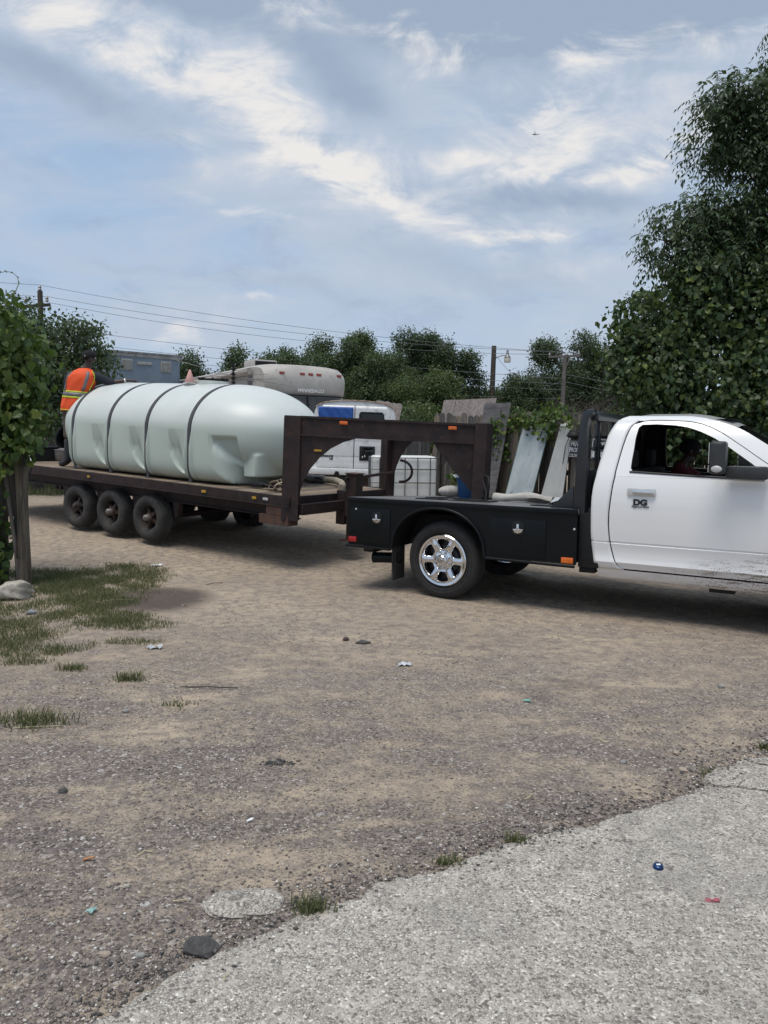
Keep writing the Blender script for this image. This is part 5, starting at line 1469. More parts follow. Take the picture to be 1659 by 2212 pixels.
mb = MB(); mb.lathe([(.10, -.012), (.10, .0), (.0, .002)], 14); mb.build('pennant_base', white_pl, pf, 40)

# ------------------------------------------------------------------ things on the truck bed
def on_bed(o, p, rz=0):
    o.location = truck.matrix_basis @ Vector(p); o.rotation_euler = (0, 0, R(-30 + rz)); return o
blue_pl = mat('blue_tub_plastic', (.010, .085, .24), (.008, .065, .19), 5, .38)
tb = on_bed(thing('storage_tub', 'blue plastic tub with pale rim behind the coupler post on the flatbed', 'tub'), (-.45, .76, .942), 8)
tb.scale = (.74, .74, .85)
mb = MB(); rows = []
for z, a, b in ((0, .17, .15), (.02, .18, .16), (.32, .215, .19), (.34, .215, .19)):
    rows.append([(a * math.copysign(abs(math.cos(t)) ** .5, math.cos(t)), b * math.copysign(abs(math.sin(t)) ** .5, math.sin(t)), z) for t in lin(0, 2 * PI, 33)[:-1]])
mb.grid(rows, True); mb.f.append(tuple(range(32))); mb.mi.append(0); mb.build('tub_wall', blue_pl, tb, 50)
mb = MB(); mb.tube([(.222 * math.copysign(abs(math.cos(t)) ** .5, math.cos(t)), .197 * math.copysign(abs(math.sin(t)) ** .5, math.sin(t)), .33) for t in lin(0, 2 * PI, 33)], .012, 6); mb.build('tub_rim', mat('pale_blue_rim', (.42, .52, .58), (.35, .45, .52), 8, .4), tb, 60)
mb = MB(); mb.tube([(-.22, -.08, .31), (-.275, -.06, .34), (-.28, .04, .345), (-.225, .08, .33)], .014, 8); mb.build('tub_handle', white_pl, tb, 60)
mb = MB(); mb.grid([[(a * .19, b * .165, .36 + .04 * math.sin(3 * a + 2 * b)) for a in lin(-1, 1, 8)] for b in lin(-1, 1, 8)]); mb.build('tub_contents', mat('teal_cloth', (.015, .09, .11), (.02, .06, .08), 6, .9), tb, 60)
cloth_w = mat('grubby_white_cloth', (.50, .48, .44), (.38, .36, .33), 6, .85, 0, .5, 18)
sk_ = on_bed(thing('woven_sack', 'ribbed white sack slumped left of the blue tub on the flatbed', 'sack'), (-.72, .78, .942), 12)
sk_.scale = (.9, .9, .9)
mb = MB(); rows = []
for i in range(25):
    u_ = i / 24; x = -.20 + .40 * u_; e = max(0.02, math.sin(PI * min(1, max(0, u_))) ** .45); rib = 1 + .06 * math.sin(u_ * 60)
    rows.append([(x, .13 * e * rib * math.cos(t), max(0, .085 + .085 * e * rib * math.sin(t)) * (1 if True else 0)) for t in lin(0, 2 * PI, 19)[:-1]])
mb.grid(rows, True); mb.build('sack_cloth', cloth_w, sk_, 60)
rl = on_bed(thing('cloth_roll', 'long off white rolled sheet lying on the flatbed right of the coupler post', 'cloth roll'), (.42, .30, .966), -4)
mb = MB(); mb.tube([(x, .02 * math.sin(5 * x), .05 + .012 * math.sin(9 * x + 1)) for x in lin(-.34, .40, 20)], [.05 + .008 * math.sin(14 * x) for x in lin(-.34, .40, 20)], 14); mb.build('roll_cloth', cloth_w, rl, 60)
mb = MB(); mb.grid([[(x, y, .012 + .016 * (1 + math.sin(11 * x + 5 * y)) + .014 * (1 + math.sin(17 * y - 6 * x))) for x in lin(.10, .62, 18)] for y in lin(-.16, .16, 12)]); mb.build('roll_flap', cloth_w, rl, 60)
ps = on_bed(thing('plastic_sheet', 'crumpled translucent plastic sheet by the headache rack on the flatbed', 'plastic sheet'), (1.12, .15, .974), 0)
mb = MB(); mb.grid([[(x, y, .014 + abs(.06 * math.sin(9 * x + 4 * y) * math.sin(7 * y - 3 * x)) + .07 * math.exp(-((x - .02) ** 2 + y * y) / .012)) for x in lin(-.26, .24, 24)] for y in lin(-.2, .2, 20)]); mb.build('sheet', mat('milky_plastic', (.48, .50, .52), (.4, .42, .44), 8, .25), ps, 30)
ds = on_bed(thing('rubber_strap', 'black rubber strap snaking along the flatbed near its tail', 'strap'), (0, 0, .992), 0)
mb = MB(); mb.tube([(-.60, -.22, .008), (-.35, -.10, .012), (-.15, -.14, .010), (.02, -.24, .010), (.16, -.16, .012), (.12, -.05, .10), (.05, .0, .22)], .011, 8); mb.build('strap', black_matte, ds, 60)

# ------------------------------------------------------------------ fences
grey_wood = [mat(f'grey_board_{k}', a, b, 2.6, .9, 0, .6, 34, stretch=(9, 9, 1)) for k, (a, b) in enumerate([((.165, .145, .125), (.085, .074, .066)), ((.21, .185, .155), (.11, .096, .085)), ((.12, .11, .102), (.062, .056, .053)), ((.25, .205, .155), (.15, .12, .092))])]
dark_wood = [mat(f'dark_board_{k}', a, b, 2.6, .92, 0, .6, 34, stretch=(9, 9, 1)) for k, (a, b) in enumerate([((.085, .082, .085), (.05, .049, .052)), ((.11, .104, .10), (.065, .062, .062)), ((.07, .067, .07), (.042, .041, .043))])]
def fence(label, p, q, h, mats_, pw=.14, gap=.008, dog=True, base=None, posts=2.3, lean=0.012, back=1):
    p, q = Vector((p[0], p[1], 0)), Vector((q[0], q[1], 0))
    d = (q - p); L = d.length; d.normalize(); nn = Vector((-d.y, d.x, 0)) * back
    root = thing('wooden_fence', label, 'fence', (p.x, p.y, g1(p.x, p.y)), (0, 0, math.atan2(d.y, d.x)))
    z0 = g1(p.x, p.y)
    protos = {}
    n = int(L / (pw + gap))
    for k in range(n):
        s_ = (k + .5) * (pw + gap)
        w_ = p + d * s_
        zz = g1(w_.x, w_.y) - z0
        mi = random.randrange(len(mats_)); vr = random.randrange(3); key = (mi, vr)
        if key not in protos:
            hh = h * (1, .985, 1.012)[vr]; mb = MB(); a = pw / 2
            pl = [(-a, 0), (a, 0), (a, hh - .04), (a - .035, hh), (-a + .035, hh), (-a, hh - .04)] if dog else [(-a, 0), (a, 0), (a, hh), (-a, hh + .01)]
            mb.prism(pl, lambda u, v, t: (u, t, v), -.009, .009)
            o = mb.build('picket', mats_[mi], root)
            protos[key] = o
        else:
            o = protos[key].copy(); col.objects.link(o)
        o.location = (s_, random.uniform(-.006, .006), zz - .02); o.rotation_euler = (random.uniform(-.008, .008), random.gauss(0, lean), random.uniform(-.03, .03))
    zz1 = g1(q.x, q.y) - z0
    for hz in (.35, h * .52, h - .32):
        mb = MB(); mb.bar((0, .035 * back, hz), (L, .035 * back, hz + zz1), .04, .085); mb.build('fence_rail', mats_[0], root)
    k = 0
    while k * posts <= L + .01:
        w_ = p + d * k * posts; mb = MB(); zz = g1(w_.x, w_.y) - z0
        mb.b2((k * posts - .045, .06 * back - .045, zz - .1), (k * posts + .045, .06 * back + .045, zz + h * .99)); mb.build('fence_post', mats_[0], root, None, .004); k += 1
    return root
A, B = Vector((1.0, 15.2, 0)), Vector((3.16, 12.42, 0))
fence('weathered grey board fence behind the leaning glass panels', (A.x, A.y), (B.x, B.y), 1.93, grey_wood)
fence('weathered grey fence under the vines behind the truck cab', (B.x + .12, B.y - .02), (10.5, 11.3), 1.85, grey_wood)
fence('dark dog eared privacy fence in the back left corner behind the worker', (-16.0, 17.6), (-6.6, 21.2), 1.86, dark_wood)
fence('dark board fence behind the white tote and van', (-3.2, 23.4), (A.x - .05, A.y + .4), 1.80, dark_wood)
# corner post with signs
def post(x, y, w_, h, m, label, rz=0, top=0.0):
    t = thing('fence_post', label, 'post', (x, y, g1(x, y)), (0, 0, rz))
    for k in range(4):
        a, b = ((-1, -1), (1, -1), (1, 1), (-1, 1))[k]
        mb = MB(); e = random.uniform(-.03, .03) * (top > 0)
        mb.b2((min(0, a) * w_ / 2 + .001 * (a > 0), min(0, b) * w_ / 2 + .001 * (b > 0), -.05), (max(0, a) * w_ / 2 - .001 * (a < 0), max(0, b) * w_ / 2 - .001 * (b < 0), h + e))
        mb.build('post_timber', m[k % len(m)], t, None, .004)
    return t
post(3.09, 12.40, .16, 1.97, grey_wood[:2], 'thick weathered fence corner post carrying the private property sign', R(-20), 1)
post(1.02, 15.02, .10, 1.42, grey_wood[1:3], 'slim grey fence post beside the white caged tote')
def sign(label, loc, rz, w_, h, lines, bgm, fgm, border=True, band=None):
    t = thing('warning_sign', label, 'sign', loc, (0, R(4), rz))
    mb = MB(); mb.b2((-w_ / 2, -.002, -h / 2), (w_ / 2, .002, h / 2)); mb.build('sign_board', bgm, t, None, .001)
    if border:
        mb = MB(); b = .008
        for a, c in (((-w_ / 2 + b, -h / 2 + b), (w_ / 2 - b, -h / 2 + b + .006)), ((-w_ / 2 + b, h / 2 - b - .006), (w_ / 2 - b, h / 2 - b)), ((-w_ / 2 + b, -h / 2 + b), (-w_ / 2 + b + .006, h / 2 - b)), ((w_ / 2 - b - .006, -h / 2 + b), (w_ / 2 - b, h / 2 - b))):
            mb.b2((a[0], -.0045, a[1]), (c[0], -.003, c[1]))
        mb.build('sign_border', fgm, t)
    if band:
        mb = MB(); mb.b2((-w_ / 2 + .012, -.0042, band[0]), (w_ / 2 - .012, -.0028, band[1])); mb.build('sign_band', black_print, t)
    for (s_, sz, z, sx, m_) in lines:
        text('sign_lettering', s_, sz, m_, t, facing((0, -.0055, z), (1, 0, 0)), .0008, .0025 * sz / .08, 0, sx)
    return t
sign('black sign reading private property on the fence corner post', (3.06, 12.24, 1.575), R(-8), .28, .27, [('PRIVATE', .098, .072, .62, white_print), ('PROPERTY', .098, -.020, .545, white_print), ('NO TRESPASSING', .040, -.096, .66, white_print)], black_print, white_print)
sign('white sign with black trespassing band seen through the headache rack', (3.44, 12.17, 1.58), R(-8), .34, .30, [('NO', .075, .085, 1.1, white_print), ('TRESPASSING', .056, -.002, .82, white_print)], white_print, black_print, True, (-.04, .135))
lp = thing('round_lamp', 'small black dome lamp fixed above the private property sign', 'lamp', (2.99, 12.22, 1.80), (0, 0, R(-20)))
mb = MB(); mb.lathe([(.0, -.05), (.09, -.05), (.115, -.015), (.10, .03), (.05, .06), (0, .065)], 24); mb.build('lamp_dome', black_matte, lp, 50)
mb = MB(); mb.lathe([(.122, -.028), (.126, -.018), (.122, -.008)], 24); mb.build('lamp_rim', black_matte, lp, 50)
mb = MB(); mb.b2((-.02, .06, -.06), (.02, .16, .0)); mb.build('lamp_bracket', black_matte, lp, 40, .004)

# ------------------------------------------------------------------ panels leaning on the fence
fd = (B - A).normalized(); fn_ = Vector((fd.y, -fd.x, 0))      # towards the lot
if fn_.y > 0: fn_ = -fn_
def osb(name, a, b):
    m = bpy.data.materials.new(name); m.use_nodes = True
    t = NT(m.node_tree); p = t.n['Principled BSDF']; tcx = t.new('ShaderNodeTexCoord'); o = tcx.outputs['Object']
    v = t.new('ShaderNodeTexVoronoi'); v.inputs['Scale'].default_value = 26; v.inputs['Randomness'].default_value = 1
    t.l.new(t.map(o, (1, 1, 1.7), (0, R(30), 0)), v.inputs['Vector'])
    s_ = t.new('ShaderNodeSeparateColor'); t.l.new(v.outputs['Color'], s_.inputs[0])
    n = t.noise(o, 2.2, 5, .65)
    c = t.mix(s_.outputs[0], a, b); c = t.mix(t.m('MULTIPLY', t.ss(n, .4, .7), .5), c, tuple(x * .55 for x in a))
    t.l.new(c, p.inputs['Base Color']); p.inputs['Roughness'].default_value = .9
    return m
osb_m = osb('weathered_osb', (.20, .165, .15), (.33, .29, .27))
ply_m = mat('dark_plywood', (.135, .128, .13), (.075, .072, .076), 3.5, .88, 0, .4, 30, stretch=(1, 1, 5))
def panel(name, label, cat, s0, s1, top, length, lean, m, th=.018, parts=None, off=.03, group=None):
    """a sheet leaning back on the fence between s0 and s1 along it"""
    c = A + fd * (s0 + s1) / 2
    foot = c + fn_ * (lean + off); zg = g1(foot.x, foot.y)
    hd = top - zg
    ang = math.atan2(lean, hd)
    t = thing(name, label, cat, (foot.x, foot.y, zg), (0, 0, math.atan2(fd.y, fd.x)), group)
    sg = 1 if Vector((-fd.y, fd.x, 0)).dot(fn_) < 0 else -1     # local +y points away from the lot
    t.rotation_euler = (-ang * sg, 0, math.atan2(fd.y, fd.x))
    W_ = s1 - s0; L = math.hypot(hd, lean)
    return t, W_, L, sg
def sheet(t, nm, m, x0, x1, z0, z1, th=.018, sg=1, y=0, rag=0):
    mb = MB()
    n = 14
    tops = [(x0 + (x1 - x0) * k / n, z1 - rag * random.random() - (rag * 1.5 if rag and k in (0, n) else 0)) for k in range(n + 1)]
    mb.prism([(x0, z0)] + [(x1, z0)] + tops[::-1], lambda u, v, h: (u, h, v), y, y + th * sg)
    return mb.build(nm, m, t)
t, W_, L, sg = panel('osb_sheet', 'large speckled OSB sheet leaning on the fence above the gooseneck', 'OSB sheet', -.66, .84, 2.52, 0, .62, osb_m, off=-.80)
sheet(t, 'board', osb_m, -W_ / 2, -W_ / 2 + .36, 0, L, .014, sg); sheet(t, 'board', osb_m, -W_ / 2 + .372, W_ / 2, 0, L - .005, .014, sg, .004)
t, W_, L, sg = panel('plywood_sheet', 'dark grey plywood sheet leaning right of the OSB sheet', 'plywood sheet', 1.34, 1.99, 2.36, 0, .46, ply_m, off=.02)
sheet(t, 'board', ply_m, -W_ / 2, W_ / 2, 0, L, .016, sg)
t, W_, L, sg = panel('plank_stack', 'split brown fence planks standing behind the vine topped glass', 'planks', 2.00, 2.58, 2.22, 0, .10, None, off=-.10)
for k in range(4):
    sheet(t, 'plank', grey_wood[(2, 3, 3, 2)[k]], -W_ / 2 + k * .15, -W_ / 2 + k * .15 + .14, 0, L - random.uniform(0, .05), .03, sg, random.uniform(-.01, .01))
def dusty_glass(name, a, b, c3):
    return mat(name, a, b, 1.8, .22, 0, 0, c3=c3, stretch=(2, 2, 1))
gl1 = dusty_glass('dusty_glass', (.30, .345, .36), (.40, .44, .45), (.20, .24, .245)); gl2 = dusty_glass('frosted_glass', (.40, .40, .385), (.33, .335, .325), (.45, .45, .43))
edge_m = mat('green_glass_edge', (.10, .16, .15), (.07, .12, .11), 8, .2)
t, W_, L, sg = panel('glass_panel', 'tall blue grey dusty glass panel leaning under the vines', 'glass panel', 2.31, 2.90, 2.00, 0, .62, gl1, group='glass panels leaning on the fence')
sheet(t, 'pane', gl1, -W_ / 2, W_ / 2, 0, L, .012, sg)
for x_ in (-W_ / 2, W_ / 2):
    mb = MB(); mb.b2((x_ - .005, -.004, 0), (x_ + .005, .014, L + .002)); mb.build('pane_edge', edge_m, t)
t, W_, L, sg = panel('glass_panel', 'paler frosted glass panel leaning beside the signed corner post', 'glass panel', 3.12, 3.36, 1.99, 0, .62, gl2, group='glass panels leaning on the fence')
mb = MB(); mb.prism([(-W_ / 2 - .06, 0), (W_ / 2 + .24, 0), (W_ / 2, L), (-W_ / 2, L)], lambda u, v, h: (u, h, v), 0, .012); mb.build('pane', gl2, t)
mb = MB(); mb.b2((-W_ / 2, -.005, L - .05), (W_ / 2, .0, L)); mb.build('pane_edge', white_print, t)
t = thing('osb_sheet', 'ragged OSB sheet standing beyond the van roof', 'OSB sheet', (-.36, 17.6, g1(.05, 17.6)), (R(-8), R(9), R(-18)))
sheet(t, 'board', osb_m, -.32, .34, 0, 2.30, .014, 1, 0, .03)

# ------------------------------------------------------------------ caged tote
tote_m = mat('tote_white', (.72, .73, .72), (.66, .67, .65), 3, .45)
cage_m = mat('cage_tube', (.22, .23, .25), (.15, .16, .17), 9, .4, .7)
tote = thing('caged_tote', 'white plastic tote in a grey tube cage behind the flatbed tail', 'tote', (.33, 14.15, g1(.33, 14.15)), (0, 0, R(4)))
mb = MB(); mb.b2((-.57, -.47, .15), (.57, .47, 1.13)); mb.build('tote_bottle', tote_m, tote, 60, .07, seg=3)
mb = MB(); mb.lathe([(0, 0), (.09, 0), (.085, .03), (0, .035)], 20, Matrix.Translation((.12, -.47, .26)) @ Matrix.Rotation(R(90), 4, 'X')); mb.build('drain_boss', mat('yellowed_plastic', (.55, .53, .42), (.5, .48, .38), 8, .5), tote, 60)
for k in range(3):
    mb = MB(); mb.b2((-.6, -.5 + k * .43, .0), (.6, -.5 + k * .43 + .14, .14)); mb.build('pallet_skid', grey_wood[0], tote)
for z in (.18, .42, .66, .90, 1.10):
    mb = MB(); mb.tube([(-.60, -.50, z), (.60, -.50, z), (.60, .50, z), (-.60, .50, z), (-.60, -.50, z)], .009, 6); mb.build('cage_bar', cage_m, tote, 60)
for x_ in (-.45, -.225, 0, .225, .45):
    for y_ in (-.505, .505):
        mb = MB(); mb.tube([(x_, y_, .14), (x_, y_, 1.11)], .009, 6); mb.build('cage_bar', cage_m, tote, 60)
for y_ in (-.3, 0, .3):
    for x_ in (-.605, .605):
        mb = MB(); mb.tube([(x_, y_, .14), (x_, y_, 1.11)], .009, 6); mb.build('cage_bar', cage_m, tote, 60)

# ------------------------------------------------------------------ white van, rear towards the camera (local x right, y away)
van_w = mat('van_white', (.78, .785, .79), (.71, .715, .72), 2.5, .35, coat=.3, c3=(.55, .55, .55))
gv = g1(-.95, 17.0)
van = thing('panel_van', 'old white panel van seen from behind with rusty roof edge', 'van', (-.70, 17.0, gv + .15), (0, R(1.2), R(3)))
VP = [(.45, .90), (.50, .97), (.75, .995), (1.05, 1.0), (1.20, .985), (1.28, .965), (1.6, .925), (1.85, .875), (1.95, .83), (2.02, .72), (2.06, .5), (2.085, .25), (2.09, 0)]
rows = []
for y_ in [0, .02, .06, 1.0, 2.2, 3.3, 3.9, 4.2]:
    k = 1 - .0 if y_ > .05 else (.985 if y_ == 0 else .995)
    row = [(-w_ * k, y_, z) for z, w_ in VP] + [(w_ * k, y_, z) for z, w_ in VP[::-1][1:]]
    if y_ > 3.4: row = [(a, b, min(c, 2.09 - (y_ - 3.4) * .55)) for a, b, c in row]
    rows.append(row)
mb = MB(); mb.grid(rows); mb.build('body', van_w, van, 40)
mb = MB(); n = len(VP) * 2 - 1
back = [(-w_ * .985, 0.0, z) for z, w_ in VP] + [(w_ * .985, 0.0, z) for z, w_ in VP[::-1][1:]]
mb.add(back, [tuple(range(n))]); mb.build('rear_panel', van_w, van)
mb = MB(); mb.b2((-.95, 4.1, .45), (.95, 5.15, 1.15)); mb.build('bonnet', van_w, van, 50, .12)
mb = MB(); mb.grid([[(-.85, 3.75, 1.92), (.85, 3.75, 1.92)], [(-.92, 4.45, 1.15), (.92, 4.45, 1.15)]]); mb.build('windscreen', dark_glass, van)
seam_m = black_matte
def vw(z): return interp(z, VP) * .985
for s in (-1, 1):
    d = thing('rear_door', None, None); d.parent = van
    mb = MB(); rows = []
    for z in sorted(lin(.62, 1.97, 22) + [1.195, 1.205, .86, .87]):
        ins = .0 + (.008 if 1.19 < z < 1.21 or .855 < z < .875 else 0)
        wide = min(vw(z) - .10, .80)
        rows.append([(s * (.008 + (wide - .008) * q), -.028 + ins, z) for q in (0, .02, .25, .5, .75, .97, 1)])
    mb.grid(rows); o = mb.build('door_skin', van_w, d, 30); o.modifiers.new('thick', 'SOLIDIFY').thickness = .022
    mb = MB(); mb.prism([(s * .10, 1.36), (s * .70, 1.36), (s * .68, 1.42), (s * .64, 1.80), (s * .60, 1.85), (s * .13, 1.85), (s * .09, 1.80)], lambda u, v, h: (u, h, v), -.036, -.030); mb.build('window_rubber', black_matte, d, 30)
    if s > 0:
        mb = MB(); mb.prism([(s * .13, 1.40), (s * .66, 1.40), (s * .62, 1.80), (s * .15, 1.81)], lambda u, v, h: (u, h, v), -.042, -.0365); mb.build('door_window', dark_glass, d)
    for z in (.80, 1.25, 1.7):
        mb = MB(); mb.b2((s * (min(vw(z) - .10, .80) + .004), -.05, z - .05), (s * (min(vw(z) - .10, .80) + .03), -.01, z + .05)); mb.build('door_hinge', van_w, d, 30, .004)
mb = MB(); mb.b2((-.006, -.018, .6), (.006, .0, 1.98)); mb.build('door_seam', seam_m, van)
mb = MB(); mb.b2((.12, -.045, .78), (.46, -.029, 1.10)); pk = mb.build('plate_recess', mat('recess_black', (.010, .012, .014), (.02, .02, .022), 9, .3), van, 40, .02)
mb = MB(); mb.b2((.15, -.047, .81), (.43, -.0455, 1.07)); mb.build('recess_panel', dark_glass, pk)
for x_, z_ in ((.19, .86), (.24, .88), (.36, .86)):
    mb = MB(); mb.ball((x_, -.049, z_), (.014, .006, .026), 10, 6); mb.build('plate_lamp', white_lens, pk, 60)
text('badge', 'ECONOLINE', .062, black_print, van, facing((-.62, -.0315, .86), (1, 0, 0)), .002, .003, 0, .95)
text('badge', '150', .055, black_print, van, facing((-.50, -.0315, .80), (1, 0, 0)), .002, .003, 0, 1.0)
for s in (-1, 1):
    tl = thing('tail_light', None, None); tl.parent = van
    for z0, z1, m_ in ((1.00, 1.22, red_lens), (.88, .995, white_lens), (.84, .875, red_lens)):
        mb = MB(); mb.b2((s * .845, -.035, z0), (s * .965, .03, z1)); mb.build('lens', m_, tl, 40, .012)
mb = MB(); mb.b2((-.98, -.14, .46), (.98, .0, .60)); mb.build('rear_bumper', van_w, van, 50, .03)
mb = MB(); mb.tube([(x_, -.01, interp(abs(x_), [(0, 2.085), (.25, 2.08), (.5, 2.055), (.72, 2.015), (.85, 1.93)]) + .004) for x_ in lin(-.85, .85, 20)], .014, 6); mb.build('roof_gutter', mat('rusty_white', (.45, .38, .32), (.22, .11, .06), 8, .8), van, 60)
for s in (-1, 1):
    for y_ in (.85, 4.2):
        mb = MB(); Mx = Matrix.Translation((s * .86, y_, .36)) @ Matrix.Rotation(R(90), 4, 'Y'); mb.lathe([(.18, -.1), (.32, -.11), (.36, -.07), (.36, .07), (.32, .11), (.18, .1), (.0, .08)], 28, Mx); mb.build('wheel', rubber, van, 50)
tarp = thing('blue_tarp', 'wrinkled blue tarp taped over the left rear window of the van', 'tarp', van.location, van.rotation_euler)
mb = MB(); mb.grid([[(-.80 + .76 * i / 26, -.052 - .010 * math.sin(11 * i / 26 * (1 + .4 * j / 14) + j * .7) * math.sin(j * .5 + i * .3) - .006 * math.sin(i * 1.7 + j * 1.1), 1.30 + .64 * j / 14 - .02 * abs(math.sin(i * .5)) * (j == 0)) for i in range(27)] for j in range(15)])
o = mb.build('tarp_sheet', mat('blue_tarp_cloth', (.020, .10, .38), (.015, .075, .30), 5, .4, 0, .4, 25), tarp, 30); o.modifiers.new('thick', 'SOLIDIFY').thickness = .003

# ------------------------------------------------------------------ motorhome
rv_m = mat('motorhome_cream', (.47, .445, .41), (.40, .378, .35), 1.6, .6, 0, 0, c3=(.33, .31, .285))
gr_ = g1(-2.6, 21.7)
rv = thing('motorhome', 'old beige motorhome with bulging front cap behind the tank and van', 'motorhome', (-2.20, 21.75, gr_ + .17), (0, 0, R(-57.3)))   # x forward
W2 = 1.25
prof = [(-8.0, .45), (-8.0, 3.05), (-7.8, 3.18), (-.9, 3.20), (-.45, 3.18), (-.16, 3.13), (.02, 2.98), (.07, 2.80), (.07, 2.62), (.02, 2.42), (-.06, 2.34), (.10, 1.60), (.16, 1.2), (.16, .45)]
mb = MB(); rows = []
for t in lin(-1, 1, 15):
    y_ = W2 * t
    rows.append([(x_ - (.13 * abs(t) ** 8 if x_ > -.5 else 0), y_, z - (.08 * abs(t) ** 9 if z > 2.9 else 0) + (.035 * (1 - t * t) if z > 3.0 else 0)) for x_, z in prof])
mb.grid(rows)
for e in (0, -1): mb.add(rows[e], [tuple(range(len(prof)))])
mb.build('body', rv_m, rv, 35)
mb = MB(); mb.grid([[( .02 - .13 * abs(t) ** 8 + .012, W2 * t * .93, 2.30), (.128 - .13 * abs(t) ** 8 + .012, W2 * t * .93, 1.55)] for t in lin(-1, 1, 15)]); ws = mb.build('windscreen', mat('rv_glass', (.035, .036, .036), (.06, .06, .058), 3, .12), rv, 60)
mb = MB(); mb.bar((.04, 0, 2.31), (.15, 0, 1.55), .05, .02, (1, 0, 0)); mb.build('screen_post', black_matte, ws)
mb = MB(); mb.tube([(.05 - .13 * abs(t) ** 8, W2 * t * .95, 2.335) for t in lin(-1, 1, 15)], .022, 6); mb.build('cap_edge', black_matte, rv, 60)
for y_ in (-.78, -.16, .10, .36, 1.02):
    mb = MB(); mb.b2((.015 - .13 * abs(y_ / W2) ** 8, y_ - .075, 2.90), (.055 - .13 * abs(y_ / W2) ** 8, y_ + .075, 2.965)); mb.build('marker_light', mat('faded_red_lens', (.32, .07, .055), (.24, .05, .04), 9, .4), rv, 50, .008)
text('maker_lettering', 'WINNEBAGO', .135, white_print, rv, facing((.072, .08, 2.47), (0, 1, 0)), .004, .002, .25, 1.0)
mb = MB(); mb.b2((-3.1, -.60, 3.20), (-2.3, .16, 3.50)); mb.build('roof_air_conditioner', rv_m, rv, 50, .05)
mb = MB(); mb.b2((-2.31, -.56, 3.27), (-2.285, .12, 3.45)); mb.build('roof_vent_grille', black_matte, rv)
mb = MB(); mb.tube([(-.85, -W2 - .10, 3.00), (-4.2, -W2 - .10, 2.94), (-7.4, -W2 - .10, 2.88)], .085, 12); aw = mb.build('awning_roll', mat('awning_vinyl', (.45, .41, .36), (.33, .30, .27), 4, .7, stretch=(1, 5, 5)), rv, 60)
for x_ in (-.95, -4.0, -7.2):
    mb = MB(); mb.b2((x_ - .03, -W2 - .12, 1.2), (x_ + .03, -W2 - .002, 2.95)); mb.build('awning_arm', steel, aw)
for x_ in (-2.2, -4.4, -6.2):
    mb = MB(); mb.b2((x_ - .5, -W2 - .016, 1.7), (x_ + .5, -W2 - .004, 2.4)); mb.build('side_window', dark_glass, rv, 40, .004)
mb = MB(); mb.b2((-.62, -W2 - .015, 1.55), (-.14, -W2 + .02, 2.30)); mb.build('cab_window', dark_glass, rv, 40, .01)
for s in (-1, 1):
    for x_ in (-.9, -5.6):
        mb = MB(); mb.lathe([(.2, -.12), (.36, -.13), (.40, -.08), (.40, .08), (.36, .13), (.2, .12), (0, .1)], 24, Matrix.Translation((x_, s * 1.06, .38)) @ Matrix.Rotation(R(90), 4, 'X')); mb.build('wheel', rubber, rv, 50)
ta = thing('tv_antenna', 'dark television antenna with thin rods on a mast behind the tank', 'antenna', (-3.50, 17.9, g1(-3.5, 17.9)))
mb = MB(); mb.tube([(0, 0, 0), (0, 0, 3.06)], .024, 8); mb.build('mast', black_matte, ta, 60)
mb = MB()
for z in (2.62, 2.72, 2.82, 2.92, 3.0):
    mb = MB(); mb.box((0, 0, z), (.09, .06, .045)); mb.build('insulator', black_matte, ta, None, .006)
mb = MB(); mb.tube([(-.55, .1, 2.66), (.62, -.12, 2.70)], .014, 6); mb.build('boom', steel, ta, 60)
for k, (a, b) in enumerate([((-1.35, .2, 3.12), (.55, -.1, 2.62)), ((-.5, .1, 2.62), (1.05, -.3, 2.70)), ((-.75, .3, 2.60), (.45, -.2, 2.95)), ((-.6, -.2, 2.85), (1.4, .2, 2.55)), ((-.45, .3, 2.55), (.30, -.3, 3.05)), ((-.9, 0, 2.72), (.8, 0, 2.82))]):
    mb = MB(); mb.tube([a, b], .007, 5); mb.build('element', steel, ta, 60)

# ------------------------------------------------------------------ grey blue box trailer
bx_m = mat('faded_blue_grey', (.195, .25, .305), (.165, .215, .27), 1.3, .55, 0, .1, 10, c3=(.225, .265, .30))
bx = thing('box_trailer', 'faded blue grey box trailer standing behind the tank at left', 'box trailer', (-7.95, 25.8, g1(-7.95, 25.8)), (0, 0, R(-51.3)))   # x towards its nose
mb = MB(); rows = []
for t in lin(-1, 1, 13):
    e = .18 * max(0, abs(t) - .78) / .22
    rows.append([(-12, 1.27 * t, 1.0), (-12, 1.27 * t, 3.95), (-e, 1.27 * t, 3.95), (-e, 1.27 * t, 1.0)])
mb.grid(rows)
for e in (0, -1): mb.add(rows[e], [(0, 1, 2, 3)])
mb.build('box_shell', bx_m, bx, 30)
mb = MB(); mb.b2((-12.02, -1.30, 3.95), (.03, 1.30, 4.03)); mb.build('roof_cap', mat('roof_cap_grey', (.26, .27, .27), (.12, .11, .10), 5, .7), bx, 40, .01)
mb = MB(); mb.b2((-.02, -1.285, 3.86), (.022, 1.285, 3.948)); mb.build('roof_trim', mat('roof_trim_grey', (.30, .31, .31), (.2, .2, .2), 5, .6), bx, 40, .005)
for y_ in (-.62, .70):
    v = thing('air_vent', None, None); v.parent = bx
    mb = MB(); mb.b2((.003, y_ - .18, 3.42), (.02, y_ + .18, 3.78)); mb.build('vent_frame', mat('vent_grey', (.38, .38, .35), (.3, .3, .28), 9, .6), v, 40, .003)
    for k in range(8):
        for q in (-1, 1):
            mb = MB(); mb.b2((.021, y_ + q * .085 - .068, 3.445 + k * .04), (.036, y_ + q * .085 + .068, 3.465 + k * .04)); mb.build('louvre', MATS['vent_grey'], v)
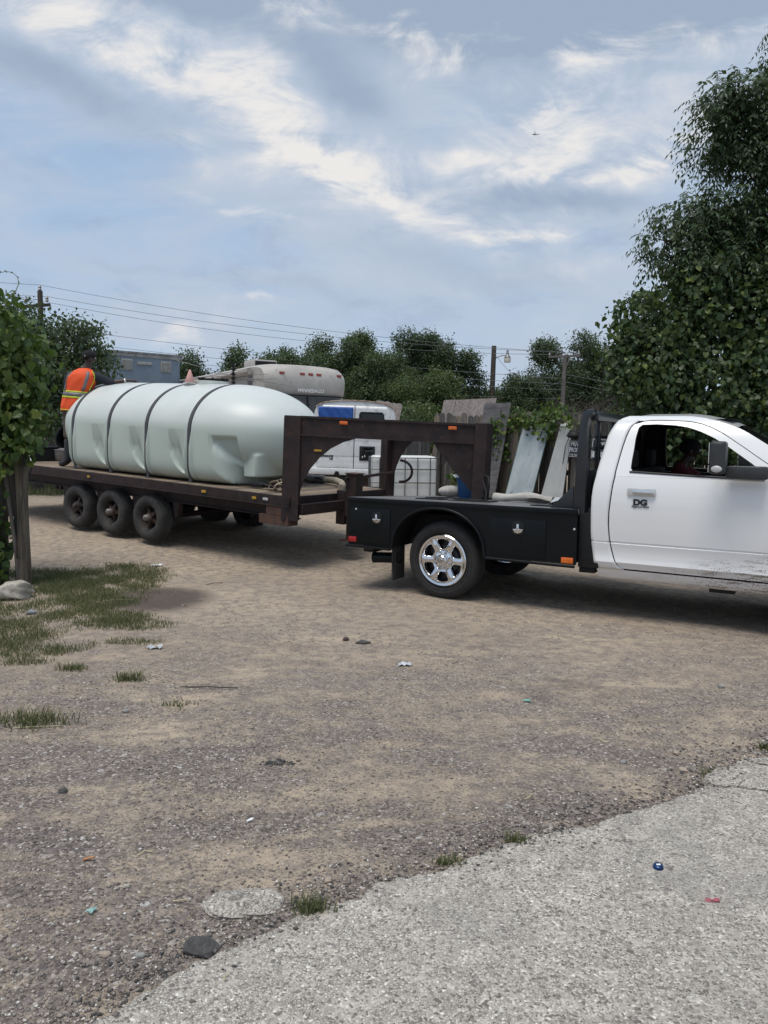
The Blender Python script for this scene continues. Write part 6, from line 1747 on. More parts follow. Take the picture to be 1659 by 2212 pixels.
mb = MB(); mb.b2((.002, -.28, 3.62), (.03, .22, 3.72)); mb.build('marker_plate', MATS['vent_grey'], bx, 40, .006)
mb = MB(); mb.tube([(.02, .35, 2.72), (.10, .36, 2.80), (.10, .85, 2.86), (.02, .9, 2.8)], .018, 6); mb.build('grab_rail', steel, bx, 60)
for s in (-1, 1):
    for x_ in (-9.2, -10.4):
        mb = MB(); mb.lathe([(.25, -.14), (.48, -.14), (.52, -.09), (.52, .09), (.48, .14), (0, .12)], 24, Matrix.Translation((x_, s * 1.0, .52)) @ Matrix.Rotation(R(90), 4, 'X')); mb.build('wheel', rubber, bx, 50)
    mb = MB(); mb.b2((-2.7, s * .8, -.0), (-2.55, s * .9, 1.0)); mb.build('landing_leg', steel, bx)

# ------------------------------------------------------------------ poles and wires
pole_m = mat('pole_wood', (.085, .068, .058), (.055, .045, .04), 3, .9, 0, .4, 30, stretch=(6, 6, 1))
grey_pole = mat('grey_pole_wood', (.16, .145, .13), (.10, .092, .085), 3, .9, 0, .4, 30, stretch=(6, 6, 1))
def pole(label, x, y, top, r0, r1, m, lean=(0, 0)):
    z = g1(x, min(y, 60)); t = thing('utility_pole', label, 'utility pole', (x, y, z))
    mb = MB(); mb.tube([(0, 0, -.2), (lean[0] * .5, lean[1] * .5, (top - z) * .5), (lean[0], lean[1], top - z)], [r0, (r0 + r1) / 2, r1], 12); mb.build('pole_shaft', m, t, 60)
    return t, top - z
lt, H1 = pole('plain wooden pole with a small curved arm street lamp', 5.43, 40, 6.50, .16, .12, pole_m, (.1, 0))
mb = MB(); mb.tube([(.12, 0, H1 - .85), (.22, 0, H1 - .60), (.5, 0, H1 - .48), (.75, 0, H1 - .46)], .025, 8); mb.build('lamp_arm', steel, lt, 60)
mb = MB(); mb.lathe([(.05, .32), (.07, .10), (.12, .02), (.17, -.06), (.17, -.09)], 16, Matrix.Translation((.80, 0, H1 - .52))); mb.build('lamp_head', steel, lt, 50)
mb = MB(); mb.lathe([(.16, -.09), (.18, -.15), (.165, -.30), (.0, -.31)], 16, Matrix.Translation((.80, 0, H1 - .52))); mb.build('lamp_lens', mat('lamp_lens_cream', (.62, .60, .52), (.55, .52, .45), 9, .4), lt, 50)
rp, H2 = pole('grey utility pole with a crossarm before the right trees', 8.83, 39, 5.93, .13, .095, grey_pole, (.12, 0))
mb = MB(); mb.bar((-.72, 0, H2 - .06), (.86, 0, H2 + .02), .09, .11); mb.build('crossarm', grey_pole, rp)
for x_ in (-.66, .12, .80):
    mb = MB(); mb.lathe([(.02, 0), (.05, .05), (.03, .09), (.05, .13), (0, .16)], 10, Matrix.Translation((x_, 0, H2 + .04 + x_ * .05))); mb.build('insulator', white_lens, rp, 50)
for q in (-1, 1):
    mb = MB(); mb.bar((.12 + q * .04, -.06, H2 - .55), (.12 + q * .22, -.06, H2 - .12), .03, .05); mb.build('arm_brace', grey_pole, rp)
lp_, H3 = pole('dark utility pole with crossarm rising behind the left tree', -16.75, 38, 8.62, .15, .12, pole_m)
mb = MB(); mb.bar((-.75, 0, H3 - .75), (.40, .2, H3 - .62), .12, .14); mb.build('crossarm', pole_m, lp_)
for x_, dz_ in ((-.7, -.62), (0, .0), (.33, -.52)):
    mb = MB(); mb.lathe([(.02, 0), (.09, .06), (.05, .12), (.08, .18), (.03, .26), (0, .3)], 10, Matrix.Translation((x_, 0, H3 + dz_))); mb.build('insulator', steel, lp_, 50)
wire_m = mat('grey_wire', (.17, .175, .19), (.15, .155, .165), 3, .6)
def wire(label, a, b, sag, r_=.010):
    a, b = Vector(a), Vector(b); pts = []
    for k in range(33):
        t = k / 32; p = a.lerp(b, t); p.z -= sag * 4 * t * (1 - t); pts.append(p)
    mb = MB(); mb.tube(pts, r_, 5); o = mb.build('power_line', wire_m, None, 60)
    tag(o, label, 'power line', 'power lines between the poles')
zl, zr = 8.62, 6.09
wire('topmost power line from the left pole to the right crossarm', (-16.75, 38, zl + .28), (8.94, 39, zr), .42)
wire('second power line down between left pole and right crossarm', (-16.42, 38.1, zl - .25), (9.62, 39, zr + .02), .50)
wire('third power line down between left pole and right crossarm', (-17.45, 38, zl - .34), (8.2, 39, zr - .1), .62)
wire('upper of the low service wires crossing before the trees', (-16.7, 38, 6.95), (8.9, 38.9, 4.81), .25)
wire('middle of the low service wires crossing before the trees', (-16.7, 38, 6.35), (8.9, 38.9, 4.53), .25)
wire('lowest of the three service wires crossing before the trees', (-16.7, 38, 5.95), (8.9, 38.9, 4.23), .25)
wire('low slack wire drooping left of the right crossarm pole', (5.5, 40, 6.2), (8.9, 38.9, 4.76), .9)
wire('upper wire leaving right from the crossarm pole', (8.94, 39, 5.04), (22, 41, 3.8), .25)
wire('lower wire leaving right from the crossarm pole', (8.94, 39, 4.67), (22, 41, 3.2), .25)
wire('wire passing behind the OSB sheet at fence height', (-6, 39, 4.4), (8.8, 39, 3.8), .1)
wire('left end of the top line running off beyond the left pole', (-34, 34, 9.7), (-16.75, 38, zl + .28), .2)
wire('left end of the second line running off beyond the left pole', (-34, 34, 8.9), (-16.42, 38.1, zl - .25), .2)

# ------------------------------------------------------------------ leaves
HEART = (np.array([(0, 0, 0), (-.24, -.12, .04), (-.45, .03, .09), (-.51, .28, .10), (-.40, .55, .07), (-.20, .80, .02), (0, 1.0, -.08), (.20, .80, .02), (.40, .55, .07), (.51, .28, .10), (.45, .03, .09), (.24, -.12, .04), (0, .36, 0)], float),
         np.array([(12, k, (k + 1) % 12) for k in range(12)]))
LANCE = (np.array([(0, 0, 0), (-.17, .38, .03), (0, 1, -.06), (.17, .38, .03)], float), np.array([(0, 3, 1), (3, 2, 1)]))
OVAL = (np.array([(0, 0, 0), (-.34, .36, .07), (0, 1, -.05), (.34, .36, .07)], float), np.array([(0, 3, 1), (3, 2, 1)]))
def unit(a): return a / np.maximum(np.linalg.norm(a, axis=-1, keepdims=True), 1e-9)
def place_leaves(P, N, D, S, shape):
    """leaf bases P, face normals N, tip directions D, lengths S"""
    D = unit(D); N = unit(N - D * np.sum(N * D, -1, keepdims=True)); X_ = np.cross(D, N)
    bv, bf = shape
    V = P[:, None, :] + S[:, None, None] * (bv[None, :, 0:1] * X_[:, None, :] + bv[None, :, 1:2] * D[:, None, :] + bv[None, :, 2:3] * N[:, None, :])
    F_ = bf[None] + (np.arange(len(P)) * len(bv))[:, None, None]
    return V.reshape(-1, 3), F_.reshape(-1, 3)
def on_blobs(blobs, n, clump=14, spread=.22, inner=.25, lo=.86):
    B_ = np.array(blobs, float); wts = (B_[:, 3] * B_[:, 4] + B_[:, 3] * B_[:, 5] + B_[:, 4] * B_[:, 5]); wts /= wts.sum()
    nc = max(1, n // clump)
    bi = rng.choice(len(B_), nc, p=wts)
    dirs = unit(rng.normal(size=(nc, 3)))
    rad = np.where(rng.random(nc) < inner, rng.uniform(.35, .85, nc), rng.uniform(lo, 1.08, nc))
    C_ = B_[bi, :3] + dirs * B_[bi, 3:] * rad[:, None]
    nr = unit(dirs / B_[bi, 3:])
    Pn = np.repeat(C_, clump, 0); Nn = np.repeat(nr, clump, 0)
    Pn = Pn + rng.normal(size=Pn.shape) * spread
    return Pn, Nn
def foliage(blobs, n, size, shape, clump=14, spread=.2, inner=.25, droop=.6, jit=.6, lo=.86):
    Pn, Nn = on_blobs(blobs, n, clump, spread, inner, lo)
    k = len(Pn)
    N = unit(Nn + rng.normal(size=(k, 3)) * jit + np.array([0, 0, .35]))
    D = rng.normal(size=(k, 3)) * .6 + Nn * .5 + np.array([0, 0, -droop])
    S = size * rng.uniform(.6, 1.25, k)
    return place_leaves(Pn, N, D, S, shape)
bark_m = mat('bark', (.075, .062, .052), (.042, .036, .031), 5, .92, 0, .7, 30, stretch=(3, 3, 1))
lf_dark = leafmat('leaf_dark', (0.041, 0.065, 0.037), (0.072, 0.106, 0.053), (0.102, 0.142, 0.066))
lf_mid = leafmat('leaf_mid', (0.048, 0.076, 0.039), (0.081, 0.117, 0.053), (0.115, 0.161, 0.068))
lf_lite = leafmat('leaf_light', (0.064, 0.097, 0.041), (0.101, 0.139, 0.054), (0.143, 0.185, 0.068))
lf_vine = leafmat('vine_leaf', (0.043, 0.088, 0.025), (0.085, 0.143, 0.036), (0.188, 0.253, 0.054), .32)
lf_right = leafmat('right_tree_leaf', (0.035, 0.060, 0.035), (0.060, 0.095, 0.048), (0.091, 0.137, 0.062), .25)
lf_hedge = leafmat('hedge_leaf', (0.033, 0.060, 0.028), (0.063, 0.101, 0.040), (0.132, 0.173, 0.056), .28)
def trunk_and_limbs(t, base, top, r0, targets, m=bark_m, bend=.15):
    b, tp = Vector(base), Vector(top)
    pts = [b + (tp - b) * k / 6 + Vector((random.uniform(-bend, bend) * (0 < k < 6), random.uniform(-bend, bend) * (0 < k < 6), 0)) for k in range(7)]
    mb = MB(); mb.tube(pts, [r0 * (1 - .6 * k / 6) * (1.25 if k == 0 else 1) for k in range(7)], 9); mb.build('trunk', m, t, 60)
    for q in targets:
        q = Vector(q); s_ = pts[random.choice([3, 4, 5])]
        mid = s_.lerp(q, .5) + Vector((random.uniform(-.2, .2), random.uniform(-.2, .2), random.uniform(0, .3)))
        mb = MB(); mb.tube([s_, mid, q], [r0 * .34, r0 * .2, r0 * .07], 7)
        for _ in range(4):
            e = q + Vector((random.uniform(-1, 1), random.uniform(-1, 1), random.uniform(-1, .5))) * .32
            mb.tube([mid.lerp(q, random.uniform(.3, .9)), e], [r0 * .09, r0 * .03], 5)
        mb.build('limb', m, t, 60)
def tree(label, cx, cy, blobs, n, size, m, r0=.14, shape=OVAL, clump=14, spread=.22, inner=.25, name='tree', droop=.5, lo=.8):
    zb = g1(cx, min(cy, 60)); t = thing(name, label, 'tree', (cx, cy, zb))
    lb = [(b[0] - cx, b[1] - cy, b[2] - zb, b[3], b[4], b[5]) for b in blobs]
    topz = max(b[2] for b in lb)
    trunk_and_limbs(t, (0, 0, -.1), (0, 0, topz * .92), r0, [b[:3] for b in lb])
    v_, f_ = foliage(lb, n, size, shape, clump, spread, inner, droop, lo=lo)
    raw('crown', v_, f_, m, t)
    return t
def lumps(cx, cy, cz, rx, ry, rz, n, seed):
    """break one crown into many uneven lobes"""
    r_ = random.Random(seed); out = [(cx, cy, cz - rz * .1, rx * .52, ry * .52, rz * .58), (cx, cy, cz - rz * .55, rx * .8, ry * .8, rz * .4)]
    for _ in range(int(n * 3.4)):
        a = r_.uniform(0, 2 * PI); e = r_.uniform(-.75, 1.0); k = r_.uniform(.14, .33)
        ce = math.sqrt(max(0, 1 - e * e * .8)); q = r_.uniform(.50, .98)
        out.append((cx + rx * q * math.cos(a) * ce, cy + ry * q * math.sin(a) * ce, cz + rz * .80 * e, rx * k, ry * k, rz * k * r_.uniform(.55, .9)))
    return out
# background trees
BT = [('slim sparse young tree left of the motorhome roof', -6.5, 34, [(-6.5, 34, 5.0, .42, .42, .55), (-6.75, 34, 4.3, .5, .5, .45), (-6.2, 34, 4.2, .45, .4, .5), (-6.4, 34, 3.3, .8, .7, .7)], 2600, .24, lf_mid, .08),
      ('dense round tree just right of the motorhome roof air unit', -4.4, 38, lumps(-4.4, 38, 4.0, 1.7, 1.5, 2.0, 9, 1), 8000, .26, lf_mid, .16),
      ('taller broad tree behind the white van roof', -2.0, 39, lumps(-2.0, 39, 4.7, 2.1, 1.7, 2.4, 11, 2), 10500, .26, lf_mid, .2),
      ('tall open crowned tree left of the street lamp pole', 1.5, 40.5, lumps(1.5, 40.5, 5.2, 1.8, 1.6, 2.1, 10, 3), 9000, .27, lf_dark, .2),
      ('ragged dark tree nearest the street lamp pole', 3.4, 40, lumps(3.3, 40, 4.7, 1.6, 1.4, 2.0, 8, 4), 7000, .27, lf_dark, .18),
      ('light green bushy tree low in front of the taller trees', 1.9, 35, lumps(1.9, 35, 3.2, 1.7, 1.3, 1.7, 9, 5), 8500, .22, lf_lite, .12),
      ('small dark tree between the two right poles', 7.1, 40, lumps(7.2, 40, 3.8, 1.5, 1.3, 1.3, 7, 6), 5000, .26, lf_dark, .14),
      ('large domed tree behind the crossarm pole', 10.0, 43, lumps(10.2, 43, 4.9, 2.4, 1.8, 2.6, 12, 7), 11500, .27, lf_dark, .22),
      ('leafy tree at the far right beyond the crossarm pole', 13.4, 43, lumps(13.2, 43, 4.6, 2.3, 1.8, 2.4, 10, 17), 7500, .28, lf_dark, .2),
      ('mid green tree filling the gap behind the ragged OSB sheet', -.2, 36.5, lumps(-.1, 36.5, 3.7, 1.7, 1.3, 2.1, 9, 8), 8500, .24, lf_mid, .14),
      ('bushy tree beyond the street lamp pole foot', 5.0, 42, lumps(5.0, 42, 3.3, 1.5, 1.3, 1.5, 7, 9), 5000, .26, lf_mid, .12),
      ('leafy tree joining the sparse young tree to the round tree', -5.7, 39, lumps(-5.6, 39, 3.9, 1.4, 1.3, 2.2, 9, 31), 7000, .26, lf_dark, .14),
      ('small green tree showing right of the box trailer', -8.0, 31.5, [(-8.0, 31.5, 4.55, .45, .5, .5), (-7.75, 31.5, 3.9, .5, .5, .6), (-8.2, 31.5, 3.6, .6, .6, .7)], 2200, .22, lf_dark, .09),
      ('tree far left behind the near vines and dark pole', -17.5, 36, lumps(-17.2, 36, 4.6, 2.4, 2, 2.2, 9, 10), 6500, .27, lf_dark, .2)]
for lab, cx, cy, bl, n, sz, m, r0 in BT: tree(lab, cx, cy, bl, int(n * 4.0), sz * .44, m, r0, clump=20, spread=.15, inner=.2, lo=.84)
# shrubs along the back
SH = [('light green shrub behind the van roof corner', -1.2, 27, lumps(-.9, 27, 1.7, 1.0, .8, 1.0, 6, 20), 3000, .14, lf_lite),
      ('feathery green sapling right of the ragged OSB sheet', .75, 24.5, [(.75, 24.5, 2.0, .25, .25, .8), (.95, 24.5, 1.6, .3, .3, .6), (.5, 24.5, 1.4, .35, .3, .6)], 1500, .13, lf_mid),
      ('pale yellowish shrub between the OSB sheets', 1.2, 30, lumps(1.3, 30, 2.0, 1.1, .9, 1.1, 6, 21), 3200, .15, lf_lite),
      ('low green scrub at the foot of the street lamp pole', 4.2, 33, lumps(4.4, 33, 2.0, 1.7, 1.0, 1.4, 7, 22), 4200, .17, lf_mid),
      ('dark shrub left of the crossarm pole', 6.2, 31, lumps(6.0, 31, 1.5, 1.3, 1.0, 1.0, 7, 23), 3600, .17, lf_dark),
      ('green shrub right of the crossarm pole by the tall hedge', 8.4, 27, lumps(8.3, 27, 1.7, 1.5, 1.0, 1.3, 7, 24), 4200, .15, lf_dark)]
for lab, cx, cy, bl, n, sz, m in SH:
    t = tree(lab, cx, cy, bl, int(n * 1.8), sz * .72, m, .05, name='shrub', spread=.13); t['category'] = 'shrub'
# far woods that read as one mass
bl = [(x_, 56 + random.uniform(-3, 6), random.uniform(1.8, 3.0), 3.0, 2.5, random.uniform(1.8, 3.0)) for x_ in np.arange(-70, 75, 2.2)]
v_, f_ = foliage(bl, 42000, .34, OVAL, 12, .4, .2)
o = raw('far_woods', v_, f_, lf_dark); tag(o, 'low line of dark woods along the far edge of the land', None, kind='stuff')
bl = [(x_, 44 + random.uniform(-1.5, 2), random.uniform(2.0, 3.1), 1.5, 1.2, random.uniform(1.2, 1.9)) for x_ in np.arange(-12, 18, .8)]
v_, f_ = foliage(bl, 42000, .16, OVAL, 14, .2, .2, lo=.84)
o = raw('thicket', v_, f_, lf_dark); tag(o, 'continuous tangled green thicket between the trunks of the back trees', None, kind='stuff')
# left tree behind the worker
LB = [(-7.7, 18, 3.75, .95, .8, .62), (-8.8, 18, 4.2, .85, .8, .62), (-7.15, 17.8, 3.15, .72, .7, .42), (-8.1, 17.7, 2.9, 1.1, .8, .7), (-9.6, 18, 3.3, 1.1, .9, 1.1), (-6.95, 17.6, 2.55, .55, .5, .4), (-7.6, 17.6, 2.2, .9, .6, .5), (-8.3, 18, 3.6, .8, .7, .6), (-6.75, 17.9, 3.72, .42, .5, .13), (-6.95, 17.8, 4.12, .40, .5, .12), (-6.5, 17.8, 3.36, .40, .45, .14), (-6.6, 17.7, 2.95, .35, .4, .12)]
tree('dark broadleaf tree behind the worker with drooping layered branches', -8.2, 18.2, LB, 26000, .095, lf_dark, .13, OVAL, 16, .11, .3, droop=.8, lo=.9)
# bare twigs
def twigs(label, x, y, z0, h, n, spread, m, cat, name):
    t = thing(name, label, cat, (x, y, z0)); mb = MB()
    def grow(p, d, L, r_, dep):
        q = p + d * L; mb.tube([p, q], [r_, r_ * .6], 3, cap=False)
        if dep:
            for _ in range(random.choice([2, 3])):
                grow(p.lerp(q, random.uniform(.55, 1)), (d + Vector((random.gauss(0, .5), random.gauss(0, .5), random.gauss(.05, .3)))).normalized(), L * random.uniform(.55, .8), r_ * .6, dep - 1)
    for _ in range(n):
        grow(Vector((random.gauss(0, spread), random.gauss(0, spread * .5), 0)), Vector((random.gauss(0, .35), random.gauss(0, .2), 1)).normalized(), h * .36, .022, 4)
    mb.build('branch', m, t); return t
dead_m = mat('dead_twig', (.15, .125, .115), (.09, .078, .075), 5, .9)
twigs('bare leafless little tree above the box trailer roof', -9.8, 30.5, .55, 4.9, 2, .15, dead_m, 'tree', 'bare_tree')
twigs('grey brown dead brush heaped left of the crossarm pole', 7.7, 40.6, .5, 4.6, 60, 1.0, dead_m, 'brush', 'dead_brush')
twigs('second heap of dead brush right of the crossarm pole', 9.6, 40.6, .5, 4.2, 50, .9, dead_m, 'brush', 'dead_brush')

# ------------------------------------------------------------------ tall tree on the right with drooping compound leaves
tt = thing('tree', 'tall dark tree with drooping feathery leaves on the right', 'tree', (6.6, 13.2, g1(6.6, 13.2)))
o_ = Vector(tt.location)
RB = [(6.55, 12.7, 8.05, .36, .5, .42), (6.35, 12.7, 7.45, .36, .5, .34), (5.85, 12.6, 6.85, .62, .7, .42), (5.25, 12.5, 6.95, .30, .4, .26), (5.15, 12.5, 6.45, .34, .45, .30), (5.75, 12.6, 6.25, .58, .6, .34), (6.7, 12.8, 6.9, .7, .9, 1.0), (7.6, 13.0, 7.2, 1.0, 1.0, 1.5),
      (4.78, 12.4, 5.25, .42, .45, .26), (4.35, 12.35, 4.78, .32, .35, .22), (5.35, 12.5, 5.25, .40, .5, .24), (5.75, 12.6, 4.85, .6, .6, .42), (6.7, 12.9, 5.4, .9, .9, .9), (5.1, 12.4, 4.55, .55, .5, .34), (7.8, 13.2, 5.4, 1.2, 1.1, 1.3)]
lb = [(b[0] - o_.x, b[1] - o_.y, b[2] - o_.z) + b[3:] for b in RB]
trunk_and_limbs(tt, (0, 0, -.1), (0, 0, 6.6), .2, [b[:3] for b in lb] )
def fronds(blobs, n, L0, leaflet, m, parent):
    P, N = on_blobs(blobs, n, 5, .10, .35, .8)
    k = len(P)
    d = unit(N * np.array([1, 1, .4]) + rng.normal(size=(k, 3)) * .45)
    Ps, Ns, Ds, Ss = [], [], [], []
    L = L0 * rng.uniform(.7, 1.25, k)
    side = unit(np.cross(d, np.array([0, 0, 1.0])))
    for j in range(6):
        u_ = (j + 1) / 6
        pos = P + d * (L * u_)[:, None] + np.array([0, 0, -1.0]) * (L * .55 * u_ ** 2)[:, None]
        for q in ((-1, 1) if j < 5 else (0,)):
            Ps.append(pos); Ns.append(rng.normal(size=(k, 3)) * .35 + np.array([0, 0, 1.0]) + d * .4)
            Ds.append(side * q * .9 + d * .5 + np.array([0, 0, -.75]) + rng.normal(size=(k, 3)) * .15); Ss.append(leaflet * rng.uniform(.75, 1.2, k))
    v_, f_ = place_leaves(np.concatenate(Ps), np.concatenate(Ns), np.concatenate(Ds), np.concatenate(Ss), LANCE)
    return raw('crown', v_, f_, m, parent)
fronds(lb, 9500, .30, .092, lf_right, tt)
v_, f_ = foliage([(b[0], b[1], b[2], b[3] * .65, b[4] * .65, b[5] * .65) for b in lb], 3500, .13, OVAL, 8, .16, .6, droop=.9)
raw('inner_leaves', v_, f_, lf_right, tt)['kind'] = 'stuff'

# ------------------------------------------------------------------ vines
def big_leaf_mesh(nm):
    me = bpy.data.meshes.new(nm); bv, bf = HEART
    me.from_pydata([tuple(v) for v in bv], [], [tuple(int(i) for i in f) for f in bf]); return me
def vine(name, label, cat, org, blobs, n, size, m, nleaf, clump=6, spread=.07, inner=.35, stems=10, shape=HEART, view=True):
    t = thing(name, label, cat, org); og = np.array(org)
    lb_ = [(b[0] - org[0], b[1] - org[1], b[2] - org[2]) + tuple(b[3:]) for b in blobs]
    P, N = on_blobs(lb_, n, clump, spread, inner, .88)
    P[:, 2] = np.maximum(P[:, 2], .03)
    k = len(P)
    Nn = unit(N + rng.normal(size=(k, 3)) * .62 + np.array([0, -.12, .35]))
    D = rng.normal(size=(k, 3)) * .62 + N * .25 + np.array([0, 0, -.85]); S = size * rng.uniform(.45, 1.3, k)
    # the leaves that show largest become parts of their own
    front_ = np.sum(N * unit(np.array([0, 0, 1.7]) - og - P), -1)
    vis = (front_ > .35) & (np.abs((P[:, 0] + og[0]) / (P[:, 1] + og[1])) < .50)
    score = np.where(vis, S * front_, -1)
    big = np.argsort(-score)[:nleaf]; rest = np.ones(k, bool); rest[big] = False
    v_, f_ = place_leaves(P[rest], Nn[rest], D[rest], S[rest], shape)
    o = raw('foliage', v_, f_, m, t); o['kind'] = 'stuff'
    me = big_leaf_mesh('leaf'); me.materials.append(m)
    ml = []
    hues = [leafmat(f'{name}_leaf_{q}', c, tuple(x * 1.15 for x in c), None, .32) for q, c in enumerate([(.052, .090, .028), (.078, .122, .036), (.115, .165, .042), (.17, .21, .055)])]
    metas = []
    for h_ in hues:
        m2 = big_leaf_mesh('leaf'); m2.materials.append(h_); metas.append(m2)
    for i in big:
        if score[i] < 0: continue
        d = unit(D[i]); nn = unit(Nn[i] - d * np.dot(Nn[i], d)); x_ = np.cross(d, nn)
        o = bpy.data.objects.new('leaf', metas[random.choice([0, 0, 1, 1, 1, 2, 3])]); col.objects.link(o); o.parent = t
        M_ = Matrix.Identity(4); s_ = float(S[i])
        for q in range(3): M_[q][0], M_[q][1], M_[q][2], M_[q][3] = x_[q] * s_, d[q] * s_, nn[q] * s_, P[i][q]
        o.matrix_basis = M_
    mb = MB()
    for _ in range(stems):
        b = random.choice(lb_); a = Vector((b[0] - random.uniform(.05, .3), b[1], 0)); e = Vector(b[:3]) + Vector([random.uniform(-1, 1) * b[3 + q] for q in range(3)])
        pts = [a.lerp(e, k_ / 6) + Vector((random.uniform(-.08, .08), random.uniform(-.06, .06), 0)) for k_ in range(7)]
        mb.tube(pts, [.012 - .0012 * k_ for k_ in range(7)], 5)
    mb.build('vine_stem', bark_m, t, 60)
    return t
VB = [(4.30, 12.2, 3.55, .72, .5, .5), (4.15, 12.05, 2.75, .62, .5, .68), (3.72, 12.1, 3.05, .30, .3, .55), (5.3, 12.2, 3.7, .9, .6, .8), (5.2, 12.0, 2.6, .95, .55, .75), (6.3, 12.0, 3.3, 1.0, .7, 1.1), (6.2, 11.7, 2.1, .95, .55, .6), (4.5, 12.0, 1.95, .75, .45, .45), (5.4, 11.8, 1.5, .9, .4, .6), (7.5, 11.8, 2.8, 1.2, .8, 1.6), (4.95, 12.2, 4.25, .62, .5, .34), (6.6, 12.1, 4.5, .9, .6, .6), (4.0, 12.1, 1.2, .5, .4, .5)]
VB2 = list(VB)
for b in VB:
    for _ in range(6):
        a_, e_ = random.uniform(-PI, .3), random.uniform(-.6, .9); c_ = math.sqrt(1 - e_ * e_)
        k_ = random.uniform(.22, .42); VB2.append((b[0] + b[3] * .9 * c_ * math.cos(a_), b[1] + b[4] * .95 * c_ * math.sin(a_), b[2] + b[5] * .9 * e_, b[3] * k_, b[4] * k_, b[5] * k_ * .8))
hedge = vine('vine_hedge', 'towering hedge of heart shaped vine leaves behind the truck cab', 'hedge', (5.2, 12.3, g1(5.2, 12.3)), VB2, 30000, .072, lf_hedge, 290, 6, .07, .28, 24)
v_, f_ = foliage([(b[0] - 5.2, b[1] - 12.3, b[2] - g1(5.2, 12.3), b[3] * .9, b[4] * .9, b[5] * .9) for b in VB], 17000, .11, OVAL, 8, .12, .75, droop=.9, jit=.9)
raw('inner_leaves', v_, f_, lf_hedge, hedge)['kind'] = 'stuff'
LV = [(-4.55, 8.95, 2.55, .62, .45, .60), (-4.22, 8.8, 2.25, .32, .32, .42), (-4.62, 8.9, 3.02, .36, .35, .28), (-4.40, 8.85, 1.80, .38, .32, .28), (-4.08, 8.75, 1.90, .18, .2, .24), (-5.1, 9.0, 2.2, .6, .5, .9), (-4.62, 8.6, .45, .28, .26, .42), (-4.45, 8.5, .95, .16, .16, .2), (-5.2, 8.8, 1.0, .5, .4, .9), (-4.42, 8.6, 1.50, .26, .22, .22), (-4.85, 8.6, 1.55, .35, .25, .35), (-4.00, 8.65, 1.64, .12, .14, .14), (-4.10, 8.58, 1.56, .14, .08, .12), (-4.62, 8.55, .25, .25, .18, .22)]
vine('vine_bush', 'bright green grape vine spilling over the left gate post', 'vine', (-4.5, 8.9, g1(-4.5, 8.9)), LV, 8200, .088, lf_vine, 290, 5, .075, .35, 9)
FV = []
for k in range(9):
    p = A + fd * (1.75 + k * .21); FV.append((p.x + fn_.x * .05, p.y + fn_.y * .05, 2.08 + .10 * math.sin(k * 1.3) - (k < 2) * .15, .16, .14, .12))
for s_, z in ((1.75, 1.75), (1.9, 1.55), (2.93, 1.88), (.75, 1.1), (.8, .75), (.6, .5), (.95, 1.3)):
    p = A + fd * s_; FV.append((p.x + fn_.x * .12, p.y + fn_.y * .12, z, .13, .12, .18))
vine('vine', 'leafy vine creeping along the fence top over the glass panels', 'vine', (2.4, 13.3, g1(2.4, 13.3)), FV, 1500, .065, lf_vine, 120, 5, .055, .2, 6)
# the curled tendril against the sky
td = thing('tendril', 'thin curled vine tendril arching against the sky at top left', 'vine tendril', (-4.22, 8.6, 3.05))
pts = [(.02, 0, 0), (.06, 0, .10), (.10, 0, .16), (.165, 0, .21), (.20, 0, .29), (.19, 0, .36), (.14, 0, .405), (.07, 0, .42), (.0, 0, .405), (-.03, 0, .365)]
mb = MB(); mb.tube(pts, [.006 - .0004 * k for k in range(10)], 5); mb.build('tendril_stem', mat('tendril_green', (.16, .17, .07), (.12, .13, .05), 6, .7), td, 60)
P = np.array([pts[k] for k in range(1, 10)] * 2, float); nq = len(P)
v_, f_ = place_leaves(P, rng.normal(size=(nq, 3)), rng.normal(size=(nq, 3)), np.full(nq, .028), OVAL); raw('tendril_leaf', v_, f_, lf_vine, td)

# ------------------------------------------------------------------ left gate post and its broken fence
gp = thing('gate_post', 'rough weathered timber gate post under the grape vine', 'gate post', (-4.115, 8.72, g1(-4.07, 8.72)), (0, 0, R(8)))
post_m = mat('post_timber', (.165, .137, .10), (.085, .07, .054), 2.4, .92, 0, .7, 26, stretch=(9, 9, 1), c3=(.07, .058, .048))
mb = MB(); rows = []
for z in lin(-.1, 1.66, 14):
    rows.append([(.058 * math.copysign(abs(math.cos(t)) ** .35, math.cos(t)) + .006 * math.sin(z * 5 + t), .062 * math.copysign(abs(math.sin(t)) ** .35, math.sin(t)) + .004 * math.sin(z * 9 + 2 * t), z) for t in lin(0, 2 * PI, 25)[:-1]])
mb.grid(rows, True); mb.add(rows[-1], [tuple(range(24))]); mb.build('post_timber', post_m, gp, 50)
mb = MB(); mb.b2((-.175, -.02, .80), (-.061, .035, 1.62)); mb.build('cleat_board', mat('dark_cleat', (.10, .085, .07), (.055, .047, .04), 3, .92, 0, .6, 30, stretch=(8, 8, 1)), gp, None, .006)
mb = MB(); mb.b2((-.095, -.02, -.05), (-.064, .03, .80)); mb.build('dark_stake', dark_wood[2], gp)
st = thing('wooden_stake', 'thin crooked bleached stake left of the gate post', 'stake', (-4.22, 8.66, g1(-4.22, 8.66)))
mb = MB(); mb.tube([(.06, 0, 0), (.04, 0, .4), (.0, 0, .8), (-.05, .0, 1.25), (-.07, 0, 1.5)], [.020, .022, .023, .024, .024], 6); mb.build('stake_timber', grey_wood[1], st, 60)
gf = thing('wooden_fence', 'dark broken fence boards at the left edge behind the vine', 'fence', (-4.30, 8.80, g1(-4.3, 8.8)), (0, 0, R(176)))
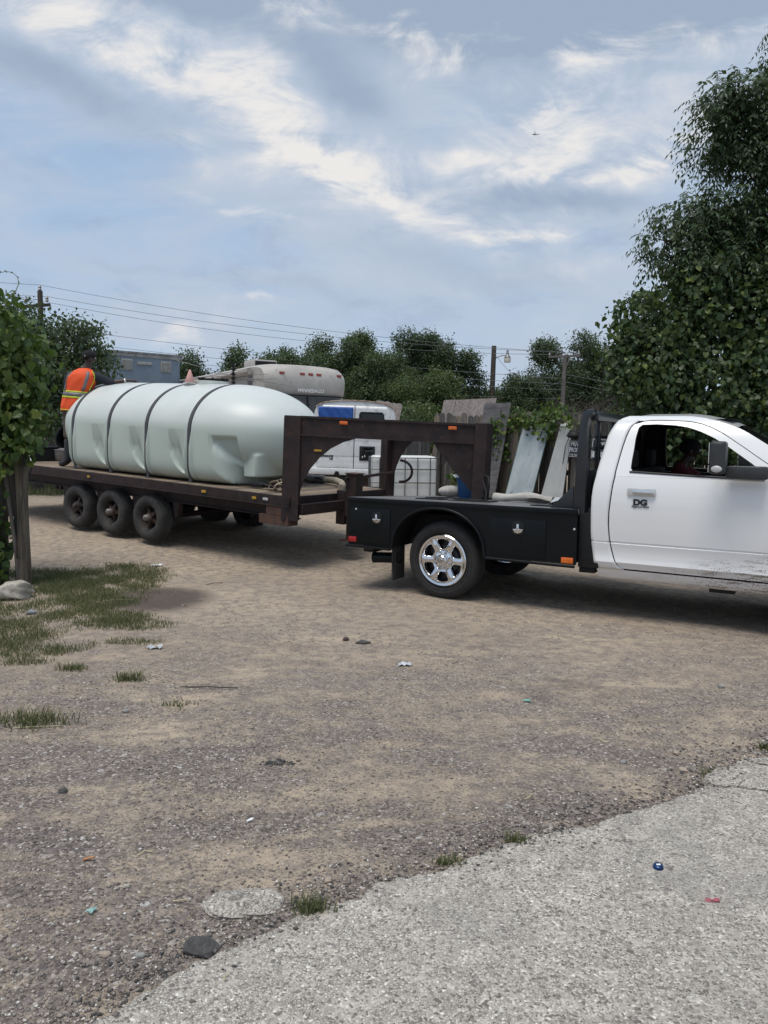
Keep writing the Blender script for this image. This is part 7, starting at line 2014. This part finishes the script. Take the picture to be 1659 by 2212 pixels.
for k in range(14):
    mb = MB(); h = random.choice([1.5, 1.7, 1.8, 1.2]); mb.box((.11 + k * .155, random.uniform(-.02, .02), h / 2), (.135, .02, h)); o = mb.build('picket', dark_wood[k % 3] if k % 4 else grey_wood[0], gf, None, .003); o.rotation_euler = (0, random.gauss(0, .03), 0)
for z in (.4, 1.2):
    mb = MB(); mb.b2((0, -.06, z), (2.3, -.02, z + .08)); mb.build('fence_rail', dark_wood[0], gf)
mb = MB(); mb.b2((.42, -.12, -.1), (.54, -.02, 1.75)); mb.build('fence_post', grey_wood[0], gf, None, .005)

# ------------------------------------------------------------------ rocks, litter and the dragonfly
def rock(name, label, cat, x, y, d, m, seed, sink=.3, rz=0, group=None, flat=False):
    r_ = random.Random(seed); bm = bmesh.new(); bmesh.ops.create_icosphere(bm, subdivisions=4, radius=1)
    ph = [r_.uniform(0, 6) for _ in range(6)]
    pl = [] if flat else [(Vector((r_.gauss(0, 1), r_.gauss(0, 1), r_.gauss(0, 1))).normalized(), r_.uniform(.55, .85)) for _ in range(7)]
    for v in bm.verts:
        p = v.co.copy()
        for n_, k in pl:
            e = p.dot(n_)
            if e > k: p -= n_ * (e - k) * .85
        s_ = 1 + .06 * math.sin(5 * p.x + ph[0]) * math.sin(4 * p.y + ph[1]) + .04 * math.sin(11 * p.z + ph[2] + 7 * p.x)
        p *= s_
        v.co = Vector((p.x * d[0], p.y * d[1], p.z * d[2]))
    me = bpy.data.meshes.new(name); bm.to_mesh(me); bm.free(); me.materials.append(m)
    me.polygons.foreach_set('use_smooth', [True] * len(me.polygons)); me.set_sharp_from_angle(angle=R(28))
    o = bpy.data.objects.new(name, me); col.objects.link(o); o.location = (x, y, g1(x, y) + d[2] * (1 - 2 * sink)); o.rotation_euler = (0, 0, rz)
    return tag(o, label, cat, group)
lime_rock = mat('limestone', (.50, .465, .40), (.27, .245, .205), 9, .92, 0, 1, 22, c3=(.17, .15, .12))
asph = mat('old_asphalt', (.36, .34, .315), (.24, .225, .21), 30, .92, 0, 1, 90, c3=(.46, .44, .41))
asph_d = mat('dark_asphalt', (.062, .060, .058), (.10, .096, .092), 24, .92, 0, 1, 80)
g_st = mat('grey_stone', (.30, .29, .275), (.21, .20, .19), 14, .9, 0, .4, 50)
t_st = mat('tan_stone', (.38, .31, .25), (.28, .22, .18), 14, .9, 0, .4, 50)
rock('rock', 'big pale angular limestone rock beside the left gate post', 'rock', -3.93, 8.02, (.22, .15, .135), lime_rock, 4, .22, .3)
rock('stone', 'small blue grey stone in the grass right below the limestone rock', 'stone', -3.42, 7.35, (.055, .04, .035), mat('blue_grey_stone', (.25, .28, .30), (.2, .22, .24), 9, .8), 5)
rock('asphalt_lump', 'long grey worn asphalt slab half buried near the road edge', 'asphalt lump', -.50, 2.715, (.15, .088, .024), road_m, 6, .40, .12, flat=True)
rock('asphalt_lump', 'dark broken asphalt lump at the road edge, bottom left', 'asphalt lump', -.60, 2.45, (.062, .06, .034), asph_d, 7, .30, .4)
rock('asphalt_lump', 'flat black asphalt scrap on the dirt in front of the truck wheel', 'asphalt lump', -.17, 6.50, (.07, .04, .022), asph_d, 8, .25, .1)
rock('stone', 'little reddish black lump left of the flat black scrap', 'stone', -.32, 6.58, (.028, .022, .022), mat('dark_red_stone', (.07, .04, .035), (.05, .03, .028), 9, .7), 9, .2)
bp_ = thing('black_crumbs', 'dark crumbled patch of black asphalt bits in mid gravel', 'asphalt crumbs', (-.54, 3.96, g1(-.54, 3.96)))
v_, f_ = stones(130, lambda: (random.gauss(0, .04), random.gauss(0, .022), 0.0), .004, .015); raw('crumb', v_, f_, asph_d, bp_)
LOOSE = [(-1.62, 4.72, .020, 'pale round pebble left of centre on gravel'), (1.03, 4.86, .018, 'white flattish stone right of centre on gravel'), (1.66, 4.2, .026, 'round tan stone above the cracked road corner'), (1.62, 3.98, .024, 'pinkish stone touching the cracked road edge'), (1.18, 3.40, .020, 'pale lump on dirt along the road edge'), (.42, 4.15, .016, 'rounded grey pebble in centre right gravel'), (2.42, 5.35, .030, 'dark grey stone on dirt at the right edge'), (.98, 4.45, .014, 'small white pebble in right gravel'), (-1.55, 3.6, .026, 'dark stone on gravel at the left edge'), (-.98, 2.83, .016, 'whitish stone below the orange scrap'), (1.32, 4.05, .022, 'flat grey green stone right of centre'), (-.20, 2.86, .018, 'tan pebble right of the long asphalt slab'), (.90, 3.22, .024, 'brown grey stone at the road edge right of the tuft'), (-.92, 2.43, .018, 'brick coloured pebble near the bottom left'), (-.80, 2.42, .017, 'grey pebble between brick coloured pebble and dark lump')]
for k, (x, y, s_, lab) in enumerate(LOOSE):
    rock('stone', lab, 'stone', x, y, (s_ * 1.15, s_ * .85, s_ * .6), (g_st, t_st, lime_rock, asph, asph_d)[(0, 2, 1, 1, 2, 0, 0, 2, 4, 2, 0, 1, 0, 1, 0)[k]], 30 + k, .25, k * .7, 'loose stones on the gravel')
def flat_bits(name, label, cat, x, y, pts, m, z=.006, rz=0, th=.004, group=None):
    mb = MB(); mb.prism(pts, lambda u, v, h: (u, v, h + .004 * math.sin(40 * u + 25 * v)), 0, th)
    o = mb.build(name, m); o.location = (x, y, z + (max(g1(x, y), -.022) if side_of_road(x, y) < 0 else g1(x, y))); o.rotation_euler = (R(6), R(-4), rz)
    return tag(o, label, cat, group)
def crumple(name, label, cat, x, y, s_, m, seed, h=.02, rz=0):
    r_ = random.Random(seed); mb = MB()
    mb.grid([[(s_ * (i / 7 - .5) * 2 * (1 + .2 * r_.uniform(-1, 1)), s_ * .6 * (j / 5 - .5) * 2 * (1 + .25 * r_.uniform(-1, 1)), h * r_.random()) for i in range(8)] for j in range(6)])
    o = mb.build(name, m); o.location = (x, y, g1(x, y) + .006); o.rotation_euler = (0, 0, rz); o.modifiers.new('thick', 'SOLIDIFY').thickness = .0015
    return tag(o, label, cat)
film = mat('clear_film', (.48, .50, .52), (.6, .62, .63), 30, .25)
crumple('plastic_scrap', 'clear crumpled plastic film on dirt beside the grass', 'plastic scrap', -1.86, 6.15, .055, film, 1, .03)
crumple('plastic_scrap', 'greyish flattened plastic film on gravel before the truck', 'plastic scrap', .18, 5.82, .055, film, 2, .02)
crumple('paper_scrap', 'small mint green wrapper on gravel at lower left', 'wrapper', -1.05, 2.66, .016, mat('mint_paper', (.35, .55, .50), (.25, .45, .42), 30, .6), 3, .012, .9)
crumple('paper_scrap', 'white paper scrap on dirt before the trailer wheels', 'paper', -3.0, 10.05, .07, white_print, 4, .02)
crumple('paper_scrap', 'tiny bright green scrap on gravel right of centre', 'wrapper', .98, 5.05, .022, mat('green_scrap', (.2, .5, .4), (.15, .4, .32), 30, .6), 6, .012)
flat_bits('white_petal', 'slim white plastic sliver on gravel near centre', 'plastic sliver', -.59, 3.34, [(-.017, -.004), (.006, -.007), (.018, 0), (.008, .006), (-.016, .003)], white_print, .008, .5)
flat_bits('wrapper', 'orange brown cardboard strip on gravel at left', 'cardboard', -1.19, 3.0, [(-.025, -.007), (.02, -.005), (.024, .004), (-.02, .007)], mat('orange_card', (.42, .20, .09), (.33, .16, .08), 20, .7), .01, .1)
wr = flat_bits('candy_wrapper', 'pink red wrapper strip lying on the asphalt', 'wrapper', 1.25, 2.74, [(-.026, -.010), (.026, -.008), (.025, .009), (-.025, .010)], mat('pink_red_print', (.36, .10, .12), (.30, .09, .10), 20, .5), .01, -.15)
mb = MB(); mb.prism([(-.006, -.005), (.007, -.004), (.005, .005), (-.006, .004)], lambda u, v, h: (u, v, h), .009, .0096); mb.build('printed_blotch', mat('pale_pink_print', (.6, .4, .42), (.5, .3, .33), 30, .5), wr)
cp = thing('bottle_cap', 'shiny dark blue bottle cap on the asphalt', 'bottle cap', (1.125, 2.96, -.010), (R(12), R(-6), 0))
mb = MB(); mb.lathe([(.0, .014), (.014, .014), (.019, .010), (.021, .0)], 24); mb.build('cap_shell', mat('blue_foil', (.02, .06, .16), (.015, .045, .12), 20, .2, .6), cp, 40)
mb = MB(); mb.prism([(-.008, -.003), (.008, -.005), (.009, .003), (-.007, .004)], lambda u, v, h: (u, v, h), .0142, .0152); mb.build('cap_print', white_print, cp)
straw = mat('straw', (.50, .44, .27), (.4, .34, .2), 9, .7)
for k, (x, y, L, a, lab) in enumerate([(-.48, 2.30, .10, 1.2, 'pale straw stalk standing out at the road edge, lower left'), (-2.05, 4.45, .26, .15, 'long bleached stick beside the long green tuft'), (1.27, 4.35, .09, -.8, 'short bleached twig on gravel at right'), (.72, 3.6, .07, .9, 'short yellow straw on dirt before the road'), (-.98, 3.06, .06, .5, 'thin straw beside the orange strip'), (-.75, 2.74, .05, .2, 'tiny straw left of the long asphalt slab'), (-2.78, 7.95, .30, .25, 'dry pale stalk lying in the left grass'), (-1.2, 5.2, .40, -.02, 'long thin dark twig on dirt left of centre'), (-2.0, 9.0, .22, .7, 'bent dark twig on dirt before the trailer')]):
    mb = MB(); mb.tube([(-L / 2, 0, .004), (0, .012 * (-1) ** k, .012), (L / 2, 0, .005)], .0028 if k < 7 else .004, 5)
    o = mb.build('twig', straw if k < 7 else bark_m, None, 60); o.location = (x, y, g1(x, y) + .002); o.rotation_euler = (0, 0, a); tag(o, lab, 'twig', 'twigs and straws on the ground')
df = thing('dragonfly', 'small dark dragonfly hovering in the sky', 'dragonfly', (.92, 5.0, 3.60), (0, R(6), 0))
mb = MB(); mb.tube([(-.022, 0, -.002), (-.016, 0, -.001), (-.010, 0, .001), (-.003, 0, .002), (.010, 0, .004), (.023, 0, .004)], [.0022, .0034, .0040, .0024, .0016, .0012], 8); mb.build('insect_body', black_print, df, 60)
for q, (a, b) in enumerate((((-.012, -.004, .003), (-.008, .012, .026)), ((-.010, .004, .003), (-.001, -.012, -.016)), ((-.006, -.004, .003), (-.002, .016, .022)), ((-.006, .004, .003), (.004, -.02, -.012)))):
    a, b = Vector(a), Vector(b); d = (b - a).normalized(); s_ = d.cross(Vector((0, 1, 0))).normalized()
    mb = MB(); mb.add([a, a.lerp(b, .4) + s_ * .0028, b + s_ * .0015, b - s_ * .001, a.lerp(b, .4) - s_ * .001], [(0, 1, 2, 3, 4)]); mb.build('wing', mat('wing_grey', (.25, .25, .26), (.2, .2, .21), 9, .3), df)
